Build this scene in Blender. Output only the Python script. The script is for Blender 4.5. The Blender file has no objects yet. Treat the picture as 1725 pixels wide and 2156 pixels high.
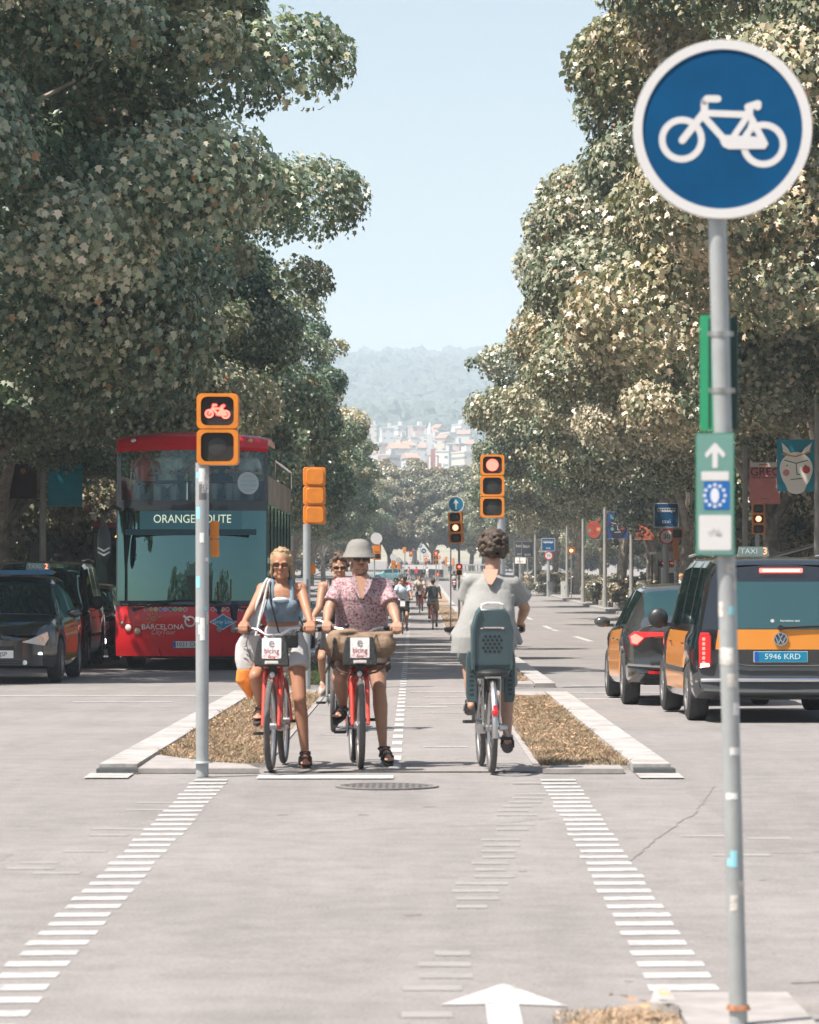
import bpy, bmesh, math, random
import numpy as np
from mathutils import Vector, Matrix, Euler, noise
random.seed(7)
PI = math.pi
R = math.radians
V = Vector

# ------------------------------------------------------------------ camera, sky, sun, exposure
scene = bpy.context.scene
C = scene.collection
CZ = 1.50                      # camera height
F = 7600.0                     # focal length in units of a 1725-wide picture
cam_data = bpy.data.cameras.new('camera')
cam = bpy.data.objects.new('camera', cam_data); C.objects.link(cam)
cam.location = (0, 0, CZ); cam.rotation_euler = (R(90), 0, 0)
cam_data.sensor_fit = 'HORIZONTAL'; cam_data.sensor_width = 36.0
cam_data.lens = 36.0 * F / 1725
cam_data.shift_x = -(887 - 862.5) / 1725
cam_data.shift_y = (1205 - 1078) / 1725
cam_data.clip_start = 0.5; cam_data.clip_end = 20000
cam_data.dof.use_dof = True; cam_data.dof.focus_distance = 55
cam_data.dof.aperture_fstop = 10.5
scene.camera = cam

SUN_EL, SUN_FROM = R(60), V((-1.0, -0.62, 0)).normalized()     # sun stands to the left, a little behind the camera
world = bpy.data.worlds.new("World"); scene.world = world; world.use_nodes = True
nt = world.node_tree
bg = nt.nodes['Background']
sky = nt.nodes.new('ShaderNodeTexSky'); sky.sky_type = 'NISHITA'; sky.sun_disc = False
sky.sun_elevation = SUN_EL
sky.sun_rotation = math.atan2(SUN_FROM.x, SUN_FROM.y)
sky.air_density = 1.0; sky.dust_density = 3.0; sky.ozone_density = 1.0
hue = nt.nodes.new('ShaderNodeMix'); hue.data_type = 'RGBA'; hue.blend_type = 'MULTIPLY'; hue.inputs[0].default_value = 1.0; hue.inputs[7].default_value = (1.0, 0.975, 0.92, 1)
nt.links.new(sky.outputs[0], hue.inputs[6]); nt.links.new(hue.outputs[2], bg.inputs[0]); bg.inputs[1].default_value = 0.08
sun_data = bpy.data.lights.new('sun', 'SUN'); sun = bpy.data.objects.new('sun', sun_data); C.objects.link(sun)
sun_data.energy = 5.0; sun_data.angle = R(0.53); sun_data.color = (1.0, 0.92, 0.84)
sd = V((SUN_FROM.x * math.cos(SUN_EL), SUN_FROM.y * math.cos(SUN_EL), math.sin(SUN_EL)))
sun.rotation_euler = sd.to_track_quat('Z', 'Y').to_euler()
scene.view_settings.view_transform = 'Standard'; scene.view_settings.look = 'None'
scene.view_settings.gamma = 1.0; scene.view_settings.use_curve_mapping = False
scene.view_settings.exposure = 1.0
scene.render.engine = 'CYCLES'
cy = scene.cycles
cy.max_bounces = 5; cy.diffuse_bounces = 2; cy.glossy_bounces = 3; cy.transmission_bounces = 4
cy.volume_bounces = 1; cy.transparent_max_bounces = 8; cy.use_denoising = True
cy.sample_clamp_indirect = 6.0

# ------------------------------------------------------------------ terrain height
_gy = [-200, 0, 26.6, 123, 190, 280, 404, 520, 650, 1000, 1500, 2000, 2500, 3200, 3900, 4600]
_gz = [-2.5, -1.61, -1.487, -1.94, -1.83, -1.55, -1.17, 0.0, 2.2, 15, 38, 64, 100, 172, 226, 210]
def gz(y):
    return CZ + float(np.interp(y, _gy, _gz))
def at(px, s, dz=0.0):
    "point on the ground from a bearing (in 1725-wide picture units) and a scale in picture units per metre"
    y = F / s
    return V(((px - 887) / s, y, gz(y) + dz))

# ------------------------------------------------------------------ materials
MATS = {}
def mat(name, col, rough=0.6, metal=0.0, spec=0.5, var=0.0, vscale=8.0, bump=0.0, bscale=40.0, col2=None, emit=None, estr=1.0, coat=0.0):
    if name in MATS: return MATS[name]
    m = bpy.data.materials.new(name); m.use_nodes = True; MATS[name] = m
    t = m.node_tree; b = t.nodes['Principled BSDF']
    b.inputs['Base Color'].default_value = (*col, 1); b.inputs['Roughness'].default_value = rough
    b.inputs['Metallic'].default_value = metal; b.inputs['Specular IOR Level'].default_value = spec
    b.inputs['Coat Weight'].default_value = coat; b.inputs['Coat Roughness'].default_value = 0.06
    if emit:
        b.inputs['Emission Color'].default_value = (*emit, 1); b.inputs['Emission Strength'].default_value = estr
    tc = t.nodes.new('ShaderNodeTexCoord')
    if var > 0 or col2:
        n = t.nodes.new('ShaderNodeTexNoise'); n.inputs['Scale'].default_value = vscale; n.inputs['Detail'].default_value = 5
        n.inputs['Roughness'].default_value = 0.65
        t.links.new(tc.outputs['Object'], n.inputs['Vector'])
        cr = t.nodes.new('ShaderNodeValToRGB'); cr.color_ramp.elements[0].position = 0.36; cr.color_ramp.elements[1].position = 0.66
        c2 = col2 or tuple(min(1, c * (1 + var)) for c in col)
        c1 = col if col2 else tuple(c * (1 - var) for c in col)
        cr.color_ramp.elements[0].color = (*c1, 1); cr.color_ramp.elements[1].color = (*c2, 1)
        t.links.new(n.outputs[0], cr.inputs[0]); t.links.new(cr.outputs[0], b.inputs['Base Color'])
    if bump > 0:
        n2 = t.nodes.new('ShaderNodeTexNoise'); n2.inputs['Scale'].default_value = bscale; n2.inputs['Detail'].default_value = 4
        t.links.new(tc.outputs['Object'], n2.inputs['Vector'])
        bp = t.nodes.new('ShaderNodeBump'); bp.inputs['Strength'].default_value = bump; bp.inputs['Distance'].default_value = 0.01
        t.links.new(n2.outputs[0], bp.inputs['Height']); t.links.new(bp.outputs[0], b.inputs['Normal'])
    return m
def ramp(t, src, stops):
    cr = t.nodes.new('ShaderNodeValToRGB'); e = cr.color_ramp.elements
    while len(e) < len(stops): e.new(0.5)
    for k, (p, c) in enumerate(stops): e[k].position = p; e[k].color = (*c, 1)
    t.links.new(src, cr.inputs[0]); return cr.outputs[0]
def texnoise(t, vec, scale, detail=4, rough=0.6):
    n = t.nodes.new('ShaderNodeTexNoise'); n.inputs['Scale'].default_value = scale; n.inputs['Detail'].default_value = detail
    n.inputs['Roughness'].default_value = rough; t.links.new(vec, n.inputs['Vector']); return n.outputs[0]
def mixc(t, fac, a, b, mode='MIX'):
    m = t.nodes.new('ShaderNodeMix'); m.data_type = 'RGBA'; m.blend_type = mode
    for sock, val in ((m.inputs[0], fac), (m.inputs[6], a), (m.inputs[7], b)):
        if hasattr(val, 'is_linked') or hasattr(val, 'links'): t.links.new(val, sock)
        elif isinstance(val, (int, float)): sock.default_value = val
        else: sock.default_value = (*val, 1)
    return m.outputs[2]
def glassy(name, dark, tint, fac=0.35, rough=0.02):
    if name in MATS: return MATS[name]
    m = bpy.data.materials.new(name); m.use_nodes = True; MATS[name] = m
    t = m.node_tree; t.nodes.clear()
    o = t.nodes.new('ShaderNodeOutputMaterial'); mx = t.nodes.new('ShaderNodeMixShader')
    d = t.nodes.new('ShaderNodeBsdfDiffuse'); d.inputs[0].default_value = (*dark, 1)
    g = t.nodes.new('ShaderNodeBsdfGlossy'); g.inputs[0].default_value = (*tint, 1); g.inputs['Roughness'].default_value = rough
    lw = t.nodes.new('ShaderNodeLayerWeight'); lw.inputs[0].default_value = 0.35
    ma = t.nodes.new('ShaderNodeMath'); ma.operation = 'MULTIPLY_ADD'; ma.inputs[1].default_value = 0.6; ma.inputs[2].default_value = fac
    ma.use_clamp = True
    t.links.new(lw.outputs['Fresnel'], ma.inputs[0]); t.links.new(ma.outputs[0], mx.inputs[0])
    t.links.new(d.outputs[0], mx.inputs[1]); t.links.new(g.outputs[0], mx.inputs[2]); t.links.new(mx.outputs[0], o.inputs[0])
    return m
def seethrough(name, tint, fac=0.2, veil=None, vf=0.3):
    m = bpy.data.materials.new(name); m.use_nodes = True; MATS[name] = m
    t = m.node_tree; t.nodes.clear()
    o = t.nodes.new('ShaderNodeOutputMaterial'); mx = t.nodes.new('ShaderNodeMixShader'); mx.inputs[0].default_value = fac
    d = t.nodes.new('ShaderNodeBsdfTransparent'); d.inputs[0].default_value = (*tint, 1)
    g = t.nodes.new('ShaderNodeBsdfGlossy'); g.inputs[0].default_value = (0.6, 0.85, 0.9, 1); g.inputs['Roughness'].default_value = 0.03
    t.links.new(d.outputs[0], mx.inputs[1]); t.links.new(g.outputs[0], mx.inputs[2]); t.links.new(mx.outputs[0], o.inputs[0])
    return m

# ------------------------------------------------------------------ mesh builder
def basis(d):
    d = V(d).normalized(); a = V((0, 0, 1)) if abs(d.z) < 0.9 else V((1, 0, 0))
    x = d.cross(a).normalized(); y = d.cross(x).normalized()
    return x, y, d
class MB:
    def __init__(s): s.v = []; s.f = []
    def add(s, vs, fs, M=None):
        o = len(s.v)
        s.v += [tuple(M @ V(p)) if M is not None else tuple(p) for p in vs]
        s.f += [tuple(i + o for i in f) for f in fs]; return s
    def box(s, c, size, M=None, rot=None):
        x, y, z = (k / 2 for k in size)
        m = Matrix.Translation(V(c)) @ (Euler(rot).to_matrix().to_4x4() if rot else Matrix())
        if M is not None: m = M @ m
        vs = [(a * x, b * y, d * z) for a in (-1, 1) for b in (-1, 1) for d in (-1, 1)]
        return s.add(vs, [(0, 1, 3, 2), (4, 6, 7, 5), (0, 4, 5, 1), (2, 3, 7, 6), (0, 2, 6, 4), (1, 5, 7, 3)], m)
    def cyl(s, p0, p1, r0, r1=None, n=12, M=None, caps=True):
        r1 = r0 if r1 is None else r1
        p0, p1 = V(p0), V(p1); x, y, d = basis(p1 - p0)
        vs = []
        for p, r in ((p0, r0), (p1, r1)):
            vs += [p + (x * math.cos(2 * PI * k / n) + y * math.sin(2 * PI * k / n)) * r for k in range(n)]
        fs = [(k, n + k, n + (k + 1) % n, (k + 1) % n) for k in range(n)]
        if caps: fs += [tuple(range(n)), tuple(range(2 * n - 1, n - 1, -1))]
        return s.add(vs, fs, M)
    def tube(s, pts, r, n=8, M=None, closed=False):
        pts = [V(p) for p in pts]; m = len(pts); vs = []
        rs = r if isinstance(r, (list, tuple)) else [r] * m
        px = None
        for k, p in enumerate(pts):
            a = pts[(k - 1) % m] if (k or closed) else p; b = pts[(k + 1) % m] if (k < m - 1 or closed) else p
            d = (b - a); d = d.normalized() if d.length > 1e-9 else V((0, 0, 1))
            if px is None: x, y, _ = basis(d)
            else:
                x = px - d * px.dot(d); x.normalize(); y = d.cross(x)
            px = x
            vs += [p + (x * math.cos(2 * PI * j / n) + y * math.sin(2 * PI * j / n)) * rs[k] for j in range(n)]
        fs = []
        for k in range(m if closed else m - 1):
            a, b = k * n, ((k + 1) % m) * n
            fs += [(a + j, a + (j + 1) % n, b + (j + 1) % n, b + j) for j in range(n)]
        if not closed: fs += [tuple(range(n - 1, -1, -1)), tuple(range((m - 1) * n, m * n))]
        return s.add(vs, fs, M)
    def prism(s, out, d0, d1, M=None, ch=0.0):
        "outline in local xy, extruded along local z from d0 to d1; ch = chamfer at the d1 side"
        n = len(out); cx = sum(p[0] for p in out) / n; cyy = sum(p[1] for p in out) / n
        rings = [(d0, 0)]
        if ch: 
            sg = 1 if d1 > d0 else -1
            rings += [(d1 - sg * ch, 0), (d1, ch)]
        else: rings += [(d1, 0)]
        vs = []
        for z, c in rings:
            for p in out:
                dx, dy = p[0] - cx, p[1] - cyy; L = math.hypot(dx, dy) or 1
                vs.append((p[0] - dx / L * c, p[1] - dy / L * c, z))
        fs = []
        for k in range(len(rings) - 1):
            for j in range(n):
                a, b = k * n + j, k * n + (j + 1) % n
                fs.append((a, b, b + n, a + n))
        fs += [tuple(range(n - 1, -1, -1)), tuple(range((len(rings) - 1) * n, len(rings) * n))]
        return s.add(vs, fs, M)
    def ell(s, c, r, M=None, n=14, m=9, rot=None):
        c = V(c); r = (r, r, r) if isinstance(r, (int, float)) else r
        mm = Matrix.Translation(c) @ (Euler(rot).to_matrix().to_4x4() if rot else Matrix())
        if M is not None: mm = M @ mm
        vs = [(0, 0, r[2])]
        for i in range(1, m):
            t = PI * i / m
            vs += [(r[0] * math.sin(t) * math.cos(2 * PI * k / n), r[1] * math.sin(t) * math.sin(2 * PI * k / n), r[2] * math.cos(t)) for k in range(n)]
        vs.append((0, 0, -r[2])); L = len(vs) - 1
        fs = [(0, 1 + k, 1 + (k + 1) % n) for k in range(n)]
        for i in range(m - 2):
            a = 1 + i * n
            fs += [(a + k, a + n + k, a + n + (k + 1) % n, a + (k + 1) % n) for k in range(n)]
        a = 1 + (m - 2) * n
        fs += [(L, a + (k + 1) % n, a + k) for k in range(n)]
        return s.add(vs, fs, mm)
    def cap(s, p0, p1, r0, r1=None, M=None, n=12):
        "capsule"
        r1 = r0 if r1 is None else r1
        s.cyl(p0, p1, r0, r1, n, M); s.ell(p0, r0, M, n, 8); s.ell(p1, r1, M, n, 8); return s
    def loft(s, rings, n=20, M=None, closed=True):
        "rings: (cx,cy,cz,rx,ry[,power])"
        vs = []
        for g in rings:
            cx, cyy, cz, rx, ry = g[:5]; pw = g[5] if len(g) > 5 else 2.3
            for k in range(n):
                a = 2 * PI * k / n; ca, sa = math.cos(a), math.sin(a)
                vs.append((cx + rx * math.copysign(abs(ca) ** (2 / pw), ca), cyy + ry * math.copysign(abs(sa) ** (2 / pw), sa), cz))
        fs = []
        for i in range(len(rings) - 1):
            a = i * n
            fs += [(a + k, a + (k + 1) % n, a + n + (k + 1) % n, a + n + k) for k in range(n)]
        if closed: fs += [tuple(range(n - 1, -1, -1)), tuple(range((len(rings) - 1) * n, len(rings) * n))]
        return s.add(vs, fs, M)
    def ring(s, c, ro, ri, d0, d1, n=40, M=None):
        m = Matrix.Translation(V(c)); m = M @ m if M is not None else m
        vs = []
        for z in (d0, d1):
            for r in (ro, ri):
                vs += [(r * math.cos(2 * PI * k / n), r * math.sin(2 * PI * k / n), z) for k in range(n)]
        fs = []
        for k in range(n):
            j = (k + 1) % n
            fs += [(k, j, 2 * n + j, 2 * n + k), (n + j, n + k, 3 * n + k, 3 * n + j), (2 * n + k, 2 * n + j, 3 * n + j, 3 * n + k), (j, k, n + k, n + j)]
        return s.add(vs, fs, m)
    def mesh(s, name, smooth=None):
        me = bpy.data.meshes.new(name); me.from_pydata([tuple(v) for v in s.v], [], s.f); me.update()
        bm = bmesh.new(); bm.from_mesh(me); bmesh.ops.recalc_face_normals(bm, faces=bm.faces); bm.to_mesh(me); bm.free()
        if smooth:
            me.shade_smooth()
            try: me.set_sharp_from_angle(angle=R(smooth))
            except Exception: pass
        return me
def obj(name, mb, m, parent=None, smooth=40, loc=None, M=None):
    me = mb.mesh(name, smooth) if isinstance(mb, MB) else mb
    o = bpy.data.objects.new(name, me)
    if m is not None and len(me.materials) == 0: me.materials.append(m)
    C.objects.link(o)
    if parent: o.parent = parent
    if loc is not None: o.location = loc
    if M is not None: o.matrix_local = M
    return o
def tag(o, label=None, cat=None, group=None, kind=None):
    for k, v in (('label', label), ('category', cat), ('group', group), ('kind', kind)):
        if v: o[k] = v
    return o
def thing(name, label, cat, loc=(0, 0, 0), rotz=0.0, group=None):
    o = bpy.data.objects.new(name, None); C.objects.link(o); o.empty_display_size = 0.2
    o.location = loc; o.rotation_euler = (0, 0, rotz); return tag(o, label, cat, group)
def struct(name, mb, m, smooth=None):
    return tag(obj(name, mb, m, None, smooth), kind='structure')
def copy_tree(o, label=None, loc=None, rotz=None, parent=None, scale=None):
    c = o.copy(); C.objects.link(c)
    if parent is not None:
        c.parent = parent
    if label: c['label'] = label
    if loc is not None: c.location = loc
    if rotz is not None: c.rotation_euler = (c.rotation_euler[0], c.rotation_euler[1], rotz)
    if scale is not None: c.scale = scale if not isinstance(scale, (int, float)) else (scale,) * 3
    for ch in list(o.children):
        copy_tree(ch, parent=c)
    return c
def rrect(w, h, r, n=4, cx=0, cyy=0):
    out = []
    for sx, sy, a0 in ((1, 1, 0), (-1, 1, 90), (-1, -1, 180), (1, -1, 270)):
        for k in range(n + 1):
            a = R(a0 + 90 * k / n)
            out.append((cx + sx * (w / 2 - r) + r * math.cos(a), cyy + sy * (h / 2 - r) + r * math.sin(a)))
    return out
def disc(r, n=40, cx=0, cyy=0): return [(cx + r * math.cos(2 * PI * k / n), cyy + r * math.sin(2 * PI * k / n)) for k in range(n)]
# frame whose local x = world x, local y = world z, local z = -y: a board that faces the camera side (-Y)
FRONT = Matrix(((1, 0, 0, 0), (0, 0, -1, 0), (0, 1, 0, 0), (0, 0, 0, 1)))
def fr(x, y, z, yaw=0.0, roll=0.0):
    return Matrix.Translation((x, y, z)) @ Matrix.Rotation(yaw, 4, 'Z') @ FRONT @ Matrix.Rotation(roll, 4, 'Z')
BACK = Matrix.Rotation(PI, 4, 'Z') @ FRONT
def bolt_line(mb, a, b, w, d0, d1, M, cap=True):
    a, b = V((*a, 0)), V((*b, 0)); d = (b - a).normalized(); n = V((-d.y, d.x, 0)) * w / 2
    out = []
    k = 6
    t0 = math.atan2(n.y, n.x)
    for i in range(k + 1): out.append((b.x + w / 2 * math.cos(t0 - PI * i / k), b.y + w / 2 * math.sin(t0 - PI * i / k)))
    for i in range(k + 1): out.append((a.x - w / 2 * math.cos(t0 - PI * i / k), a.y - w / 2 * math.sin(t0 - PI * i / k)))
    mb.prism(out, d0, d1, M)
def bike_symbol(mb, sc, M, th=1.0, d=0.003):
    "side view of a bicycle, about 2 units wide before scaling"
    T = M @ Matrix.Diagonal((sc, sc, 1, 1))
    w = 0.105 * th
    for cx, cyy in ((-0.66, -0.2), (0.66, -0.27)): mb.ring((cx, cyy, 0), 0.36, 0.36 - w, 0, d, 36, T)
    segs = [((-0.66, -0.2), (-0.36, 0.28)), ((-0.36, 0.28), (-0.34, 0.45)), ((-0.36, 0.22), (0.34, 0.2)), ((-0.33, 0.16), (0.02, -0.24)),
            ((0.12, -0.16), (0.32, 0.2)), ((0.34, 0.22), (0.45, 0.36)), ((0.36, 0.2), (0.68, -0.27)), ((0.3, -0.15), (0.42, 0.1)),
            ((0.02, -0.24), (0.68, -0.27))]
    for k, (a, b) in enumerate(segs): bolt_line(mb, a, b, w * (1.5 if k == 8 else 1), 0, d + 0.0002 * (k + 1), T)
    bolt_line(mb, (-0.33, 0.49), (-0.12, 0.48), w * 1.1, 0, d * 1.15, T)
    bolt_line(mb, (0.33, 0.34), (0.5, 0.43), w * 1.3, 0, d * 1.2, T)
def arrow_outline(h, w, hw, sw):
    return [(-sw / 2, -h / 2), (sw / 2, -h / 2), (sw / 2, h / 2 - hw), (w / 2, h / 2 - hw), (0, h / 2), (-w / 2, h / 2 - hw), (-sw / 2, h / 2 - hw)]
_tx = {}
def text(sg, size, m, parent, M, name='lettering', depth=0.002, align='CENTER', xs=1.0, shear=0.0):
    key = (sg, align, shear)
    if key not in _tx:
        cu = bpy.data.curves.new('t', 'FONT'); cu.body = sg; cu.size = 1.0; cu.align_x = align; cu.align_y = 'CENTER'; cu.extrude = 0.5
        cu.shear = shear; cu.resolution_u = 3
        o = bpy.data.objects.new('t', cu); C.objects.link(o)
        dg = bpy.context.evaluated_depsgraph_get(); me0 = bpy.data.meshes.new_from_object(o.evaluated_get(dg))
        _tx[key] = ([tuple(v.co) for v in me0.vertices], [tuple(p.vertices) for p in me0.polygons])
        bpy.data.objects.remove(o); bpy.data.curves.remove(cu); bpy.data.meshes.remove(me0)
    vs, fs = _tx[key]
    mb = MB(); mb.add([(x * size * xs, y * size, (z + 0.5) * depth) for x, y, z in vs], fs, M)
    me = bpy.data.meshes.new(name); me.from_pydata(mb.v, [], mb.f); me.update()
    return obj(name, me, m, parent)

# common materials
GALV = mat('galvanised_steel', (0.36, 0.385, 0.39), 0.45, 0.35, 0.5, 0.12, 3.0, 0.1, 30)
DGREY = mat('dark_grey_paint', (0.09, 0.1, 0.1), 0.5, var=0.15)
GPOLE = mat('grey_lamp_pole', (0.33, 0.33, 0.31), 0.5, 0.2, var=0.15, vscale=2)
WHITE = mat('white_paint', (0.62, 0.62, 0.61), 0.5, var=0.04)
BLACK = mat('black_plastic', (0.018, 0.02, 0.022), 0.42)
RUBBER = mat('tyre_rubber', (0.035, 0.035, 0.036), 0.8, var=0.3, vscale=20)
ORANGE = mat('signal_orange_paint', (0.62, 0.2, 0.02), 0.42, var=0.1, vscale=6)
LENSOFF = mat('unlit_lens', (0.01, 0.011, 0.011), 0.55, bump=0.3, bscale=160)
CHROME = mat('chrome', (0.72, 0.73, 0.74), 0.15, 1.0)
STEEL = mat('brushed_steel', (0.5, 0.5, 0.5), 0.32, 0.9, var=0.1)
SIGNBLUE = mat('sign_blue', (0.0, 0.062, 0.165), 0.5, spec=0.2, var=0.1, vscale=6)
SIGNTEAL = mat('sign_light_blue', (0.0, 0.17, 0.30), 0.4, var=0.05)
SIGNWHITE = mat('sign_white', (0.6, 0.6, 0.6), 0.45, var=0.02)
SIGNRED = mat('sign_red', (0.5, 0.01, 0.02), 0.45, var=0.05)
REDLED = mat('red_signal_light', (0.5, 0.02, 0.02), 0.4, emit=(1.0, 0.04, 0.03), estr=0.7)
REDCORE = mat('red_signal_core', (0.6, 0.1, 0.08), 0.4, emit=(1.0, 0.16, 0.11), estr=1.4)
AMBERLED = mat('amber_signal_light', (0.9, 0.4, 0.1), 0.4, emit=(1.0, 0.28, 0.07), estr=1.0)
AMBERCORE = mat('amber_signal_core', (0.7, 0.4, 0.2), 0.4, emit=(1.0, 0.5, 0.28), estr=1.5)
LEDAMBER = mat('amber_led_text', (0.9, 0.5, 0.1), 0.4, emit=(1.0, 0.5, 0.15), estr=1.4)
# ------------------------------------------------------------------ ground, road, pavements, markings
def road_material(name, base, dark, light, sc=1.0):
    m = bpy.data.materials.new(name); m.use_nodes = True; t = m.node_tree; b = t.nodes['Principled BSDF']
    tc = t.nodes.new('ShaderNodeTexCoord').outputs['Object']
    big = texnoise(t, tc, 0.35 * sc, 6, 0.7); fine = texnoise(t, tc, 60 * sc, 3, 0.7); mid = texnoise(t, tc, 4 * sc, 5, 0.65)
    c1 = ramp(t, big, [(0.3, dark), (0.5, base), (0.72, light)])
    c2 = ramp(t, fine, [(0.25, (0.62, 0.62, 0.62)), (0.5, (1, 1, 1)), (0.8, (1.22, 1.2, 1.18))])
    c3 = ramp(t, mid, [(0.3, (0.86, 0.86, 0.86)), (0.6, (1.05, 1.05, 1.05))])
    # long wear streaks along the traffic direction
    mp = t.nodes.new('ShaderNodeMapping'); mp.inputs['Scale'].default_value = (2.2, 0.12, 1); t.links.new(tc, mp.inputs[0])
    st = texnoise(t, mp.outputs[0], 1.0, 4, 0.6); c4 = ramp(t, st, [(0.32, (0.93, 0.93, 0.93)), (0.6, (1.02, 1.02, 1.02))])
    x = mixc(t, 1.0, c1, c2, 'MULTIPLY'); x = mixc(t, 1.0, x, c3, 'MULTIPLY'); x = mixc(t, 1.0, x, c4, 'MULTIPLY')
    t.links.new(x, b.inputs['Base Color']); b.inputs['Roughness'].default_value = 0.85; b.inputs['Specular IOR Level'].default_value = 0.3
    bp = t.nodes.new('ShaderNodeBump'); bp.inputs['Strength'].default_value = 0.35; bp.inputs['Distance'].default_value = 0.006
    t.links.new(fine, bp.inputs['Height']); t.links.new(bp.outputs[0], b.inputs['Normal'])
    return m
def worn_material(name, col, hide=0.45, under=(0.235, 0.223, 0.217), sc=7, joints=False):
    m = bpy.data.materials.new(name); m.use_nodes = True; t = m.node_tree; b = t.nodes['Principled BSDF']
    tc = t.nodes.new('ShaderNodeTexCoord').outputs['Object']
    n = texnoise(t, tc, sc, 6, 0.75); f = texnoise(t, tc, 55, 3, 0.7)
    k = ramp(t, n, [(hide - 0.08, (0, 0, 0)), (hide + 0.06, (1, 1, 1))])
    c = mixc(t, k, under, col); c = mixc(t, 1.0, c, ramp(t, f, [(0.3, (0.9, 0.9, 0.9)), (0.55, (1, 1, 1))]), 'MULTIPLY')
    if joints:      # gaps between kerb stones, one metre apart
        sp = t.nodes.new('ShaderNodeSeparateXYZ'); t.links.new(tc, sp.inputs[0]); f1 = t.nodes.new('ShaderNodeMath'); f1.operation = 'FRACT'; t.links.new(sp.outputs[1], f1.inputs[0])
        f2 = t.nodes.new('ShaderNodeMath'); f2.operation = 'LESS_THAN'; f2.inputs[1].default_value = 0.018; t.links.new(f1.outputs[0], f2.inputs[0]); c = mixc(t, f2.outputs[0], c, (0.24, 0.22, 0.2))
        d = texnoise(t, tc, 1.3, 5, 0.7); c = mixc(t, 1.0, c, ramp(t, d, [(0.35, (0.72, 0.7, 0.68)), (0.6, (1.02, 1.02, 1.02))]), 'MULTIPLY')
    t.links.new(c, b.inputs['Base Color']); b.inputs['Roughness'].default_value = 0.7
    return m
ASPH = road_material('asphalt', (0.218, 0.207, 0.202), (0.19, 0.181, 0.177), (0.246, 0.234, 0.228))
LANE = road_material('bike_lane_asphalt', (0.232, 0.218, 0.211), (0.203, 0.191, 0.185), (0.26, 0.245, 0.237))
PAVE = road_material('pavement_tiles', (0.24, 0.225, 0.215), (0.2, 0.188, 0.18), (0.28, 0.262, 0.25), 0.8)
CONC = mat('pale_concrete', (0.29, 0.275, 0.265), 0.85, var=0.14, vscale=5, bump=0.3, bscale=50)
KERBW = worn_material('white_kerb_paint', (0.4, 0.395, 0.385), 0.45, (0.29, 0.275, 0.265), 5, True)
LINEW = worn_material('white_line_paint', (0.42, 0.42, 0.415), 0.42, sc=11)
LINEF = worn_material('faded_line_paint', (0.27, 0.257, 0.25), 0.5, sc=5)
SOIL = mat('dry_soil', (0.29, 0.21, 0.145), 0.95, var=0.35, vscale=6, bump=0.8, bscale=30)
EARTH = mat('open_ground', (0.2, 0.2, 0.15), 0.95, col2=(0.3, 0.27, 0.21), vscale=0.05)

def ys(y0, y1, step=3.0):
    pts = [y0]; y = y0
    while y < y1 - 1e-6:
        y = min(y1, y + max(step, y * 0.04)); pts.append(y)
    return pts
def strip(mb, x0, x1, y0, y1, dz, th=0.0, step=3.0, flat=False):
    "a band of ground following the terrain; x0/x1 numbers or functions of y; th > 0 gives it thickness downwards"
    fx0 = x0 if callable(x0) else (lambda y: x0); fx1 = x1 if callable(x1) else (lambda y: x1)
    Y = ys(y0, y1, step); n = len(Y)
    vs = []
    for y in Y: vs += [(fx0(y), y, gz(y) + dz), (fx1(y), y, gz(y) + dz)]
    fs = [(2 * k, 2 * k + 1, 2 * k + 3, 2 * k + 2) for k in range(n - 1)]
    if th:
        o = 2 * n
        for y in Y: vs += [(fx0(y), y, gz(y) + dz - th), (fx1(y), y, gz(y) + dz - th)]
        fs += [(2 * k, 2 * k + 2, o + 2 * k + 2, o + 2 * k) for k in range(n - 1)]
        fs += [(2 * k + 3, 2 * k + 1, o + 2 * k + 1, o + 2 * k + 3) for k in range(n - 1)]
        fs += [(0, o, o + 1, 1), (2 * n - 2, 2 * n - 1, o + 2 * n - 1, o + 2 * n - 2)]
    mb.add(vs, fs)

# one sheet of ground out to the hill top, with the wooded hill in it
gxs = sorted(set([-1400, -1100, -850] + list(range(-640, 641, 16)) + [850, 1100, 1400]))
gys = [-200, -60, 0, 10, 20, 26.6] + ys(26.6, 404, 8)[1:] + list(range(420, 1500, 30)) + list(range(1500, 4700, 14)) + [4900]
vs = []
for y in gys:
    for x in gxs:
        z = gz(y) - 0.02
        if y > 1200 and abs(x) < 700:
            k = min(1, (y - 1200) / 900)
            side = (x / 420.0)
            z += k * (14 * noise.noise((x / 330, y / 420, 0)) + 7 * noise.noise((x / 90, y / 110, 3)))
            if y > 2600: z += (y - 2600) / 1300 * (16 * side)
        if y > 4700: z = gz(4600) - (y - 4600) * 0.01
        vs.append((x, y, z))
nx = len(gxs)
fs = [(j * nx + i, j * nx + i + 1, (j + 1) * nx + i + 1, (j + 1) * nx + i) for j in range(len(gys) - 1) for i in range(nx - 1)]
me = bpy.data.meshes.new('ground'); me.from_pydata(vs, [], fs); me.materials.append(EARTH); me.shade_smooth()
ground = bpy.data.objects.new('ground', me); C.objects.link(ground); tag(ground, kind='structure')

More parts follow.
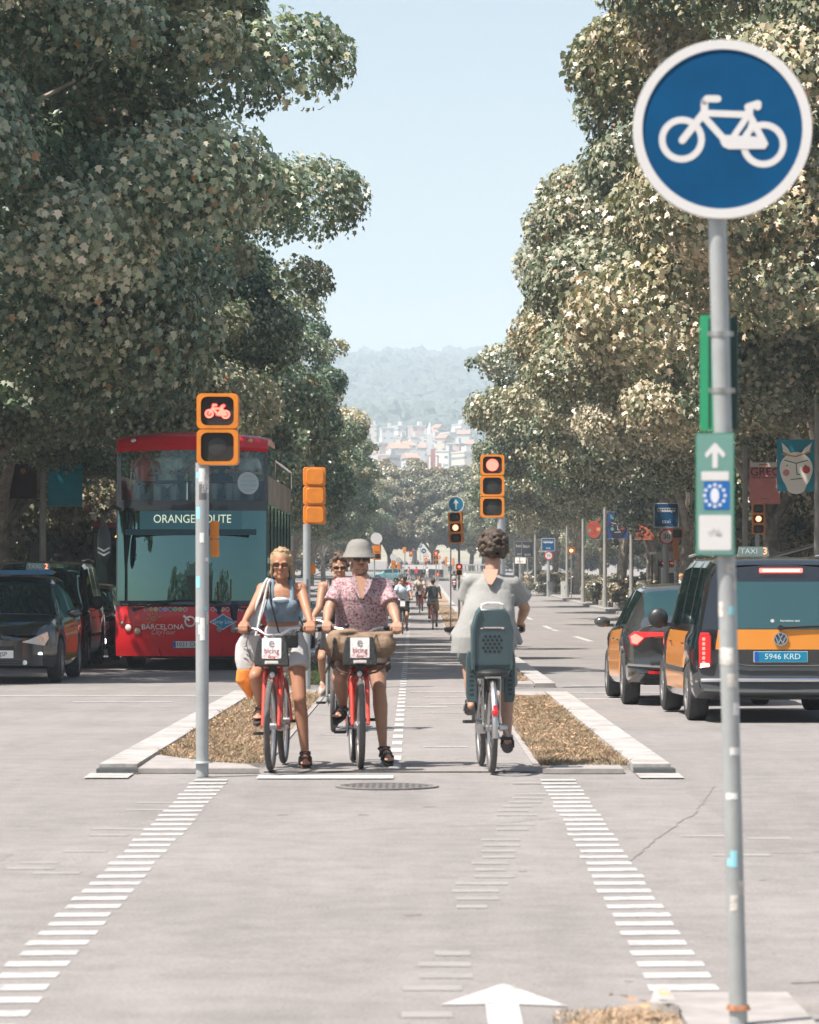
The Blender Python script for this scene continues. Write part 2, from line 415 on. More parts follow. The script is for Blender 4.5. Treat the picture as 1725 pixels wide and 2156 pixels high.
mb = MB(); strip(mb, -60, 60, -20, 48, 0.0); strip(mb, -9, 9, 48, 404, 0.0); strip(mb, -60, 60, 404, 425, 0.0); strip(mb, -14, 14, 425, 640, 0.0)
struct('road', mb, ASPH)
lx0 = lambda y: -1.18 - 0.0022 * (y - 27); lx1 = lambda y: 0.86 - 0.0005 * (y - 27); lc = lambda y: -0.2 - 0.0023 * (y - 27)
mb = MB(); strip(mb, lx0, lx1, 26.9, 400, 0.004); struct('bike_lane', mb, LANE)
mb = MB(); strip(mb, -60, -9, 48, 404, 0.14, 0.14); struct('pavement', mb, PAVE)
mb = MB(); strip(mb, 9, 60, 60, 404, 0.14, 0.14); struct('pavement', mb, PAVE)
mb = MB(); strip(mb, -60, -14, 426, 640, 0.14, 0.14); strip(mb, 14, 60, 426, 640, 0.14, 0.14); struct('pavement', mb, PAVE)
# long white kerbs of the median
islands_l = [(26.9, 46.5), (49.5, 92), (96, 190), (196, 395)]
islands_r = [(26.9, 46.0), (50.0, 90), (94, 190), (196, 395)]
kl = lambda y: -2.40; klb = lambda y: -2.12
kr = lambda y: 1.86; krb = lambda y: 1.58
mb = MB()
for a, b in islands_l: strip(mb, kl, klb, a, b, 0.06, 0.06)
struct('kerb', mb, KERBW)
mb = MB()
for a, b in islands_r: strip(mb, krb, kr, a, b, 0.06, 0.06)
struct('kerb', mb, KERBW)
# outer kerb lines of the avenue
mb = MB(); strip(mb, -9.0, -8.75, 48, 404, 0.13, 0.13); struct('kerb', mb, CONC)
mb = MB(); strip(mb, 8.75, 9.0, 60, 404, 0.13, 0.13); struct('kerb', mb, CONC)
# low stone edging between grass and bike lane, and concrete ends
mb = MB()
for a, b in islands_l: strip(mb, lambda y: lx0(y) - 0.06, lx0, a + 1.2, b, 0.015, 0.015)
for a, b in islands_r: strip(mb, lx1, lambda y: lx1(y) + 0.05, a + 1.0, b, 0.015, 0.015)
struct('kerb', mb, CONC)
def pad(mb, outline, y_ref, h):
    mb.prism(outline, 0, h, Matrix.Translation((0, 0, gz(y_ref))))
mb = MB()
pad(mb, [(-2.10, 26.75), (-1.20, 26.75), (-1.32, 27.35), (-1.62, 27.75), (-2.10, 28.75)], 27, 0.035)
pad(mb, [(-2.10, 45.8), (-1.35, 45.8), (-1.35, 46.6), (-2.10, 46.6)], 46, 0.05)
pad(mb, [(0.90, 26.7), (1.50, 26.7), (1.50, 27.9), (1.15, 27.55), (0.98, 27.1)], 27, 0.035)
pad(mb, [(0.97, 44.6), (1.56, 44.6), (1.56, 46.1), (0.97, 46.1)], 45, 0.055)
pad(mb, [(0.97, 50), (1.56, 50), (1.56, 51.2), (0.97, 51.2)], 50.5, 0.055)
struct('median_end', mb, CONC)
mb = MB()   # flat painted kerb noses at the stop line
for x0, x1 in ((-2.44, -2.12), (1.58, 1.90)):
    strip(mb, x0, x1, 26.05, 26.62, 0.006)
struct('kerb_nose', mb, KERBW)
for x0, x1 in ((-2.40, -2.1), (1.58, 1.88)):
    g = MB(); 
    for k in range(7): g.box(((x0 + x1) / 2, 26.66 + k * 0.035, gz(26.7) + 0.02), (x1 - x0, 0.016, 0.03))
    tag(obj('drain_grate', g, DGREY), 'dark slotted drain grate in the kerb nose on the %s side of the bike lane' % ('left' if x0 < 0 else 'right'), 'drain grate', 'drain grates at the kerb ends')
# soil under the grass
mb = MB()
for a, b in islands_l: strip(mb, klb, lambda y: lx0(y) - 0.06, a + 1.9, b, 0.03, 0.028)
for a, b in islands_r: strip(mb, lambda y: lx1(y) + 0.05, krb, a + 1.0, b, 0.03, 0.028)
struct('median_strip', mb, SOIL)
# near island with the bicycle sign
mb = MB(); pad(mb, [(0.9, 9.0), (1.36, 9.0), (1.33, 13.1), (0.9, 13.1)], 12.2, 0.03); struct('median_end', mb, CONC)
mb = MB(); pad(mb, [(1.38, 8), (4.5, 8), (4.5, 13.05), (1.34, 13.05)], 12.2, 0.02); struct('pavement', mb, PAVE)
mb = MB(); pad(mb, [(0.40, 11.9), (0.89, 9.0), (0.89, 12.9), (0.74, 12.8), (0.55, 12.5)], 12.2, 0.02); struct('median_strip', mb, SOIL)
mb = MB(); pad(mb, [(0.80, 12.62), (0.895, 12.5), (0.895, 13.14), (0.84, 13.0)], 12.2, 0.05); struct('kerb_nose', mb, KERBW)

# ---- markings
mb = MB()
y = 25.95; k = 0
rs = random.Random(3)
while y > 11.4:
    w = 0.185 + rs.uniform(-0.012, 0.012)
    for x0, x1, ymin in ((-1.625, -1.385, 11), (0.855, 1.105, 13.3)):
        if y > ymin:
            z = gz(y) + 0.002
            a, b = x0 + rs.uniform(-.012, .012), x1 + rs.uniform(-.012, .012); t = -0.012
            mb.add([(a, y - w + t, z), (b, y - w - t, z), (b, y - t, z), (a, y + t, z)], [(0, 1, 2, 3)])
    y -= 0.388
struct('road_marking', mb, LINEW)
mb = MB(); y = 25.6
while y > 11.2:
    c = 0.79 - (25.6 - y) * 0.058; w = 0.12
    if rs.random() > 0.2:
        a = c - w + rs.uniform(-.05, .03); b = c + w * 0.7 + rs.uniform(-.05, .04)
        z = gz(y) + 0.0015; mb.add([(a, y - .17, z), (b, y - .17, z), (b, y, z), (a, y, z)], [(0, 1, 2, 3)])
    y -= 0.39
for (px, py, wd) in ((85, 1816, 40), (180, 1792, 45), (230, 1758, 40), (120, 1838, 50), (255, 1745, 60), (65, 1828, 50), (330, 1690, 40), (310, 1705, 45), (1490, 1760, 60), (1560, 1800, 60), (1620, 1765, 45)):
    s = (py - 1170) / 1.61; yy = F / s; x = (px - 887) / s; w = wd / s
    mb.add([(x - w, yy - .1, gz(yy) + .0015), (x + w, yy - .1, gz(yy) + .0015), (x + w, yy + .06, gz(yy) + .0015), (x - w, yy + .06, gz(yy) + .0015)], [(0, 1, 2, 3)])
struct('road_marking', mb, LINEF)
mb = MB()   # arrow by the near island
ax = 0.29
mb.add([(ax - .06, 9.5, gz(9.5) + .004), (ax + .06, 9.5, gz(9.5) + .004), (ax + .06, 12.92, gz(12.92) + .004), (ax + .235, 12.86, gz(12.9) + .004), (ax + .02, 13.56, gz(13.5) + .004),
        (ax - .225, 12.9, gz(12.9) + .004), (ax - .06, 12.92, gz(12.92) + .004)], [(0, 1, 2, 3, 4, 5, 6)])
# stop line of the bike lane, centre dashes, cross lines
strip(mb, -1.19, -0.2, 26.0, 26.4, 0.0045, step=1); 
y = 27.2
while y < 190:
    c = lc(y); strip(mb, c - .045, c + .045, y, y + 0.75, 0.008, step=1); y += 1.42
for x0, x1, yy, w in ((-.2, .3, 41.4, .25), (0.1, .8, 42.6, .16), (0.05, .85, 45.4, .16), (-.15, .8, 47.6, .2), (-1.15, -.4, 39.0, .12), (-.95, -.6, 33.6, .1), (.0, .6, 39.6, .12), (.02, .4, 31.0, .12)):
    strip(mb, x0, x1, yy, yy + w, 0.008, step=1)
for yy in (84, 92, 118, 128, 142, 160, 180): strip(mb, -1.25, 0.8, yy, yy + 0.35, 0.008, step=1)
# carriageway lines
for a, b in ((58, 64), (76, 84), (94, 104), (118, 130), (145, 160), (175, 195), (215, 240)): strip(mb, 4.35, 4.52, a, b, 0.004)
for a, b in ((110, 120), (135, 150), (170, 190), (215, 250)): strip(mb, -5.5, -5.35, a, b, 0.004)
strip(mb, 1.95, 8.9, 44.5, 44.8, 0.004); strip(mb, 1.95, 8.9, 47.2, 47.35, 0.004); strip(mb, -8.9, -2.5, 46.0, 46.25, 0.004)
strip(mb, -8.9, -5.3, 43.2, 43.4, 0.004); strip(mb, -4.2, -3.0, 43.4, 43.6, 0.004); strip(mb, 2.1, 6, 50.6, 50.8, 0.004)
struct('road_marking', mb, LINEW)
# cracks and repaired seams in the asphalt
mb = MB()
def crack(pts, w):
    pts = [(V((*p, 0))) for p in pts]
    full = []
    for a, b in zip(pts, pts[1:]):
        n = max(2, int((b - a).length / 0.15))
        for i in range(n): full.append(a.lerp(b, i / n) + V((rs.uniform(-.012, .012), rs.uniform(-.03, .03), 0)))
    for a, b in zip(full, full[1:]):
        d = (b - a).normalized(); n = V((-d.y, d.x, 0)) * w * rs.uniform(.5, 1.3) / 2
        mb.add([(*(p.xy), gz(p.y) + .003) for p in (a - n, a + n, b + n, b - n)], [(0, 1, 2, 3)])
crack([(1.10, 19.0), (1.35, 20.6), (1.72, 22.6), (2.05, 25.2)], 0.011)
crack([(-0.55, 21.0), (-0.1, 21.3), (0.35, 21.5), (0.95, 22.3)], 0.009)
crack([(-5.2, 41.0), (-3.4, 41.3), (-2.6, 41.4)], 0.03)
crack([(1.4, 13.6), (2.2, 13.7), (3.0, 13.65)], 0.02)
struct('road_crack', mb, mat('crack_filler', (0.19, 0.17, 0.165), 0.9, var=0.3, vscale=30))
# worn patches and spots
mb = MB()
for k in range(34):
    x, y = rs.uniform(-3.2, 3.6), rs.uniform(13.5, 25.5) if k < 22 else rs.uniform(28, 44)
    if k >= 22: x = rs.uniform(2.2, 6) if k % 2 else rs.uniform(-6, -2.6)
    r = rs.uniform(.012, .05); n = 9
    mb.add([(x + r * rs.uniform(.6, 1.2) * math.cos(2 * PI * q / n), y + 1.6 * r * rs.uniform(.6, 1.2) * math.sin(2 * PI * q / n), gz(y) + .0012) for q in range(n)], [tuple(range(n))])
struct('road_stain', mb, mat('oil_spot', (0.17, 0.155, 0.15), 0.8, var=.2, vscale=30))
mb = MB()
for (x0, x1, y0_, y1_) in ((1.9, 3.3, 19.5, 24.6), (-3.6, -2.3, 15.5, 19.5)):
    mb.add([(x0, y0_, gz(y0_) + .001), (x1, y0_ + .2, gz(y0_) + .001), (x1 + .1, y1_, gz(y1_) + .001), (x0 - .1, y1_ + .1, gz(y1_) + .001)], [(0, 1, 2, 3)])
struct('road_patch', mb, road_material('patched_asphalt', (0.205, 0.194, 0.189), (0.18, 0.17, 0.166), (0.23, 0.218, 0.212)))
# manhole
mh = thing('manhole_cover', 'round dark iron manhole cover flush with the asphalt before the stop line', 'manhole cover', (-0.238, 25.1, gz(25.1) + 0.004))
m_iron = mat('cast_iron', (0.15, 0.145, 0.14), 0.6, 0.3, var=0.3, vscale=30)
mb = MB(); mb.ring((0, 0, 0), 0.36, 0.325, 0, 0.008, 40); obj('frame', mb, mat('iron_frame', (0.21, 0.2, 0.19), 0.6, var=0.2), mh)
mb = MB(); mb.prism(disc(0.322), 0, 0.005)
for i in range(-6, 7):
    for j in range(-6, 7):
        if math.hypot(i, j) < 6.3: mb.box((i * .046, j * .046, .006), (.022, .022, .006))
obj('lid', mb, m_iron, mh)

# ---- dry grass of the median (nobody could count it)
def grass(name, label, zones, n, col, col2, h0, h1, seed):
    g = np.random.default_rng(seed)
    V3 = []; per = []
    for (x0, x1, y0, y1, dens) in zones: per.append(dens)
    per = np.array(per, float); per /= per.sum()
    for (x0, x1, y0, y1, d), p in zip(zones, per):
        k = int(n * p); y = g.uniform(y0, y1, k)
        a = np.array([x0(v) for v in y]); b = np.array([x1(v) for v in y])
        x = a + (b - a) * g.uniform(0.0, 1.0, k)
        z = np.interp(y, _gy, _gz) + CZ + np.where(y < 14, 0.02, 0.03)
        h = g.uniform(h0, h1, k) * np.where(y < 14, 0.5, 1.0) * (0.5 + 0.9 * (np.sin(x * 9 + y * 2.1) * np.sin(y * 3.3 - x * 5) * 0.5 + 0.5)); w = g.uniform(0.0015, 0.004, k); an = g.uniform(0, 2 * PI, k)
        lx, ly = g.normal(0, 0.6, k) * h, g.normal(0, 0.6, k) * h
        c, s = np.cos(an) * w, np.sin(an) * w
        P = np.stack([np.stack([x - c, y - s, z], 1), np.stack([x + c, y + s, z], 1), np.stack([x + lx * .45 + c * .7, y + ly * .45 + s * .7, z + h * .6], 1), np.stack([x + lx, y + ly, z + h], 1)], 1)
        V3.append(P.reshape(-1, 3))
    V3 = np.concatenate(V3); m = len(V3) // 4
    me = bpy.data.meshes.new(name); me.vertices.add(len(V3)); me.vertices.foreach_set('co', V3.astype(np.float32).ravel())
    idx = np.arange(m)[:, None] * 4 + np.array([0, 1, 2, 3])
    me.loops.add(m * 4); me.loops.foreach_set('vertex_index', idx.astype(np.int32).ravel())
    me.polygons.add(m); me.polygons.foreach_set('loop_start', (np.arange(m) * 4).astype(np.int32)); me.update()
    at_ = me.attributes.new('rnd', 'FLOAT', 'FACE'); at_.data.foreach_set('value', g.uniform(0, 1, m).astype(np.float32))
    mt = bpy.data.materials.new(name); mt.use_nodes = True; t = mt.node_tree; b = t.nodes['Principled BSDF']
    a = t.nodes.new('ShaderNodeAttribute'); a.attribute_name = 'rnd'
    pt = ramp(t, texnoise(t, t.nodes.new('ShaderNodeTexCoord').outputs['Object'], 1.7, 5, .7), [(0.35, (.62, .68, .58)), (0.62, (1.12, 1.08, 1.05))])
    t.links.new(mixc(t, 1.0, ramp(t, a.outputs['Fac'], [(0, col), (0.7, col2), (0.9, tuple(c * 1.35 for c in col2)), (1, (0.45, 0.27, 0.12))]), pt, 'MULTIPLY'), b.inputs['Base Color'])
    b.inputs['Roughness'].default_value = 0.7; me.materials.append(mt)
    o = bpy.data.objects.new(name, me); C.objects.link(o)
    return tag(o, label, 'grass', kind='stuff')
zl = lambda y: klb(y) + .02; zl2 = lambda y: lx0(y) - .04; zr = lambda y: lx1(y) + .04; zr2 = lambda y: krb(y) - .02
tipl = lambda y: (-2.08 if y > 28.9 else -1.62 - max(0, y - 27.7) * 0.4)
grass('dry_grass', 'dry brown grass growing on the median islands', [(tipl, zl2, 27.6, 29.5, 13), (zl, zl2, 29.5, 45.8, 60), (zr, zr2, 27.2, 44.6, 62), (zl, zl2, 51, 92, 20), (zr, zr2, 51, 90, 22), (zl, zl2, 96, 190, 14), (zr, zr2, 94, 190, 16),
    (lambda y: 0.45, lambda y: 0.88, 10.5, 12.6, 5)], 170000, (0.22, 0.16, 0.105), (0.4, 0.305, 0.215), 0.01, 0.048, 5)
grass('green_weeds', 'low green weeds growing in the shaded parts of the median', [(zl, zl2, 50, 60, 10), (zr, zr2, 100, 108, 5), (zl, zl2, 120, 190, 8)], 22000, (0.04, 0.075, 0.03), (0.1, 0.14, 0.05), 0.04, 0.15, 6)
g = np.random.default_rng(9); mb = MB()   # fallen leaves on the islands and the verge
for k in range(260):
    y = float(g.uniform(27.8, 45)); x = float(g.uniform(-2.05, zl2(y))) if k % 2 else float(g.uniform(zr(y), 1.55))
    if k < 25: x, y = float(g.uniform(0.6, 0.88)), float(g.uniform(11, 12.7))
    a = float(g.uniform(0, 6.28)); s = float(g.uniform(.015, .035)); z = gz(y) + .06 + float(g.uniform(0, .02))
    mb.add([(x + s * math.cos(a + q * 1.57) * (1 if q % 2 else .6), y + s * math.sin(a + q * 1.57), z + float(g.uniform(0, .02))) for q in range(4)], [(0, 1, 2, 3)])
tag(obj('fallen_leaves', mb, mat('fallen_leaf', (0.42, 0.25, 0.13), 0.7, var=0.4, vscale=9), smooth=None), 'small orange fallen leaves scattered on the dry median grass', 'fallen leaves', kind='stuff')

# ---- wooded hill and town far behind
HILLM = mat('wooded_slope', (0.03, 0.06, 0.035), 0.95, col2=(0.16, 0.16, 0.11), vscale=0.035)
def canopy_mesh(name, x0, x1, y0, y1, n, rmin, rmax, seed, m):
    g = np.random.default_rng(seed); base = MB(); base.ell((0, 0, 0), 1, None, 8, 6); bv = np.array(base.v); bf = base.f
    L = len(bv); P = []; Fs = []
    cnt = 0
    for k in range(n):
        y = g.uniform(y0, y1); x = g.uniform(x0, x1); r = g.uniform(rmin, rmax)
        j = 1 + g.normal(0, 0.16, (L, 1))
        kk = min(1, (y - 1200) / 900); z = gz(y) + kk * (14 * noise.noise((x / 330, y / 420, 0)) + 7 * noise.noise((x / 90, y / 110, 3)))
        if y > 2600: z += (y - 2600) / 1300 * 16 * (x / 420)
        P.append(bv * j * np.array([r, r, r * g.uniform(.7, 1.15)]) + np.array([x, y, z + r * .45])); Fs += [tuple(i + cnt for i in f) for f in bf]; cnt += L
    me = bpy.data.meshes.new(name); me.from_pydata(np.concatenate(P).tolist(), [], Fs); me.materials.append(m)
    o = bpy.data.objects.new(name, me); C.objects.link(o); return o
CAN = mat('distant_canopy', (0.012, 0.03, 0.03), 0.9, col2=(0.1, 0.12, 0.09), vscale=0.3)
tag(canopy_mesh('hillside_forest', -190, 220, 2450, 4050, 7500, 4, 11, 1, CAN), 'hazy blue green forest covering the hill beyond the town', 'forest', kind='stuff')
tag(canopy_mesh('park_grove', -130, 150, 1900, 2350, 900, 4, 9, 2, CAN), 'darker belt of trees below the hill and above the town', 'grove', kind='stuff')
# ------------------------------------------------------------------ plane trees
def leaf_material(name, stops, transl=0.12, rough=0.4, spec=0.9):
    m = bpy.data.materials.new(name); m.use_nodes = True; t = m.node_tree; b = t.nodes['Principled BSDF']; o = t.nodes['Material Output']
    a = t.nodes.new('ShaderNodeAttribute'); a.attribute_name = 'rnd'
    oi = t.nodes.new('ShaderNodeObjectInfo')
    col = ramp(t, a.outputs['Fac'], stops)
    tint = ramp(t, oi.outputs['Random'], [(0, (0.8, 0.9, 0.9)), (1, (1.2, 1.1, 1.0))])
    col = mixc(t, 1.0, col, tint, 'MULTIPLY')
    t.links.new(col, b.inputs['Base Color']); b.inputs['Roughness'].default_value = rough; b.inputs['Specular IOR Level'].default_value = spec
    tr = t.nodes.new('ShaderNodeBsdfTranslucent'); t.links.new(mixc(t, 1.0, col, (0.9, 1.2, 0.5), 'MULTIPLY'), tr.inputs[0])
    mx = t.nodes.new('ShaderNodeMixShader'); mx.inputs[0].default_value = transl
    t.links.new(b.outputs[0], mx.inputs[1]); t.links.new(tr.outputs[0], mx.inputs[2]); t.links.new(mx.outputs[0], o.inputs[0])
    return m
LEAF = leaf_material('plane_leaf', [(0.0, (0.022, 0.08, 0.06)), (0.2, (0.065, 0.14, 0.095)), (0.36, (0.2, 0.26, 0.16)), (0.53, (0.5, 0.445, 0.355)), (0.86, (0.8, 0.69, 0.6)), (1.0, (0.36, 0.2, 0.1))])
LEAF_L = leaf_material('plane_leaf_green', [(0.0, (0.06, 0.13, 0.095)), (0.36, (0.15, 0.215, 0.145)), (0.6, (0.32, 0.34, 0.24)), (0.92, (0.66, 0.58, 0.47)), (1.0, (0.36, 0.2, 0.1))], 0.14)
LEAF_R = leaf_material('plane_leaf_sunlit', [(0.0, (0.06, 0.11, 0.075)), (0.35, (0.17, 0.2, 0.13)), (0.62, (0.4, 0.37, 0.28)), (0.92, (0.72, 0.62, 0.52)), (1.0, (0.36, 0.2, 0.1))], 0.12)  # sun-bleached cream look of the right-hand trees put into the leaf colour
LEAFP = leaf_material('dusty_leaf', [(0.0, (0.08, 0.1, 0.065)), (0.5, (0.2, 0.19, 0.13)), (1.0, (0.36, 0.29, 0.2))], 0.15)
LEAFH = leaf_material('hedge_leaf', [(0.0, (0.07, 0.085, 0.05)), (0.5, (0.2, 0.16, 0.1)), (1.0, (0.36, 0.24, 0.14))], 0.15)
BARK = mat('plane_bark', (0.2, 0.17, 0.14), 0.9, col2=(0.42, 0.38, 0.32), vscale=3.5, bump=0.5, bscale=12)
STAR = np.array([(0, -.42), (.16, -.36), (.42, -.3), (.30, -.05), (.56, .14), (.24, .2), (.0, .62), (-.24, .2), (-.56, .14), (-.30, -.05), (-.42, -.3), (-.16, -.36)])
STAR_Z = np.array([0, .0, -.1, 0, -.14, .03, -.16, .03, -.14, 0, -.1, 0])
KITE = np.array([(0, -.45), (.42, -.12), (.34, .3), (0, .55), (-.34, .3), (-.42, -.12)]); KITE_Z = np.array([0, -.06, -.1, -.12, -.1, -.06])
def leaves_mesh(name, pos, nrm, down, size, tone, g, star=True, m=None):
    S, SZ = (STAR, STAR_Z) if star else (KITE, KITE_Z)
    n = len(pos); k = len(S)
    nrm = nrm / (np.linalg.norm(nrm, axis=1, keepdims=True) + 1e-9)
    u = down - nrm * (down * nrm).sum(1, keepdims=True); u /= (np.linalg.norm(u, axis=1, keepdims=True) + 1e-9)
    w = np.cross(nrm, u)
    P = pos[:, None, :] + size[:, None, None] * (w[:, None, :] * S[None, :, 0, None] + u[:, None, :] * S[None, :, 1, None] + nrm[:, None, :] * SZ[None, :, None])
    me = bpy.data.meshes.new(name); me.vertices.add(n * k); me.vertices.foreach_set('co', P.astype(np.float32).ravel())
    me.loops.add(n * k); me.loops.foreach_set('vertex_index', np.arange(n * k, dtype=np.int32))
    me.polygons.add(n); me.polygons.foreach_set('loop_start', (np.arange(n) * k).astype(np.int32)); me.update()
    a = me.attributes.new('rnd', 'FLOAT', 'FACE'); a.data.foreach_set('value', np.clip(tone, 0, 1).astype(np.float32))
    me.materials.append(m or LEAF); return me
def unit(g, n):
    v = g.normal(0, 1, (n, 3)); return v / np.linalg.norm(v, axis=1, keepdims=True)
def crown(name, rx, ry, rz, nclump, nleaf, size, seed, star=True, m=None, cmin=0.45, cmax=1.25, low=-1.0):
    g = np.random.default_rng(seed)
    d = unit(g, nclump * 2); d = d[d[:, 2] > low][:nclump]; nclump = len(d)
    rad = g.uniform(0.5, 1.0, nclump) ** 0.5
    lump = 1 + 0.2 * np.sin(d[:, 0] * 5 + seed) * np.cos(d[:, 2] * 6 + seed) + g.normal(0, 0.05, nclump)
    # super-ellipsoid: fuller shoulders
    c = np.sign(d) * np.abs(d) ** 0.82; c *= (rad * lump)[:, None] * np.array([rx, ry, rz]); c[:, 2] *= np.where(c[:, 2] < 0, .5, 1.22)
    cr = g.uniform(cmin, cmax, nclump)
    # a few sprays that stick out beyond the crown
    k = nclump // 9; c[:k] *= g.uniform(1.04, 1.15, (k, 1)); cr[:k] *= 0.5
    wgt = cr ** 2; wgt /= wgt.sum(); ci = g.choice(nclump, nleaf, p=wgt)
    out = d[ci]
    dd = unit(g, nleaf) + out * 0.55 + np.array([0, 0, 0.15]); dd /= np.linalg.norm(dd, axis=1, keepdims=True)
    sq = np.array([1.15, 1.15, 0.75])
    pos = c[ci] + dd * sq * (cr[ci] * g.uniform(0.35, 1.0, nleaf) ** 0.5)[:, None]
    pos += np.array([0, 0, -1.0]) * (np.abs(g.normal(0, 0.12, nleaf)))[:, None]
    nrm = dd * 0.6 + out * 0.35 + np.array([0, 0, 0.35]) + g.normal(0, 0.5, (nleaf, 3))
    down = np.array([0, 0, -1.0]) + out * 0.5 + g.normal(0, 0.45, (nleaf, 3))
    tonec = g.normal(0, 0.12, nclump)
    tone = g.beta(3.2, 3.4, nleaf) * 0.9 + tonec[ci]
    tone = np.where(g.uniform(0, 1, nleaf) < 0.012, 1.0, np.clip(tone, 0, 0.93))
    return leaves_mesh(name, pos, nrm, down, size * g.uniform(0.55, 1.25, nleaf), tone, g, star, m)
def branches(mb, rx, ry, rz, zc, seed, r0=0.28, nb=9, zfork=3.2):
    g = random.Random(seed)
    lean = g.uniform(-.5, .5)
    tr = [(0, 0, -0.2), (0.03, 0, 0.3), (lean * .2, g.uniform(-.1, .1), zfork * .5), (lean * .5, g.uniform(-.2, .2), zfork)]
    mb.tube(tr, [r0 * 1.35, r0 * 1.08, r0 * .95, r0 * .85], 10)
    top = V(tr[-1])
    for b in range(nb):
        a = 2 * PI * b / nb + g.uniform(-.3, .3); e = g.uniform(.25, 1.2)
        end = V((math.cos(a) * math.cos(e) * rx * .85, math.sin(a) * math.cos(e) * ry * .85, zc + math.sin(e) * rz * .8 - rz * .15))
        pts = []; rr = []
        st = top + V((0, 0, g.uniform(-.6, .2)))
        for i in range(7):
            t = i / 6; p = st.lerp(end, t) + V((g.uniform(-.25, .25), g.uniform(-.25, .25), math.sin(t * PI) * 0.9)) * (1 if 0 < i < 6 else 0)
            pts.append(p); rr.append(r0 * .52 * (1 - t) ** .8 + .02)
        mb.tube(pts, rr, 7)
        for q in range(3):
            i = g.randint(2, 5); e2 = pts[i] + V((g.uniform(-2, 2), g.uniform(-2, 2), g.uniform(-.6, 2.0)))
            mb.tube([pts[i], pts[i].lerp(e2, .5) + V((0, 0, .2)), e2], [rr[i] * .7, rr[i] * .45, .012], 5)
TREE_H = {}
def tree_proto(key, rx, rz, nclump, nleaf, size, seed, star, zc, m=None, kind='plane_tree'):
    cme = crown('crown', rx, rx, rz, nclump, nleaf, size, seed, star, m)
    mb = MB(); branches(mb, rx, rx, rz, zc, seed)
    tme = mb.mesh('trunk', 50); tme.materials.append(BARK)
    TREE_H[key] = (cme, tme, zc, kind)
def plant_tree(key, x, y, label, sc=1.0, rot=0.0, group=None, dz=0.14, szx=None):
    cme, tme, zc, kind = TREE_H[key]
    r = thing(kind, label, 'tree', (x, y, gz(y) + dz), rot, group); r.scale = (sc if szx is None else szx, sc if szx is None else szx, sc)
    c = bpy.data.objects.new('crown', cme); C.objects.link(c); c.parent = r; c.location = (0, 0, zc)
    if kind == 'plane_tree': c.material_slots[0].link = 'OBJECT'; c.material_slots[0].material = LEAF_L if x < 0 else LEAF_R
    t = bpy.data.objects.new('trunk', tme); C.objects.link(t); t.parent = r
    return r
tree_proto('A', 6.6, 5.4, 260, 300000, 0.118, 11, True, 7.7)
tree_proto('B', 6.6, 5.5, 250, 295000, 0.118, 23, True, 7.8)
tree_proto('D', 6.6, 5.5, 250, 180000, 0.14, 37, False, 7.6)
tree_proto('E', 6.6, 5.6, 255, 180000, 0.14, 41, False, 7.6)
tree_proto('P', 5.5, 4.2, 200, 60000, 0.24, 53, False, 6.6, LEAFP, 'round_tree')
tree_proto('S', 3.2, 2.9, 110, 26000, 0.17, 61, True, 2.6, LEAFP, 'low_tree')
rt = random.Random(21)
ORD = ['nearest', 'second', 'third', 'fourth', 'fifth', 'sixth', 'seventh', 'eighth', 'ninth', 'tenth', 'eleventh', 'twelfth', 'thirteenth', 'fourteenth', 'fifteenth', 'sixteenth']
LZ = [(57, -10.9, 1.12), (68, -12.7, 1.2), (80, -11.0, 1.06), (92, -10.5, 1.04), (120, -10.2, .98), (138, -10.0, .98), (158, -9.9, .97), (182, -9.9, .95), (210, -10.2, .95), (244, -10.2, .95), (284, -10.2, .95), (334, -10.2, .95), (385, -10.4, .95)]
for i, (z, x, sc) in enumerate(LZ):
    plant_tree('AB'[i % 2] if z < 110 else 'DE'[i % 2], x, z, ('%s plane tree of the left roadside row, counted from the camera' % ORD[i]), sc, rt.uniform(0, 6), 'plane trees along the left kerb', dz=(-.5 if z < 75 else -.7 if z < 110 else -.2))
RZ = [(70, 12.1, 1.24), (83, 11.7, 1.14), (97, 11.4, 1.1), (111, 10.9, 1.07), (127, 10.4, 1.04), (145, 10.6, 1.02), (165, 10.6, 1.0), (188, 10.5, .98), (216, 10.9, .95), (250, 10.8, .95), (292, 10.8, .95), (340, 10.8, .95), (388, 10.8, .95)]
for i, (z, x, sc) in enumerate(RZ):
    plant_tree('BA'[i % 2] if z < 112 else 'ED'[i % 2], x, z, ('%s plane tree of the right roadside row, counted from the camera' % ORD[i]), sc, rt.uniform(0, 6), 'plane trees along the right kerb')
for i, (z, x, sc) in enumerate([(135, -19, 1.1), (165, -19, 1.1), (205, -19, 1.1), (255, -19, 1.1)]):
    plant_tree('DE'[i % 2], x, z, '%s plane tree of the back row left of the avenue, behind the roadside row' % ORD[i], sc, rt.uniform(0, 6), 'back row of plane trees on the left', dz=-2.3)
for i, (z, x, sc) in enumerate([(112, 18.5, 1.2), (130, 18, 1.1), (152, 17.0, 1.1), (182, 18, 1.1), (222, 18, 1.1), (275, 18, 1.1)]):
    plant_tree('ED'[i % 2], x, z, '%s plane tree of the back row right of the avenue, behind the roadside row' % ORD[i], sc, rt.uniform(0, 6), 'back row of plane trees on the right', dz=-2.3)
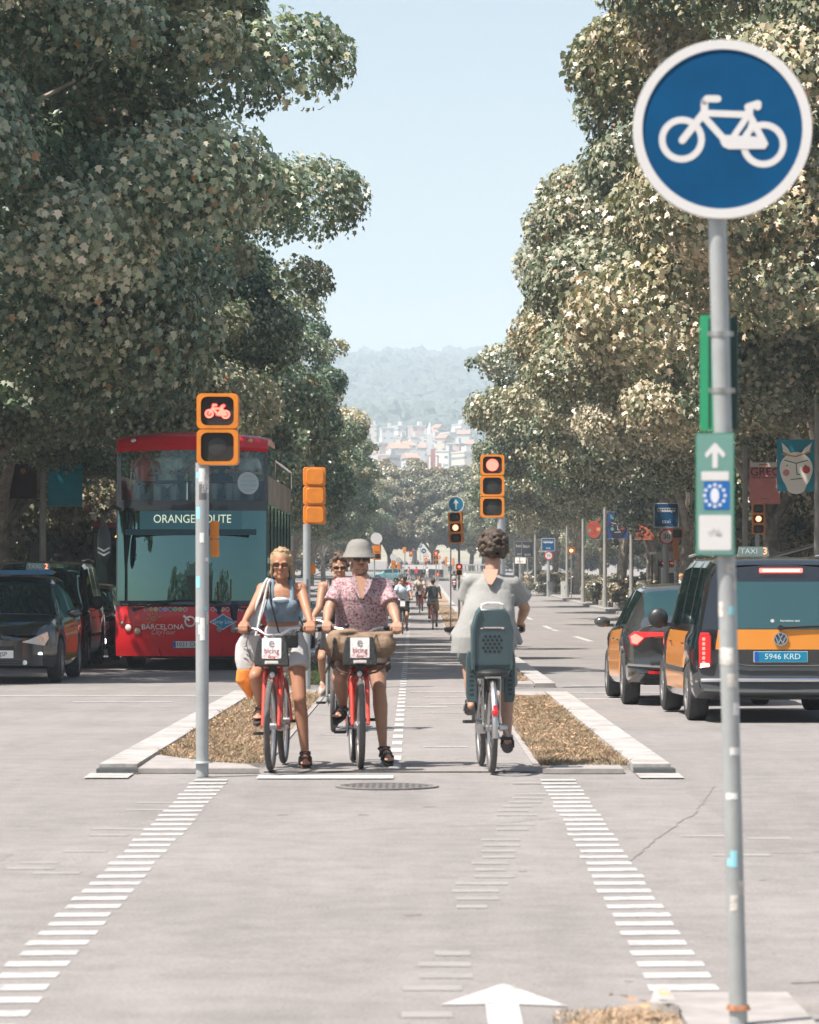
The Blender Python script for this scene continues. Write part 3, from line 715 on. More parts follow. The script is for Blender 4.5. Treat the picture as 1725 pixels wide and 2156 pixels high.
# rounder sunlit trees closing the avenue
for i, (x, z, sc, lab) in enumerate([(-9.5, 436, 1.12, 'pale round tree on the left edge of the gap at the avenue end'), (-4.0, 447, .98, 'pale round tree left of centre at the avenue end'),
        (1.5, 470, 1.1, 'pale round tree in the middle at the avenue end, set back'), (6.2, 440, 1.03, 'pale round tree right of centre above the stone balustrade'),
        (12, 450, 1.15, 'pale round tree at the right edge of the gap above the balustrade'), (-14.5, 462, 1.3, 'tall pale tree behind the left row at the avenue end'),
        (-1.0, 520, 1.3, 'tall pale tree farthest back in the middle of the avenue end'), (9, 520, 1.3, 'tall pale tree farthest back on the right of the avenue end'), (-8.5, 530, 1.4, 'tall pale tree farthest back on the left of the avenue end')]):
    plant_tree('P', x, z, lab, sc, rt.uniform(0, 6), 'round trees closing the avenue', 0.0)
for i, (x, z, sc, lab) in enumerate([(-10.8, 112, 1.0, 'low sunlit tree behind the taxis, nearest the black bus'), (-13.0, 104, 1.15, 'low sunlit tree behind the taxis, next to the banner pole'), (-15.5, 110, 1.25, 'low sunlit tree at the left edge behind the taxis'), (-9.9, 128, .95, 'low sunlit tree behind the black bus')]):
    plant_tree('S', x, z, lab, sc, rt.uniform(0, 6), 'low trees behind the taxis')

for i in range(14):
    sd = -1 if i % 2 else 1; k = i // 2
    plant_tree('S', sd * (14 + k * 5.5), 436 + (k % 3) * 7, '%s broad low tree %s of the avenue end, counted outwards' % (ORD[k] if k else 'innermost', 'left' if sd < 0 else 'right'), 1.9, i * .9, 'broad low trees beside the avenue end')
# ------------------------------------------------------------------ air
# bottom one metre below the lowest ground, top above the hill
def haze():
    lo, hi = -5.0, 330
    mb = MB(); mb.box((0, 2350, (lo + hi) / 2), (2900, 5300, hi - lo))
    m = bpy.data.materials.new('haze_air'); m.use_nodes = True; t = m.node_tree; t.nodes.remove(t.nodes['Principled BSDF'])
    v = t.nodes.new('ShaderNodeVolumePrincipled'); v.inputs['Color'].default_value = (0.72, 0.87, 1.0, 1); v.inputs['Density'].default_value = 0.0003
    v.inputs['Anisotropy'].default_value = 0.0
    t.links.new(v.outputs[0], t.nodes['Material Output'].inputs['Volume'])
    tag(obj('haze', mb, m, smooth=None), kind='stuff')
haze()
# ------------------------------------------------------------------ street furniture
def zof(py, s): return CZ - (py - 1205) / s
def signal_head(parent, M, n, w, h, lit=None, colour='red', lens='round', depth=0.16, back=False):
    "modules stacked downwards from local origin (top centre); local x right, y up, z towards the viewer"
    for k in range(n):
        cy_ = -(k + 0.5) * h
        T = M @ Matrix.Translation((0, cy_, 0))
        mb = MB()
        mb.prism(rrect(w, h - 0.006, 0.03 * w / 0.3), -depth, -0.02, T, 0.004)
        if not back:
            o1 = rrect(w, h - 0.006, 0.035 * w / 0.3, 4); o2 = rrect(w * .8, h * .8, 0.045 * w / 0.3, 4); n1 = len(o1)
            vs = [(p[0], p[1], -0.021) for p in o1] + [(p[0], p[1], 0.018) for p in o1] + [(p[0], p[1], 0.018) for p in o2] + [(p[0], p[1], -0.021) for p in o2]
            fs = []
            for a in range(3): fs += [(a * n1 + j, a * n1 + (j + 1) % n1, (a + 1) * n1 + (j + 1) % n1, (a + 1) * n1 + j) for j in range(n1)]
            mb.add(vs, fs, T)
        else:
            mb.prism(rrect(w * .8, h * .82, 0.05), -0.021, 0.012, T, 0.006)
        hs = obj('lamp_housing', mb, ORANGE, parent, 30)
        if back: continue
        mb = MB(); mb.prism(rrect(w * .8, h * .8, 0.045 * w / 0.3), -0.03, -0.012, T); obj('lens_screen', mb, LENSOFF, hs)
        r = min(w, h) * 0.3
        if lit == k:
            m1, m2 = {'red': (REDLED, REDCORE), 'amber': (AMBERLED, AMBERCORE)}[colour]
            if lens == 'bike':
                mb = MB(); bike_symbol(mb, w * .30, T @ Matrix.Translation((0, 0.0, -0.0115)), 1.5, 0.004); obj('lit_bicycle_symbol', mb, m2, hs)
                mb = MB(); bike_symbol(mb, w * .305, T @ Matrix.Translation((0, 0.0, -0.0118)), 2.3, 0.002); obj('glow_ring', mb, m1, hs)
            else:
                mb = MB(); mb.prism(disc(r, 28), -0.012, -0.006, T); o = obj('lens', mb, m1, hs)
                mb = MB()
                if w > .25 and parent.get('big'):
                    for ri in range(1, 8):
                        nn = ri * 6
                        for q in range(nn):
                            a = 2 * PI * q / nn; mb.ell((r * .92 * ri / 7.4 * math.cos(a), r * .92 * ri / 7.4 * math.sin(a), -0.005), (.0072, .0072, .004), T, 6, 4)
                else: mb.prism(disc(r * .8, 24), -0.0062, -0.003, T)
                obj('lit_diodes', mb, m2, hs)
        else:
            mb = MB(); mb.ell((0, 0, -0.016), (r * 1.02, r * 1.02, 0.008), T, 24, 8); obj('lens', mb, mat('unlit_lens_disc', (0.03, 0.032, 0.03), 0.4, bump=.4, bscale=200), hs)
def pole_part(parent, r, h, m=GALV, top=None, x=0, y=0, z0=0, name='pole', lean=0.0, n=20):
    mb = MB(); mb.cyl((x, y, z0 - 0.1), (x + lean, y, z0 + h), r, top or r, n); return obj(name, mb, m, parent)
def stickers(parent, r, items):
    for k, (z, a, w, h, m) in enumerate(items):
        mb = MB(); nseg = 5
        vs = []
        for i in range(nseg + 1):
            t = a + (i / nseg - .5) * w / r
            vs += [((r + .0015) * math.sin(t), -(r + .0015) * math.cos(t), z - h / 2), ((r + .0015) * math.sin(t), -(r + .0015) * math.cos(t), z + h / 2)]
        mb.add(vs, [(2 * i, 2 * i + 2, 2 * i + 3, 2 * i + 1) for i in range(nseg)])
        obj('sticker', mb, m, parent, None)
STK = [mat('sticker_white', (0.7, 0.71, 0.7), 0.6, var=.1, vscale=30), mat('sticker_cyan', (0.25, 0.55, 0.62), 0.6), mat('sticker_dark', (0.12, 0.12, 0.12), 0.6, var=.4, vscale=60), mat('sticker_worn', (0.5, 0.48, 0.45), 0.8, var=.3, vscale=40)]

# --- near bicycle sign on its leaning post
s0 = 625.0; y0 = F / s0
bx, tx = (1555 - 887) / s0, (1511 - 887) / s0
g0 = gz(y0) + 0.08; ztop = zof(470, s0)
sign = thing('bicycle_sign', 'tall leaning grey post with round blue bicycle sign and green panels, nearest the camera', 'bicycle sign', (bx, y0, g0))
lean_k = (tx - bx) / (ztop - g0)
H = ztop + .25 - g0
M0 = Matrix.Shear('XY', 4, (lean_k, 0)) if False else Matrix(((1, 0, lean_k, 0), (0, 1, 0, 0), (0, 0, 1, 0), (0, 0, 0, 1)))
mb = MB(); mb.cyl((0, 0, -.08), (0, 0, H), 0.0305, 0.0305, 28, M0); pole = obj('pole', mb, GALV, sign)
mb = MB(); mb.cyl((0, 0, 0.0), (0, 0, 0.016), 0.042, 0.036, 20); obj('rust_collar', mb, mat('rust', (0.32, 0.14, 0.07), 0.9, var=.4, vscale=30), sign)
def shx(z): return lean_k * z
zc = zof(275, s0) - g0; cx = (1519 - 887) / s0 - bx
DT = fr(cx, -0.045, zc, R(-4))
mb = MB()
mb.ring((0, 0, 0), 0.300, 0.268, -0.03, 0.006, 72, DT); mb.prism(disc(0.299, 72), -0.032, -0.028, DT)
face = obj('sign_disc', mb, SIGNWHITE, sign)
mb = MB(); mb.prism(disc(0.2675, 72), -0.028, 0.001, DT); obj('blue_field', mb, SIGNBLUE, face)
mb = MB()
T = DT @ Matrix.Translation((0.002, -0.012, 0.0011)) @ Matrix.Rotation(R(-1.5), 4, 'Z')
u = 1 / 2520.0  # symbol drawn in zoomed picture units about (945, 960)
def P_(x, y): return ((x - 945) * u, (960 - y) * u)
for (x, y, r) in ((600, 1025, 194), (1290, 1055, 194)):
    px, py = P_(x, y); mb.ring((px, py, 0), r * u, (r - 56) * u, 0, 0.0012, 48, T)
def thick(pts, w, d):
    for a, b in zip(pts, pts[1:]): bolt_line(mb, P_(*a), P_(*b), w * u, 0, d, T)
thick([(605, 1030), (785, 790)], 64, .0014); thick([(785, 790), (782, 700), (805, 678)], 62, .0015); thick([(805, 676), (895, 676)], 60, .0016)
thick([(790, 798), (1150, 805)], 56, .0017); thick([(790, 840), (960, 1020)], 58, .0018); thick([(1030, 1000), (1140, 830)], 52, .0019)
thick([(1150, 1000), (1190, 860)], 44, .0020); thick([(1150, 780), (1300, 1050)], 56, .0021); thick([(1150, 740), (1235, 712)], 60, .0022); thick([(1225, 715), (1232, 735)], 64, .0023)
thick([(1165, 800), (1168, 750)], 60, .0024)
out = [P_(*p) for p in ((930, 1010), (975, 980), (1240, 990), (1265, 985), (1325, 1050), (1305, 1092), (1000, 1100), (950, 1080), (925, 1040))]
mb.prism(out, 0, .0026, T)
obj('bicycle_symbol', mb, SIGNWHITE, face)
# green box sign seen nearly edge-on, held by two clamps
GREEN = mat('green_enamel', (0.02, 0.25, 0.12), 0.4, var=.06); DGREEN = mat('dark_green_enamel', (0.015, 0.05, 0.045), 0.5)
zb = zof(905, s0) - g0; zt = zof(660, s0) - g0; xm = shx((zb + zt) / 2)
mb = MB()
mb.prism(rrect(.052, zt - zb, .008), -.03, 0, fr(xm - .041 - .0, .075, (zb + zt) / 2, R(-14)))
obj('green_sign_edge', mb, GREEN, sign)
mb = MB(); mb.prism(rrect(.024, zt - zb - .01, .006), -.02, 0, fr(xm + .052, .085, (zb + zt) / 2, R(8))); mb.box((xm + .0, .078, (zb + zt) / 2), (.075, .012, zt - zb - .02)); obj('green_sign_back', mb, DGREEN, sign)
for py in (703, 822):
    z = zof(py, s0) - g0; mb = MB(); mb.cyl((shx(z), 0, z - .009), (shx(z), 0, z + .009), .034, .034, 20); mb.box((shx(z) + .0, -.001, z), (.088, .012, .016)); obj('clamp', mb, STEEL, sign)
# lower route board: arrow, emblem, white panel
zb2 = zof(1168, s0) - g0; zt2 = zof(915, s0) - g0; zm2 = (zb2 + zt2) / 2; xb = (1503.5 - 887) / s0 - bx
BT = fr(xb, -.05, zm2, R(-3)); bw = .122; bh = zt2 - zb2
TEALG = mat('teal_green_sign', (0.13, 0.27, 0.24), 0.45, var=.04); RIMG = mat('green_sign_rim', (0.03, 0.2, 0.12), 0.45)
mb = MB(); mb.prism(rrect(bw + .008, bh + .008, .008), -.012, -.001, BT); board = obj('route_board', mb, RIMG, sign)
mb = MB(); mb.prism(rrect(bw, bh, .006), -.001, .0005, BT); obj('board_face', mb, TEALG, board)
def at_b(py, px=1503.5): return BT @ Matrix.Translation(((px - 1503.5) / s0, zof(py, s0) - g0 - zm2, .0006))
ar = MB(); T = at_b(958)
ar.prism([(-.009, -.045), (.009, -.045), (.009, .008), (.028, -.012), (.033, -.004), (.033, .004), (.003, .038), (-.003, .038), (-.033, .004), (-.033, -.004), (-.028, -.012), (-.009, .008)], 0, .001, T)
obj('arrow', ar, SIGNWHITE, board)
mb = MB(); mb.prism(rrect(.092, .03, .003), 0, .001, at_b(1003)); obj('route_name_plate', mb, SIGNWHITE, board)
mb = MB(); mb.prism(rrect(.086, .094, .004), 0, .0011, at_b(1044, 1507)); em = obj('emblem_field', mb, mat('emblem_blue', (0.01, 0.12, 0.38), .4), board)
mb = MB(); mb.prism([(.018 * math.cos(a) * .8, .026 * math.sin(a)) for a in [2 * PI * k / 24 for k in range(24)]], 0, .0011, at_b(1044, 1503) @ Matrix.Translation((0, 0, .0011)))
for k in range(12):
    a = 2 * PI * k / 12; mb.prism(disc(.0058, 10, .034 * math.cos(a), .036 * math.sin(a)), 0, .001, at_b(1044, 1503) @ Matrix.Translation((0, 0, .0011)))
obj('emblem_ring', mb, mat('emblem_silver', (0.62, 0.66, 0.72), .4), em)
mb = MB(); mb.prism(rrect(.108, .118, .006), 0, .001, at_b(1122)); wp = obj('white_panel', mb, SIGNWHITE, board)
mb = MB(); bike_symbol(mb, .024, at_b(1120) @ Matrix.Translation((0, 0, .001)), 1.0, .0008); obj('worn_bicycle_mark', mb, mat('worn_grey_mark', (0.5, 0.5, 0.5), .6), wp)
rs = random.Random(12)
for k in range(16):
    z = rs.uniform(.35, 1.45) if k < 9 else rs.uniform(1.0, 1.5); a = rs.uniform(-1.1, 1.1); w, h = rs.uniform(.02, .045), rs.uniform(.02, .06); r = .0315
    mb = MB(); vs = []
    for i in range(5):
        t = a + (i / 4 - .5) * w / r; vs += [(shx(z) + r * math.sin(t), -r * math.cos(t), z - h / 2), (shx(z) + r * math.sin(t), -r * math.cos(t), z + h / 2)]
    mb.add(vs, [(2 * i, 2 * i + 2, 2 * i + 3, 2 * i + 1) for i in range(4)]); obj('sticker', mb, [STK[0], STK[3], STK[3], STK[1], STK[3]][k % 5], sign, None)

# --- left cycle signal at the stop line
def sig_thing(name, label, px, s, group='traffic signals along the bike lane', dz=.1):
    p = at(px, s, dz); return thing(name, label, 'traffic signal', p, 0, group)
t = sig_thing('cycle_signal', 'near orange traffic signal with lit red bicycle symbol on a grey post, left', 426, 289)
t['big'] = 1; zg = t.location.z
pole_part(t, .046, zof(980, 289) - zg + .02, GALV, .05)
signal_head(t, fr((458.5 - 426) / 289, -.04, zof(828, 289) - zg), 2, .30, .262, 0, 'red', 'bike', .22)
mb = MB(); mb.prism(rrect(.06, .13, .015), -.1, 0, fr(.085, .05, zof(1115, 289) - zg)); mb.prism(rrect(.06, .13, .015), -.1, 0, fr(.085, .05, zof(1154, 289) - zg)); mb.box((.05, .08, zof(1135, 289) - zg), (.05, .04, .02))
obj('side_signal', mb, ORANGE, t)
rs = random.Random(4)
stickers(t, .0485, [(rs.uniform(.7, 2.1) if k > 3 else rs.uniform(.95, 1.35), rs.uniform(-1, 1), rs.uniform(.025, .06), rs.uniform(.02, .13), STK[rs.choice([0, 0, 3, 3, 2, 1])]) for k in range(15)])
mb = MB(); mb.cyl((0, 0, 0), (0, 0, .012), .075, .07, 20); obj('base_plate', mb, GALV, t)
# --- second post: signal seen from the back
t = sig_thing('traffic_signal', 'orange three-lamp signal seen from behind on a grey post, between woman and red bus', 646, 154); zg = t.location.z
pole_part(t, .052, zof(1105, 154) - zg + .01)
signal_head(t, fr((663 - 646) / 154, .0, zof(983, 154) - zg, R(6)), 3, .30, .262, back=True)
mb = MB(); mb.prism(rrect(.07, .14, .02), -.1, 0, fr(.085, .04, zof(1198, 154) - zg)); mb.box((.06, .08, zof(1198, 154) - zg), (.04, .03, .02)); obj('side_signal', mb, ORANGE, t)
stickers(t, .0525, [(1.3, .2, .03, .2, STK[2]), (1.05, -.3, .05, .08, STK[3]), (.8, .3, .04, .06, STK[3])])
# --- right three-lamp signal
t = sig_thing('traffic_signal', 'orange three-lamp signal with round red light on a grey post above the curly haired cyclist', 1055, 154); t['big'] = 1; zg = t.location.z
pole_part(t, .062, zof(1090, 154) - zg + .02)
signal_head(t, fr((1037 - 1055) / 154, -.05, zof(957, 154) - zg), 3, .325, .288, 0, 'red', 'round', .2)
# --- leaning signal with amber light and blue arrow disc
t = sig_thing('traffic_signal', 'leaning signal with bright amber light under a round blue arrow sign', 967, 80); zg = t.location.z
pole_part(t, .03, zof(1079, 80) - zg, GPOLE); pole_part(t, .018, zof(1140, 80) - zg, GALV, x=-.22)
signal_head(t, fr(-.12, -.05, zof(1078, 80) - zg, R(-14), R(3)), 3, .37, .275, 1, 'amber', 'round', .16)
mb = MB(); T = fr(-.085, -.08, zof(1062, 80) - zg); mb.ring((0, 0, 0), .215, .19, -.01, .006, 36, T); mb.prism(disc(.214, 36), -.012, -.008, T); d = obj('arrow_disc', mb, SIGNWHITE, t)
mb = MB(); mb.prism(disc(.19, 36), -.008, 0, T); obj('blue_field', mb, SIGNTEAL, d)
mb = MB(); mb.prism(arrow_outline(.27, .15, .11, .045), 0, .003, T @ Matrix.Rotation(R(2), 4, 'Z')); obj('arrow', mb, SIGNWHITE, d)
signal_head(t, fr(.0, -.05, zof(1187, 80) - zg), 2, .16, .155, 0, 'red', 'round', .1)
# --- other signals down the avenue
def small_signal(label, X, s, py_top, n, w, h, lit, colour, back=False, disc_r=0, disc_col=None, px_off=0, group='far traffic signals', lens_low=False):
    Y = F / s; p = V((X, Y, gz(Y) + .02)); t = thing('traffic_signal', label, 'traffic signal', p, 0, group)
    zt = zof(py_top, s) - p.z
    pole_part(t, .035, zt + (disc_r * 2 if disc_r else 0) - .05, GALV, n=10)
    signal_head(t, fr(px_off, -.03, zt), n, w, h, lit, colour, 'round', .14, back)
    if lens_low:
        mb = MB(); mb.prism(rrect(w * .6, h * .6, .02), 0.012, .02, fr(px_off + .03, -.03, zt - h * (n - .5))); obj('lens_screen', mb, LENSOFF, t)
    if disc_r:
        mb = MB(); mb.prism(disc(disc_r, 28), -.01, 0, fr(px_off - .02, -.06, zt + disc_r + .02)); obj('sign_disc', mb, disc_col or SIGNWHITE, t)
    return t
small_signal('orange signal box under a plain white disc, just behind the man in the bucket hat', -2.24, 44, 1147, 2, .4, .36, None, '', True, .28, SIGNWHITE, .12, lens_low=True)
small_signal('tall far signal with round red light right of the oncoming riders, straight ahead', .95, 33, 1160, 3, .3, .29, 0, 'red')
small_signal('far signal with red light, short two-lamp head left of the taller red one', .42, 24, 1175, 2, .27, .32, 0, 'red')
small_signal('far orange signal under a white disc beside the left kerb of the avenue', -2.3, 26, 1180, 2, .36, .34, None, '', True, .27, SIGNWHITE, .06)
small_signal('far orange signal under a grey ringed disc left of the crossing crowd', -2.25, 21.5, 1185, 2, .36, .3, None, '', True, .27, mat('grey_disc', (.35, .36, .36), .5), .05)
small_signal('far orange signal seen from behind high over the crowd, left', -1.9, 18.4, 1152, 2, .4, .35, None, '', True)
small_signal('far signal with red light over the crowd under a triangle sign', -1.2, 18, 1161, 2, .42, .32, 0, 'red')
small_signal('far right signal with a red light before the dark trunks', 2.05, 18.2, 1170, 1, .42, .4, 0, 'red')
small_signal('red signal on a pole right of the second bus and taxi sign', 9.3, 34, 1152, 1, .42, .42, 0, 'amber')
small_signal('pair of orange signal boxes by the balustrade, left one', 2.9, 18.1, 1172, 1, .28, 1.1, None, '', True)
small_signal('pair of orange signal boxes by the balustrade, right one', 3.75, 18.1, 1175, 1, .28, .9, None, '', True)
small_signal('tiny orange signal low behind the rider with the backpack', 1.05, 33.5, 1205, 1, .24, .26, 0, 'red')
# amber signal at right behind the taxi, beside a post
Y = F / 80; t = thing('traffic_signal', 'orange three-lamp signal with amber middle light above the orange taxi van', 'traffic signal', (8.85, Y, gz(Y) + .14), 0, 'far traffic signals'); zg = t.location.z
pole_part(t, .06, zof(1125, 80) - zg); signal_head(t, fr(.03, -.05, zof(1060, 80) - zg), 3, .34, .27, 1, 'amber', 'round', .16)
# round blue and triangular signs over the far crossing
def far_sign(label, X, s, py, r, kind):
    Y = F / s; t = thing('road_sign', label, 'road sign', (X, Y, gz(Y)), 0, 'far road signs'); z = zof(py, s) - t.location.z
    pole_part(t, .03, z, GALV, n=8); T = fr(0, -.04, z)
    mb = MB()
    if kind == 'tri':
        mb.prism([(-r, -r * .7), (r, -r * .7), (0, r)], 0, .01, T); o = obj('warning_triangle', mb, SIGNRED, t)
        mb = MB(); mb.prism([(-r * .7, -r * .52), (r * .7, -r * .52), (0, r * .68)], .0, .014, T); obj('white_field', mb, SIGNWHITE, o)
    else:
        mb.prism(disc(r, 24), 0, .01, T); o = obj('sign_disc', mb, SIGNWHITE, t)
        mb = MB(); mb.prism(disc(r * .88, 24), 0, .013, T); obj('blue_field', mb, SIGNBLUE if kind == 'bike' else SIGNTEAL, o)
        mb = MB()
        if kind == 'bike': bike_symbol(mb, r * .55, T @ Matrix.Translation((0, 0, .013)), 1.3)
        elif kind == 'arrow': mb.prism(arrow_outline(r * 1.2, r * .8, r * .5, r * .25), .013, .016, T)
        else: bolt_line(mb, (-r * .4, r * .4), (r * .4, -r * .4), r * .25, .013, .016, T)
        obj('symbol', mb, SIGNWHITE, o)
far_sign('far round blue bicycle sign over the crossing crowd, largest of the blue ones', .28, 19, 1160, .32, 'bike')
far_sign('far round blue arrow sign above the bicycle sign', -.1, 16.5, 1150, .26, 'arrow')
far_sign('far round light blue sign right of the tall red signal', 2.0, 17, 1162, .3, 'bar')
far_sign('far round light blue sign at the left over the crowd', -2.1, 16, 1151, .2, 'bar')
far_sign('far warning triangle left above the crowd', -.95, 17.4, 1157, .3, 'tri')
far_sign('far warning triangle beside the bicycle sign', .62, 17.5, 1169, .3, 'tri')
for px, s, w, h, py, lab in ((597, 33, .26, 1.0, 1136, 'tall narrow white board beside the rear of the red bus'), (611, 31, .45, 1.0, 1144, 'grey white square board right of the narrow board behind the bus')):
    p = at(px, s, .14); t = thing('notice_board', lab, 'notice board', p); pole_part(t, .04, zof(py, s) - p.z - h / 2 + .1, GALV, n=10)
    mb = MB(); mb.box((0, 0, zof(py, s) - p.z), (w, .06, h)); obj('board', mb, mat('board_white', (.6, .6, .6), .5, var=.1), t)

# --- lamp posts with festival banners
TERRA = mat('banner_terracotta', (0.65, 0.15, 0.08), .7, var=.08); PINK = mat('banner_pink', (0.8, 0.29, 0.28), .7, var=.05); TEALB = mat('banner_teal', (0.0, 0.24, 0.33), .6, var=.1)
BLUEB = mat('banner_blue', (0.02, 0.05, 0.22), .6, var=.1); GREENB = mat('banner_green', (0.06, 0.15, 0.09), .6, var=.08); CREAM = mat('banner_cream', (0.82, 0.8, 0.74), .6)
def curved_board(w, h, T, bow=.04, d=.006):
    mb = MB(); n = 10; vs = []
    for zz in (0, d):
        for i in range(n + 1):
            for j in range(n + 1):
                u_, v_ = i / n, j / n
                vs.append(((u_ - .5) * w, (v_ - .5) * h, zz + bow * math.sin(u_ * 3.1) * math.sin(v_ * 5) * .5))
    fs = []
    L = (n + 1) ** 2
    for i in range(n):
        for j in range(n):
            a = i * (n + 1) + j; fs.append((a, a + n + 1, a + n + 2, a + 1)); fs.append((L + a, L + a + 1, L + a + n + 2, L + a + n + 1))
    for i in range(n):
        for a, b in ((i * (n + 1), (i + 1) * (n + 1)), (i * (n + 1) + n, (i + 1) * (n + 1) + n), (i, i + 1), (n * (n + 1) + i, n * (n + 1) + i + 1)): fs.append((a, b, L + b, L + a))
    mb.add(vs, fs, T); return mb
def lamp_post(label, px_x, s, h=8.5, r=.09, arm=True, side=1, banners=(), group='lamp posts along the avenue'):
    Y = F / s; t = thing('lamp_post', label, 'lamp post', (px_x, Y, gz(Y) + .14), 0, group)
    pole_part(t, r, h, GPOLE, r * .55, n=14)
    mb = MB(); mb.cyl((0, 0, 0), (0, 0, .9), r * 1.35, r * 1.2, 14); obj('base_sleeve', mb, GPOLE, t)
    if arm:
        mb = MB(); mb.tube([(0, 0, h - .1), (-side * .5, 0, h + .25), (-side * 1.5, 0, h + .35)], r * .5, 8); a = obj('arm', mb, GPOLE, t)
        mb = MB(); mb.box((-side * 1.75, 0, h + .35), (.7, .28, .12)); obj('lantern', mb, DGREY, a)
    for (kind, x0, w, py, hh) in banners:
        z = zof(py, s) - t.location.z; T = fr(x0 + w / 2, 0.0, z)
        fld = {'grec': TERRA, 'grecp': PINK, 'blue': BLUEB, 'green': GREENB, 'teal': TEALB, 'plain': TEALB, 'dark': mat('banner_dark', (.05, .02, .015), .7)}[kind]
        b = obj('banner', curved_board(w, hh, T), fld, t); F2 = T @ Matrix.Translation((0, 0, .028))
        mb = MB(); mb.cyl((0, 0, z + hh / 2), (x0 + w, 0, z + hh / 2), .012, .012, 8); mb.cyl((0, 0, z - hh / 2), (x0 + w, 0, z - hh / 2), .012, .012, 8); obj('banner_rail', mb, STEEL, t)
        k = w / .86
        if kind in ('grec', 'grecp'):
            tcol = mat('banner_ink', (0.1, 0.02, 0.02), .7)
            mb = MB(); mb.box((0, hh * .44, .0), (w * .98, hh * .11, .003), F2); obj('white_band', mb, CREAM, b)
            mb = MB(); mb.box((-w * .05, hh * .44, .003), (w * .3, hh * .035, .002), F2); obj('orange_mark', mb, mat('banner_orange', (.7, .25, .05), .6), b)
            text('GREC', .32 * k, tcol, b, F2 @ Matrix.Translation((0, hh * .26, .001)), xs=1.02)
            text('FESTIVAL DE BARCELONA', .062 * k, tcol, b, F2 @ Matrix.Translation((0, hh * .13, .001)))
            text('BARCELONA', .04 * k, tcol, b, F2 @ Matrix.Translation((0, -hh * .38, .001)))
        elif kind in ('teal', 'green', 'blue'):
            fc = {'teal': CREAM, 'green': mat('face_red', (.42, .07, .04), .6), 'blue': mat('face_dark', (.02, .022, .035), .6)}[kind]
            ink = mat('ink_black', (.03, .03, .035), .6) if kind != 'blue' else CREAM
            mb = MB(); mb.prism([(.43 * w * math.cos(a) * (1 + .05 * math.sin(3 * a)), (-.1 + .36 * math.sin(a) * (1.25 if a > PI and kind == 'teal' and 4 < a < 5.4 else 1)) * hh) for a in [2 * PI * i / 30 for i in range(30)]], 0, .003, F2); fo = obj('drawn_face', mb, fc, b)
            mb = MB()
            hc = {'teal': CREAM, 'green': fc, 'blue': mat('horn_green', (.1, .3, .18), .6)}[kind]
            for sx in (-1, 1):
                mb.prism([(sx * .1 * w, .18 * hh), (sx * .34 * w, .26 * hh), (sx * (.42 if sx > 0 else .38) * w, .44 * hh), (sx * .22 * w, .33 * hh)], 0, .0034, F2)
            obj('drawn_horns', mb, hc, b)
            T2 = F2 @ Matrix.Translation((0, 0, .0034)); mb = MB()
            bolt_line(mb, (-.3 * w, .1 * hh), (0, .04 * hh), .02, 0, .001, T2); bolt_line(mb, (0, .04 * hh), (.3 * w, .1 * hh), .02, 0, .0012, T2)
            bolt_line(mb, (0, .04 * hh), (.02 * w, -.17 * hh), .018, 0, .0014, T2); bolt_line(mb, (.02 * w, -.17 * hh), (.1 * w, -.17 * hh), .018, 0, .0016, T2)
            bolt_line(mb, (-.14 * w, -.27 * hh), (.16 * w, -.25 * hh), .018, 0, .0018, T2)
            for sx in (-1, 1): mb.prism(disc(.018, 10, sx * .24 * w, 0), 0, .002, T2)
            obj('drawn_lines', mb, ink, b)
            mb = MB(); mb.prism(disc(.09 * k, 20, .26 * w, -.08 * hh), 0, .001, T2); obj('drawn_cheek', mb, mat('cheek_red', (.5, .05, .04), .6) if kind != 'green' else mat('cheek_yellow', (.6, .35, .1), .6), b)
            mb = MB(); mb.prism(disc(.075 * k, 20, -.26 * w, -.14 * hh), 0, .001, T2); obj('drawn_cheek', mb, mat('cheek_pink', (.6, .25, .25), .6) if kind == 'teal' else mat('cheek_teal', (.1, .3, .28), .6), b)
            if kind == 'teal':
                mb = MB(); bolt_line(mb, (-.36 * w, .22 * hh), (-.02 * w, .17 * hh), .035, 0, .0012, T2); bolt_line(mb, (-.02 * w, .17 * hh), (.38 * w, .27 * hh), .035, 0, .0014, T2); obj('drawn_hairband', mb, mat('band_ochre', (.6, .3, .1), .6), b)
        elif kind == 'plain':
            text('GREC', .3, mat('ink_navy', (.0, .03, .05), .6), b, F2 @ Matrix.Translation((0, hh * .36, .001)))
        elif kind == 'dark':
            mb = MB(); mb.prism(disc(.07, 20, .05, .1), 0, .002, F2); obj('drawn_spot', mb, mat('spot_orange', (.7, .25, .08), .6), b)
    return t
lamp_post('lamp post with the teal horned face banner at the right edge of the picture', 9.12, 91.5, 8.5, .09, True, 1, [('teal', -.93, .88, 980, 1.2)])
lamp_post('lamp post rising behind the orange taxi van with a pink festival banner', 9.1, 75, 9, .095, True, 1, [('grecp', .12, .86, 1017, 1.17)])
lamp_post('lamp post with red festival banner, left of the taxi sign', 9.02, 49.1, 8.5, .1, True, 1, [('grec', .12, .86, 1107, 1.2)])
lamp_post('lamp post with dark blue face banner, second from the taxi sign', 9.0, 43, 8.5, .1, True, 1, [('blue', .12, .98, 1106, 1.3)])
lamp_post('lamp post with green banner of a red face among the hedges', 9.0, 37.9, 8.5, .1, True, 1, [('green', .12, .96, 1110, 1.35)])
lamp_post('lamp post in the left foliage shade with teal banner behind the near taxi', -9.6, 83, 7, .1, True, -1, [('plain', .12, .88, 1018, 1.15), ('dark', -.95, .8, 1000, 1.2)])
lamp_post('pale tall lamp post rising out of the foliage above the red bus, left one', -9.0, 66.9, 9.0, .075, True, -1)
lamp_post('pale tall lamp post rising out of the foliage above the red bus, right one', -9.0, 59.9, 9.2, .065, True, -1)
lamp_post('thin grey lamp post beside the two black culture boards, right one', 8.9, 27, 8, .09, True, 1)
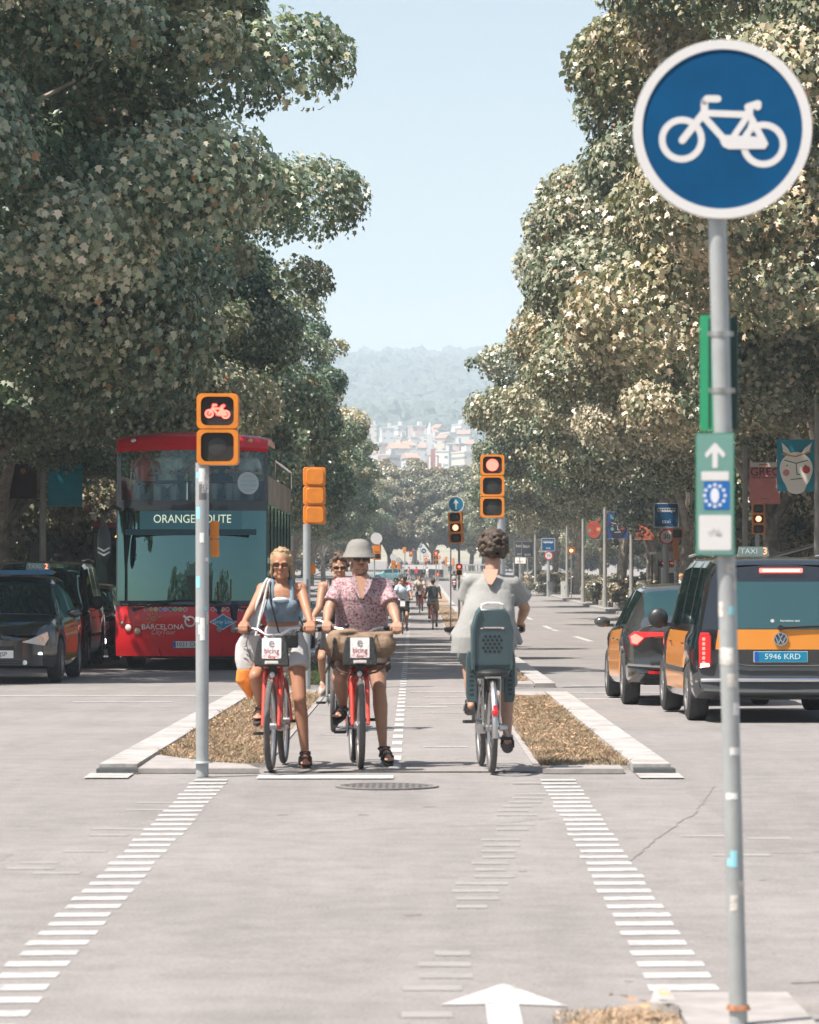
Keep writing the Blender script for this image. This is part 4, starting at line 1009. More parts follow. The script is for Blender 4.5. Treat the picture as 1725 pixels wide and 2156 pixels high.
lamp_post('thin grey lamp post beside the two black culture boards, left one', 8.8, 22.2, 8, .09, True, 1)
lamp_post('grey lamp post right of the far bus and taxi sign', 9.2, 33.4, 7, .1, True, 1)
# round sign seen from behind, in the shade at left
p = at(89, 82.5, .14); t = thing('round_sign', 'dark round sign seen from behind on the shaded post above the near taxi', 'round sign', p); pole_part(t, .03, zof(1162, 82) - p.z, DGREY, y=-.16)
mb = MB(); mb.prism(disc(.3, 32), 0, .02, fr(0, -.2, zof(1162, 82) - p.z)); obj('sign_disc', mb, DGREY, t)
# bus and taxi sign with the 30 sign (near and far)
def bus_taxi(label, X, s, w, h, py, label30, py30, r30):
    Y = F / s; z0 = gz(Y) + .14
    t = thing('bus_taxi_sign', label, 'road sign', (X, Y, z0), 0, 'bus and taxi lane signs'); z = zof(py, s) - z0
    pole_part(t, .11, zof(py, s) - z0 - h / 2 + .05, GALV)
    T = fr(0, -.1, z); mb = MB(); mb.prism(rrect(w, h, .05), -.02, 0, T); b = obj('board', mb, SIGNWHITE, t)
    mb = MB(); mb.prism(rrect(w * .94, h * .94, .04), 0, .003, T); f = obj('blue_field', mb, SIGNBLUE, b); T = T @ Matrix.Translation((0, 0, .004))
    mb = MB(); bw_, bh_ = w * .72, h * .16; mb.prism(rrect(bw_, bh_, .02, cyy=h * .22), 0, .002, T); mb.prism(disc(.03, 12, -bw_ * .3, h * .22 - bh_ * .5), 0, .0025, T); mb.prism(disc(.03, 12, bw_ * .3, h * .22 - bh_ * .5), 0, .0025, T); o = obj('bus_symbol', mb, SIGNWHITE, f)
    mb = MB()
    for k in range(7): mb.prism(rrect(bw_ * .1, bh_ * .42, .006, cx=(k - 3) * bw_ * .135, cyy=h * .22 + bh_ * .14), .002, .004, T)
    obj('bus_windows', mb, SIGNBLUE, o)
    text('taxi', h * .25, SIGNWHITE, f, T @ Matrix.Translation((0, -h * .25, 0)), depth=.004)
    z3 = zof(py30, s) - z0; T = fr(0.02, -.13, z3); mb = MB(); mb.prism(disc(r30, 40), -.015, 0, T); d = obj('speed_limit_disc', mb, SIGNRED, t)
    mb = MB(); mb.prism(disc(r30 * .76, 40), 0, .003, T); w3 = obj('white_field', mb, SIGNWHITE, d)
    text('30', r30 * .86, mat('sign_black', (.02, .02, .02), .5), w3, T @ Matrix.Translation((0, 0, .004)), xs=1.1)
    return t
bus_taxi('blue bus and taxi sign over a round 30 sign, behind the hatchback taxi', 9.05, 57, .92, .9, 1085, '', 1130, .30)
bus_taxi('smaller far blue bus and taxi sign over a 30 sign, beside the litter bin', 8.5, 31.5, .9, .85, 1147, '', 1170, .29)
Y = F / 57.3; t = thing('traffic_signal', 'small orange pedestrian signal on a spotted post right of the near 30 sign', 'traffic signal', (9.38, Y, gz(Y) + .14), 0, 'far traffic signals'); zg = t.location.z
pole_part(t, .085, zof(1135, 57.3) - zg, mat('spotted_post', (.5, .5, .5), .6, var=.5, vscale=9)); signal_head(t, fr(.03, -.13, zof(1113, 57.3) - zg), 1, .42, .37, None, '')
mb = MB(); mb.prism(rrect(.2, .42, .04), -.14, 0, fr(-.02, -.1, zof(1148, 57.3) - zg)); mb.prism(rrect(.2, .34, .04), -.14, 0, fr(0, -.1, zof(1170, 57.3) - zg)); obj('side_signal', mb, ORANGE, t)
# culture boards
for px, w, s, py, lab in ((1094.5, .8, 24.3, 1156, 'black culture board reading bcn, partly hidden, left one'), (1111, .96, 25.3, 1157, 'black culture board reading bcn, front one')):
    Y = F / s; X = (px - 887) / s; z0 = gz(Y) + .14; t = thing('culture_board', lab, 'advert board', (X, Y, z0), 0, 'black culture boards'); z = zof(py, s) - z0; h = 1.25
    pole_part(t, .05, z - .4, GPOLE, n=10)
    T = fr(0, -.06, z); mb = MB(); mb.prism(rrect(w + .06, h + .1, .02), -.04, 0, T); b = obj('frame', mb, STEEL, t); mb = MB(); mb.prism(rrect(w - .02, h, .01), 0, .004, T); f = obj('poster', mb, mat('poster_black', (.02, .024, .03), .5), b)
    T = T @ Matrix.Translation((0, 0, .005)); text('bcn', w * .42, SIGNWHITE, f, T @ Matrix.Translation((-w * .1, h * .22, 0))); text('22/23', w * .24, SIGNWHITE, f, T @ Matrix.Translation((0, -h * .36, 0)))
p = at(1096, 23.5, .14); t = thing('parking_sign', 'low white lettered board under the black culture boards', 'sign', p); pole_part(t, .04, zof(1187, 23.5) - p.z, GPOLE, n=8)
mb = MB(); mb.box((0, -.05, zof(1180, 23.5) - p.z), (.95, .05, .55)); b = obj('board', mb, CREAM, t); text('Estació', .2, SIGNRED, b, fr(0, -.078, zof(1182, 23.5) - p.z))
# litter bin, cabinet
Y = F / 32; t = thing('litter_bin', 'dark litter bin on a short stalk below the far 30 sign', 'litter bin', (8.55, Y, gz(Y) + .14)); mb = MB(); mb.cyl((0, 0, 0), (0, 0, .5), .03, .03, 8); obj('stalk', mb, STEEL, t)
mb = MB(); mb.loft([(0, 0, .35, .2, .17, 3), (0, 0, .92, .24, .2, 3)]); b = obj('bucket', mb, DGREY, t); mb = MB(); mb.ring((0, 0, 0), .25, .2, 0, .03, 20, Matrix.Translation((0, 0, .92)) @ Matrix.Diagonal((1, .83, 1, 1))); obj('rim', mb, BLACK, b)
Y = F / 33; t = thing('service_cabinet', 'pale grey street cabinet with a rounded side beside the hedge', 'cabinet', (9.1, Y, gz(Y) + .14)); mb = MB(); mb.box((0, 0, .55), (.36, .4, 1.05)); obj('body', mb, mat('cabinet_grey', (.5, .52, .5), .5, var=.1), t)
mb = MB(); mb.box((0, 0, 1.1), (.42, .46, .05)); obj('lid', mb, DGREY, t); mb = MB(); mb.box((.05, -.205, .6), (.03, .01, .15)); obj('handle', mb, BLACK, t)
# hedges: clipped shrubs along the right kerb
for i, (Y, w, h, lab) in enumerate([(158, 1.4, 1.1, 'brown green hedge clump right of the red banner post, nearest'), (172, 1.4, 1.15, 'brown green hedge clump between the red and blue banner posts'), (186, 1.3, 1.1, 'brown green hedge clump before the green banner post'), (204, 1.3, 1.1, 'orange tinged hedge clump left of the green banner post'), (262, 2.3, 1.2, 'pale rounded hedge behind the far litter bin'), (290, 2.0, 1.1, 'pale hedge below the black culture boards')]):
    me = crown('foliage', w, 6.5 if Y < 230 else 7, h * .62, 90, 14000, .13, 100 + i, False, LEAFH, .22, .4)
    t = thing('hedge', lab, 'hedge', (9.75 if Y < 230 else 9.2, Y, gz(Y) + .14), 0, 'hedge clumps along the right kerb'); o = bpy.data.objects.new('foliage', me); C.objects.link(o); o.parent = t; o.location = (0.9, 0, h * .55)
for i, (Y, w, h, lab) in enumerate([(76, 1.2, 1.0, 'green shrub in shade on the left pavement behind the black van'), (150, 1.6, 1.2, 'green hedge on the left pavement behind the pole and the woman'), (190, 1.6, 1.2, 'green hedge farther along the left pavement behind the man in the hat')]):
    me = crown('foliage', w, 7, h * .62, 90, 14000, .13, 200 + i, False, LEAF, .22, .4)
    t = thing('hedge', lab, 'hedge', (-10.6, Y, gz(Y) + .14), 0, 'hedges on the left pavement'); o = bpy.data.objects.new('foliage', me); C.objects.link(o); o.parent = t; o.location = (0, 0, h * .55)
# low concrete blocks along the kerb
blk = None
rb = random.Random(5)
for i in range(12):
    Y = 148 + i * 4.2; names = ['nearest', 'second', 'third', 'fourth', 'fifth', 'sixth', 'seventh', 'eighth', 'ninth', 'tenth', 'eleventh', 'farthest']
    lab = '%s low concrete block along the right kerb, counted from the camera' % names[i]
    if blk is None:
        mb = MB(); mb.prism(rrect(.32, .9, .05), 0, .26, None, .03); blk = obj('kerb_block', mb, CONC, None); tag(blk, lab, 'kerb block', 'low blocks along the right kerb'); blk.location = (9.35, Y, gz(Y) + .14)
    else:
        c = blk.copy(); C.objects.link(c); c.location = (9.35 + rb.uniform(-.05, .05), Y, gz(Y) + .14); c.rotation_euler = (0, 0, rb.uniform(-.06, .06)); c['label'] = lab
# bus shelter
Y = 148; t = thing('bus_shelter', 'grey bus shelter with poster panel and red lettering on the right pavement', 'bus shelter', (9.6, Y, gz(Y) + .14))
mb = MB(); mb.box((.55, 0, 2.55), (1.3, 4.2, .09)); mb.box((.55, -2.08, 2.42), (1.3, .06, .22)); rf = obj('roof', mb, mat('shelter_grey', (.4, .4, .38), .5), t)
mb = MB(); mb.box((.5, -2.12, 2.12), (1.05, .05, .22)); b = obj('line_display', mb, BLACK, t); text('47 52 V21 N3', .13, mat('led_red', (.6, .05, .03), .4, emit=(1, .1, .05), estr=.7), b, fr(.5, -2.147, 2.12))
for x, y in ((0, -2.0), (1.1, -2.0), (1.1, 2.0), (0, 2.0)):
    mb = MB(); mb.box((x, y, 1.25), (.07, .07, 2.5)); obj('post', mb, DGREY, t)
mb = MB(); mb.box((.55, -2.0, 1.15), (1.0, .09, 1.7)); pp = obj('poster_case', mb, DGREY, t); mb = MB(); mb.box((.55, -2.05, 1.2), (.92, .01, 1.5)); ps = obj('poster', mb, CREAM, pp)
mb = MB(); mb.ell((.55, -2.056, 1.35), (.3, .004, .4)); mb.ell((.35, -2.056, 1.0), (.2, .005, .3)); mb.ell((.75, -2.056, .95), (.22, .005, .35)); obj('poster_figures', mb, mat('poster_dark', (.06, .06, .07), .6), ps)
mb = MB(); mb.box((1.12, 0, 1.3), (.02, 3.8, 2.0)); obj('back_glass', mb, glassy('shelter_glass', (.1, .13, .13), (.7, .8, .8), .2), t)
for k, (c, w) in enumerate((((.6, .6, .58), .25), ((.5, .05, .05), .3), ((.2, .45, .5), .16))):
    mb = MB(); mb.box((.25 + k * .32, -2.1, 2.66), (w, .04, .11)); obj('route_plate', mb, mat('route_plate_%s' % 'abc'[k], c, .5), t)
mb = MB(); mb.box((.8, 0, .45), (.35, 2.6, .05)); mb.box((.8, -1, .22), (.06, .06, .44)); mb.box((.8, 1, .22), (.06, .06, .44)); obj('bench', mb, DGREY, t)
# café canopy behind the orange van
Y = 104; t = thing('cafe_canopy', 'dark café canopy with pale sloping edges on the right pavement', 'canopy', (9.7, Y, gz(Y) + .14))
mb = MB(); mb.add([(-.9, 0, 1.75), (1.9, 0, 2.5), (3.2, 0, 2.35), (-.9, 3.2, 1.75), (1.9, 3.2, 2.5), (3.2, 3.2, 2.35)], [(0, 1, 4, 3), (1, 2, 5, 4)])
mb.add([(-.9, 0, 1.73), (1.9, 0, 2.48), (3.2, 0, 2.33), (-.9, 3.2, 1.73), (1.9, 3.2, 2.48), (3.2, 3.2, 2.33)], [(0, 1, 4, 3), (1, 2, 5, 4)]); obj('awning', mb, mat('awning_dark', (.03, .05, .055), .8), t)
mb = MB(); mb.tube([(-.95, -.03, 1.76), (1.9, -.03, 2.54), (3.3, -.03, 2.38)], .035, 6); mb.tube([(-.6, -.03, 1.6), (1.7, -.03, 2.2), (2.3, -.03, 2.5)], .03, 6); mb.tube([(-.95, 3.2, 1.76), (1.9, 3.2, 2.54), (3.3, 3.2, 2.38)], .03, 6); obj('edge_rail', mb, WHITE, t)
for x, y, z in ((-.8, .1, 1.7), (2.1, .1, 2.4), (-.8, 3.1, 1.7), (3.0, 3.1, 2.3)):
    mb = MB(); mb.cyl((x, y, 0), (x, y, z), .03, .03, 8); obj('post', mb, WHITE, t)
# balustrade at the avenue end, with steps
Y = 424; t = thing('stone_balustrade', 'pale stone balustrade with a solid pier at the avenue end, right of the crossing', 'balustrade', (0, Y, gz(Y)))
STONE = mat('pale_stone', (.38, .37, .34), .85, var=.12, vscale=2)
mb = MB(); mb.box((2.5, 0, .95), (1.3, .5, 1.9)); obj('pier', mb, STONE, t); mb = MB(); mb.box((8.8, 0, .95), (.8, .5, 1.9)); obj('pier', mb, STONE, t)
mb = MB(); mb.box((5.8, 0, 1.85), (5.2, .45, .14)); mb.box((5.8, 0, .6), (5.2, .45, 1.0)); obj('rail', mb, STONE, t)
for k in range(14):
    mb = MB(); x = 3.4 + k * .36; mb.tube([(x, 0, 1.1), (x, 0, 1.25), (x, 0, 1.45), (x, 0, 1.7), (x, 0, 1.8)], [.06, .11, .07, .06, .1], 8); obj('baluster', mb, STONE, t)
mb = MB()
for k in range(4): mb.box((3.6 + 0, -.5 - .35 * k, .55 - .15 * k), (4.4, .35, .3)); 
obj('steps', mb, STONE, t)
# facades behind the tree rows
FW = [mat('facade_ochre', (.34, .29, .22), .9, var=.1, vscale=.5), mat('facade_grey', (.28, .27, .25), .9, var=.1, vscale=.5), mat('facade_rose', (.33, .25, .21), .9, var=.1, vscale=.5)]
WG = glassy('facade_glass', (.02, .03, .03), (.5, .6, .6), .1)
wn = MB(); wn.box((0, 0, 0), (.12, 1.3, 2.2)); wme = wn.mesh('window'); wme.materials.append(WG)
fn = MB(); fn.box((0, 0, -1.15), (.9, 1.9, .12)); fn.tube([(.42, -.9, -.2), (.42, .9, -.2)], .03, 5)
for q in range(9): fn.box((.42, -.9 + q * .225, -.65), (.03, .03, .9))
bme = fn.mesh('balcony'); bme.materials.append(DGREY)
for side, nm in ((-1, 'left'), (1, 'right')):
    for k in range(5):
        Y0 = 70 + k * 68; hgt = [21, 18.5, 22.5, 19.5, 21.5][k] + side
        t = thing('apartment_building', '%s old apartment building on the %s side behind the trees' % (ORD[k] if k else 'nearest', nm), 'building', (side * 30, Y0, gz(Y0)), 0, 'apartment buildings along the avenue')
        mb = MB(); mb.box((side * 7, 30, hgt / 2 - 1), (14, 61, hgt + 2)); obj('wall', mb, FW[(k + (side > 0)) % 3], t)
        mb = MB(); mb.box((side * 6.8, 30, hgt + .5), (14.6, 62, .7)); mb.box((-side * .1, 30, 4.6), (.5, 61.4, .35)); obj('cornice', mb, STONE, t)
        for f in range(5):
            for j in range(8):
                o = bpy.data.objects.new('window', wme); C.objects.link(o); o.parent = t; o.location = (-side * .02, 3.8 + j * 7.4, 2.2 + f * 3.9)
                if f and f % 2:
                    o = bpy.data.objects.new('balcony', bme); C.objects.link(o); o.parent = t; o.location = (-side * .06, 3.8 + j * 7.4, 2.2 + f * 3.9); o.scale = (-side, 1, 1)
# town on the slope
def town_wall(name, col, win=(.12, .13, .15), fx=.3, fz=.32):
    m = bpy.data.materials.new(name); m.use_nodes = True; t = m.node_tree; b = t.nodes['Principled BSDF']
    tc = t.nodes.new('ShaderNodeTexCoord'); mp = t.nodes.new('ShaderNodeMapping'); mp.inputs['Rotation'].default_value = (R(90), 0, 0); mp.inputs['Scale'].default_value = (1, 1, 1)
    t.links.new(tc.outputs['Object'], mp.inputs[0]); br = t.nodes.new('ShaderNodeTexBrick'); br.offset = 0.0
    br.inputs['Color1'].default_value = (*win, 1); br.inputs['Color2'].default_value = (*[c * 1.6 for c in win], 1); br.inputs['Mortar'].default_value = (*col, 1)
    br.inputs['Scale'].default_value = .3; br.inputs['Mortar Size'].default_value = .34; br.inputs['Brick Width'].default_value = 1.15; br.inputs['Row Height'].default_value = 1.0; br.inputs['Mortar Smooth'].default_value = 0
    t.links.new(mp.outputs[0], br.inputs[0]); t.links.new(br.outputs[0], b.inputs['Base Color']); b.inputs['Roughness'].default_value = .9; return m
TW = [town_wall('town_white', (.55, .54, .52)), town_wall('town_cream', (.5, .44, .36)), town_wall('town_grey', (.42, .42, .42)), town_wall('town_pink', (.46, .33, .29)), town_wall('town_pale', (.5, .49, .48))]
TERR = mat('terracotta_roof', (.36, .2, .14), .9, var=.2, vscale=.2); GREYR = mat('flat_roof', (.45, .43, .4), .9, var=.1)
rb = random.Random(77); cols = ['white', 'cream', 'grey', 'pink', 'pale']
spots = [(768, 935, 26, 40), (785, 912, 28, 28), (815, 915, 42, 24), (800, 950, 30, 30), (838, 958, 56, 26), (858, 950, 36, 22), (845, 930, 24, 14), (870, 935, 22, 26), (878, 905, 36, 12), (893, 925, 26, 18), (912, 930, 34, 16), (935, 935, 30, 22), (952, 920, 40, 14), (960, 948, 38, 24), (978, 930, 34, 30), (940, 962, 44, 20), (975, 965, 36, 22), (890, 955, 24, 22), (820, 968, 40, 16), (865, 972, 34, 14), (905, 915, 18, 10), (925, 907, 24, 10), (990, 948, 24, 24), (755, 955, 24, 26), (840, 905, 30, 12), (968, 900, 22, 10)]
adj = ['wide', 'narrow', 'tall', 'low', 'boxy', 'long']
for i, (px, py, wpx, hpx) in enumerate(spots):
    Y = 1350 + (985 - py) * 6.5; s = F / Y; X = (px - 887) / s; zt = zof(py - hpx * .5, s); w = wpx / s * rb.uniform(.6, .8); base = gz(Y) - 12; h = zt - base; c = i % 5
    t = thing('town_building', '%s %s building %s in the hazy town' % (adj[i % 6], cols[c], ['by the left trees', 'left of the church tower', 'left of the brick gable', 'beside the church tower', 'right of the church tower', 'by the right trees'][min(5, max(0, int((px - 750) / 40)))] + (', higher up' if py < 930 else ', lower down')), 'building', (X, Y, base), rb.uniform(-.35, .35), 'town buildings')
    d = rb.uniform(10, 16); mb = MB(); mb.box((0, 0, h / 2), (w, d, h)); obj('wall', mb, TW[c], t)
    mb = MB()
    if rb.random() < .45: mb.add([(-w / 2 - .4, -d / 2 - .4, h), (w / 2 + .4, -d / 2 - .4, h), (w / 2 + .4, d / 2 + .4, h), (-w / 2 - .4, d / 2 + .4, h), (-w / 2, 0, h + 2.2), (w / 2, 0, h + 2.2)], [(0, 1, 5, 4), (2, 3, 4, 5), (0, 4, 3), (1, 2, 5), (0, 3, 2, 1)]); obj('roof', mb, TERR, t)
    else: mb.box((0, 0, h + .3), (w + .5, d + .5, .6)); mb.box((w * .2, 0, h + 1.6), (w * .25, d * .4, 2.4)); obj('roof', mb, GREYR, t)
Y = 1560; s = F / Y; zt = zof(893, s); b0 = gz(Y) - 5; t = thing('church_tower', 'slim pale church tower with stepped spire standing in the hazy town', 'church tower', ((905 - 887) / s, Y, b0)); h = zt - b0
mb = MB(); mb.box((0, 0, h * .36), (3.4, 3.4, h * .72)); mb.box((0, 0, h * .78), (2.5, 2.5, h * .14)); obj('shaft', mb, TW[4], t)
mb = MB(); mb.cyl((0, 0, h * .85), (0, 0, h * .93), 1.1, .9, 8); mb.cyl((0, 0, h * .93), (0, 0, h * 1.04), .8, .05, 8); obj('spire', mb, WHITE, t)
Y = 1290; s = F / Y; zt = zof(945, s); b0 = gz(Y) - 10; t = thing('brick_gable', 'red brick stepped gable with pale vertical bands above the avenue trees', 'building', ((912 - 887) / s, Y, b0)); h = zt - b0
BRICK = mat('red_brick', (.3, .08, .045), .9, var=.15, vscale=.6)
mb = MB(); w = 26 / s * .9; mb.box((0, 3, h * .4), (w * 2, 10, h * .8)); mb.box((0, 3, h * .85), (w, 9, h * .12)); mb.box((0, 3, h * .95), (w * .4, 8, h * .1)); obj('wall', mb, BRICK, t)
mb = MB()
for x in (-.85, -.3, .3, .85): mb.box((x * w, -2.1, h * (.42 if abs(x) > .5 else .45)), (.7, .3, h * (.78 if abs(x) > .5 else .88)))
obj('pale_bands', mb, WHITE, t)

# what stands behind the camera and shows in the windscreens: the brick arch and the first plane trees of the promenade
t = thing('triumphal_arch', 'tall brown brick arch behind the camera, reflected in the bus windscreen', 'arch', (-3, -75, gz(-75)))
mb = MB(); mb.box((-9.5, 0, 11), (9, 8, 24)); mb.box((9.5, 0, 11), (9, 8, 24))
n_ = 16; arc = [(5.2 * math.cos(PI * k / n_), 13 + 5.2 * math.sin(PI * k / n_)) for k in range(n_ + 1)]
mb.prism([(5.2, 23)] + arc + [(-5.2, 23)], -4, 4, FRONT); obj('brick_mass', mb, mat('arch_brick', (.2, .1, .06), .9, var=.2), t)
mb = MB(); mb.box((0, 0, 24), (30, 9, 2)); mb.box((0, 0, 26), (22, 7, 3)); obj('cornice', mb, STONE, t)
for x in (-13, -6, 6, 13):
    mb = MB(); mb.cyl((x, -4.4, 23), (x, -4.4, 29), 1.0, .9, 10); mb.ell((x, -4.4, 29.4), (1.4, 1.4, 1)); obj('turret', mb, STONE, t)
for i, (x, y, lab) in enumerate(((-17, -22, 'plane tree behind the camera on the left, nearer'), (-16, -45, 'plane tree behind the camera on the left, farther'), (17, -20, 'plane tree behind the camera on the right, nearer'), (16, -44, 'plane tree behind the camera on the right, farther'))):
    plant_tree('D', x, y, lab, 1.1, i * 1.3, 'plane trees behind the camera')
# ------------------------------------------------------------------ vehicles
PAINTB = mat('black_car_paint', (0.012, 0.014, 0.016), 0.12, 0.0, 0.7, coat=1.0)
PAINTY = mat('taxi_orange_paint', (0.66, 0.25, 0.035), 0.3, coat=0.6)
PAINTYB = mat('taxi_bronze_paint', (0.7, 0.36, 0.05), 0.2, coat=1.0)
PAINTR = mat('bus_red_paint', (0.62, 0.016, 0.022), 0.3, spec=0.3, coat=0.35, var=.05, vscale=1)
PAINTD = mat('dark_grey_plastic', (0.045, 0.05, 0.052), 0.5)
PAINTLB = mat('light_blue_paint', (0.35, 0.5, 0.58), 0.2, coat=1.0)
PAINTS = mat('silver_paint', (0.45, 0.46, 0.46), 0.25, 0.6, coat=1.0)
GLASS = glassy('car_glass', (0.006, 0.012, 0.014), (0.34, 0.5, 0.47), 0.13)
GLASSR = glassy('rear_window_glass', (0.01, 0.03, 0.034), (0.3, 0.5, 0.42), 0.5)
GLASSB = glassy('bus_windscreen_glass', (0.006, 0.016, 0.02), (0.27, 0.48, 0.44), 0.40)
HEADL = mat('headlight_glass', (0.6, 0.65, 0.68), 0.08, 0.4, coat=1.0)
HEADON = mat('headlight_on', (0.9, 0.9, 1.0), 0.2, emit=(0.9, 0.93, 1.0), estr=3.0)
TAILR = mat('tail_lamp_red', (0.45, 0.01, 0.015), 0.12, coat=1.0, emit=(0.8, 0.02, 0.02), estr=0.15)
TAILON = mat('brake_light_on', (0.8, 0.1, 0.08), 0.3, emit=(1.0, 0.12, 0.09), estr=1.8)
TAILW = mat('brake_light_core', (0.9, 0.5, 0.45), 0.3, emit=(1.0, 0.45, 0.38), estr=2.0)
PLATEW = mat('plate_white', (0.72, 0.73, 0.73), .4); PLATEB = mat('plate_blue', (0.0, 0.2, 0.34), .4); EUBLUE = mat('plate_band_blue', (0.02, 0.08, 0.4), .4); INK = mat('plate_ink', (0.03, 0.03, 0.035), .5)
RIMM = mat('alloy_rim', (0.5, 0.5, 0.5), .3, .8)
def wheel(parent, x, y, z, r, w, side, rimm=None, name='wheel', dark=False):
    "side: +1 if the visible hub faces +x"
    mb = MB(); M = Matrix.Translation((x, y, z)) @ Matrix.Rotation(R(90), 4, 'Y')
    prof = [(r * .64, -w / 2), (r * .86, -w / 2), (r * .97, -w * .42), (r, -w * .25), (r, w * .25), (r * .97, w * .42), (r * .86, w / 2), (r * .64, w / 2)]
    n = 36; vs = [(a * math.cos(2 * PI * k / n), a * math.sin(2 * PI * k / n), b) for a, b in prof for k in range(n)]
    m = len(prof); fs = [(i * n + k, i * n + (k + 1) % n, ((i + 1) % m) * n + (k + 1) % n, ((i + 1) % m) * n + k) for i in range(m) for k in range(n)]
    mb.add(vs, fs, M); ty = obj(name, mb, RUBBER, parent)
    mb = MB(); s = side * w / 2
    mb.cyl((0, 0, s * .45), (0, 0, s * .5), r * .66, r * .66, 28, M)
    mb.ring((0, 0, 0), r * .66, r * .58, s * .4, s * .96, 28, M)
    for k in range(10 if not dark else 0):
        a = 2 * PI * k / 10; mb.box((r * .33 * math.cos(a), r * .33 * math.sin(a), s * .72), (r * .56, r * .085, abs(s) * .3), M, (0, 0, a))
    mb.cyl((0, 0, s * .5), (0, 0, s * .9), r * .13, r * .11, 14, M)
    obj('rim', mb, rimm or RIMM, ty)
    return ty
class Car:
    """Lofted body. u runs from the rear (0) to the front (L); tables give half width at the belt, belt height,
    roof height, roof half width along u."""
    def __init__(s, L, W, tabs, wheels, wr, zsill=.22, arch=1.16):
        s.L, s.W, s.t, s.wheels, s.wr, s.zsill, s.arch = L, W, tabs, wheels, wr, zsill, arch
    def v(s, k, u): 
        a = s.t[k]; return float(np.interp(u, [p[0] for p in a], [p[1] for p in a]))
    def zb(s, u, base=None):
        z = s.zsill if base is None else base
        for uw in s.wheels:
            d = abs(u - uw); R_ = s.wr * s.arch
            if d < R_: z = max(z, s.wr + math.sqrt(R_ * R_ - d * d) * .98)
        return z
    def half(s, u):
        w, zb_, zr, wr = s.v('w', u), s.v('belt', u), s.v('roof', u), s.v('wr', u); z0 = s.zb(u)
        e0 = s.v('zmin', u) if 'zmin' in s.t else s.zsill; z0 = max(z0, e0)
        zr = max(zr, zb_ + .012)
        P = [(0, z0), (.80 * w, z0), (.955 * w, z0 + .01)]
        for f, k in ((.12, .985), (.35, 1.0), (.62, 1.0), (.85, .985)): P.append((w * k, z0 + f * (zb_ - z0)))
        P.append((.955 * w, zb_))
        gh = zr - zb_
        for f in (.10, .5, .86): P.append((.955 * w + (wr - .955 * w) * (f ** 1.15), zb_ + gh * f))
        P += [(wr * .965, zb_ + gh * .955), (wr * .86, zr - .012 * min(1, gh * 4)), (wr * .55, zr + .004), (0, zr + .01)]
        return P    # 15 points: 0..14
    def build(s, parent, paint, cat, mats, name_body='body', endfn=None, nu=None):
        us = sorted(set(list(np.linspace(0, s.L, int(s.L / .055))) + [s.L * .0 + .0] + s.t.get('cuts', [])))
        rings = []
        for u in us:
            h = s.half(u); full = h + [(-x, z) for x, z in h[-2:0:-1]]; rings.append(full)
        n = len(rings[0]); nh = 14
        off = s.t.get('endoff')
        def pos(x, u, z):
            uu = u
            if off: uu = off(x, u, z)
            return (x, uu, z)
        V_ = [pos(x, u, z) for u, rg in zip(us, rings) for x, z in rg]
        groups = {}
        for i in range(len(us) - 1):
            um = (us[i] + us[i + 1]) / 2
            for j in range(n):
                jj = j if j < nh else (2 * nh - 1 - j)
                c = cat(um, jj)
                if c in ('swin', 'door'): c = (c, j < nh, sum(um > q for q in s.t['split']))
                groups.setdefault(c, []).append((i * n + j, i * n + (j + 1) % n, (i + 1) * n + (j + 1) % n, (i + 1) * n + j))
        out = {}
        # end caps
        for end in (0, 1):
            rg = rings[0] if end == 0 else rings[-1]; u = us[0] if end == 0 else us[-1]
            half = rg[:nh + 1]; zs = [p[1] for p in half[2:]]; xs = [p[0] for p in half[2:]]
            rows = s.t['rows'][end]; cols = s.t['cols'][end]
            zlo, zhi = half[2][1], half[-1][1]
            rr = sorted(set([min(max(z, zlo), zhi - .001) for z in rows] + [zlo, zhi - .001])); cc = cols
            ids = {}
            base = len(V_)
            for a, z in enumerate(rr):
                hw = float(np.interp(z, zs, xs))
                for b, c in enumerate(cc): V_.append(pos(c * hw, u, z))
            nc = len(cc)
            for a in range(len(rr) - 1):
                for b in range(nc - 1):
                    c = endfn(end, abs(cc[b] + cc[b + 1]) / 2, (rr[a] + rr[a + 1]) / 2) if endfn else 'body'
                    groups.setdefault(c, []).append((base + a * nc + b, base + a * nc + b + 1, base + (a + 1) * nc + b + 1, base + (a + 1) * nc + b))
        for c, F_ in groups.items():
            if c is None: continue
            used = sorted({i for f in F_ for i in f}); mp = {v: k for k, v in enumerate(used)}
            key = c; c = c[0] if isinstance(c, tuple) else c
            me = bpy.data.meshes.new(c); me.from_pydata([V_[i] for i in used], [], [tuple(mp[i] for i in f) for f in F_]); me.update()
            bm = bmesh.new(); bm.from_mesh(me); bmesh.ops.remove_doubles(bm, verts=bm.verts, dist=.0008); bmesh.ops.recalc_face_normals(bm, faces=bm.faces); bm.to_mesh(me); bm.free()
            me.shade_smooth()
            try: me.set_sharp_from_angle(angle=R(32))
            except Exception: pass
            m = mats.get(c, paint); nm = {'wscreen': 'windscreen', 'rwin': 'rear_window', 'swin': 'side_window', 'door': 'door', 'band': 'tailgate_panel', 'low': 'bumper'}.get(c, c)
            me.materials.append(m); o = bpy.data.objects.new(nm if c != 'body' else name_body, me); C.objects.link(o); o.parent = parent; out[key] = o; out[c] = o
        # closed dark underside and arch liners
        mb = MB(); mb.box((0, s.L / 2, s.zsill + .12), (s.W * 1.5, s.L * .93, .16))
        for uw in s.wheels: mb.box((0, uw, s.wr + .16), (s.W * 1.36, s.wr * 2.1, s.wr * 1.2))
        out['under'] = obj('underbody', mb, BLACK, parent); out['under'].location = (0, 0, 0)
        return out
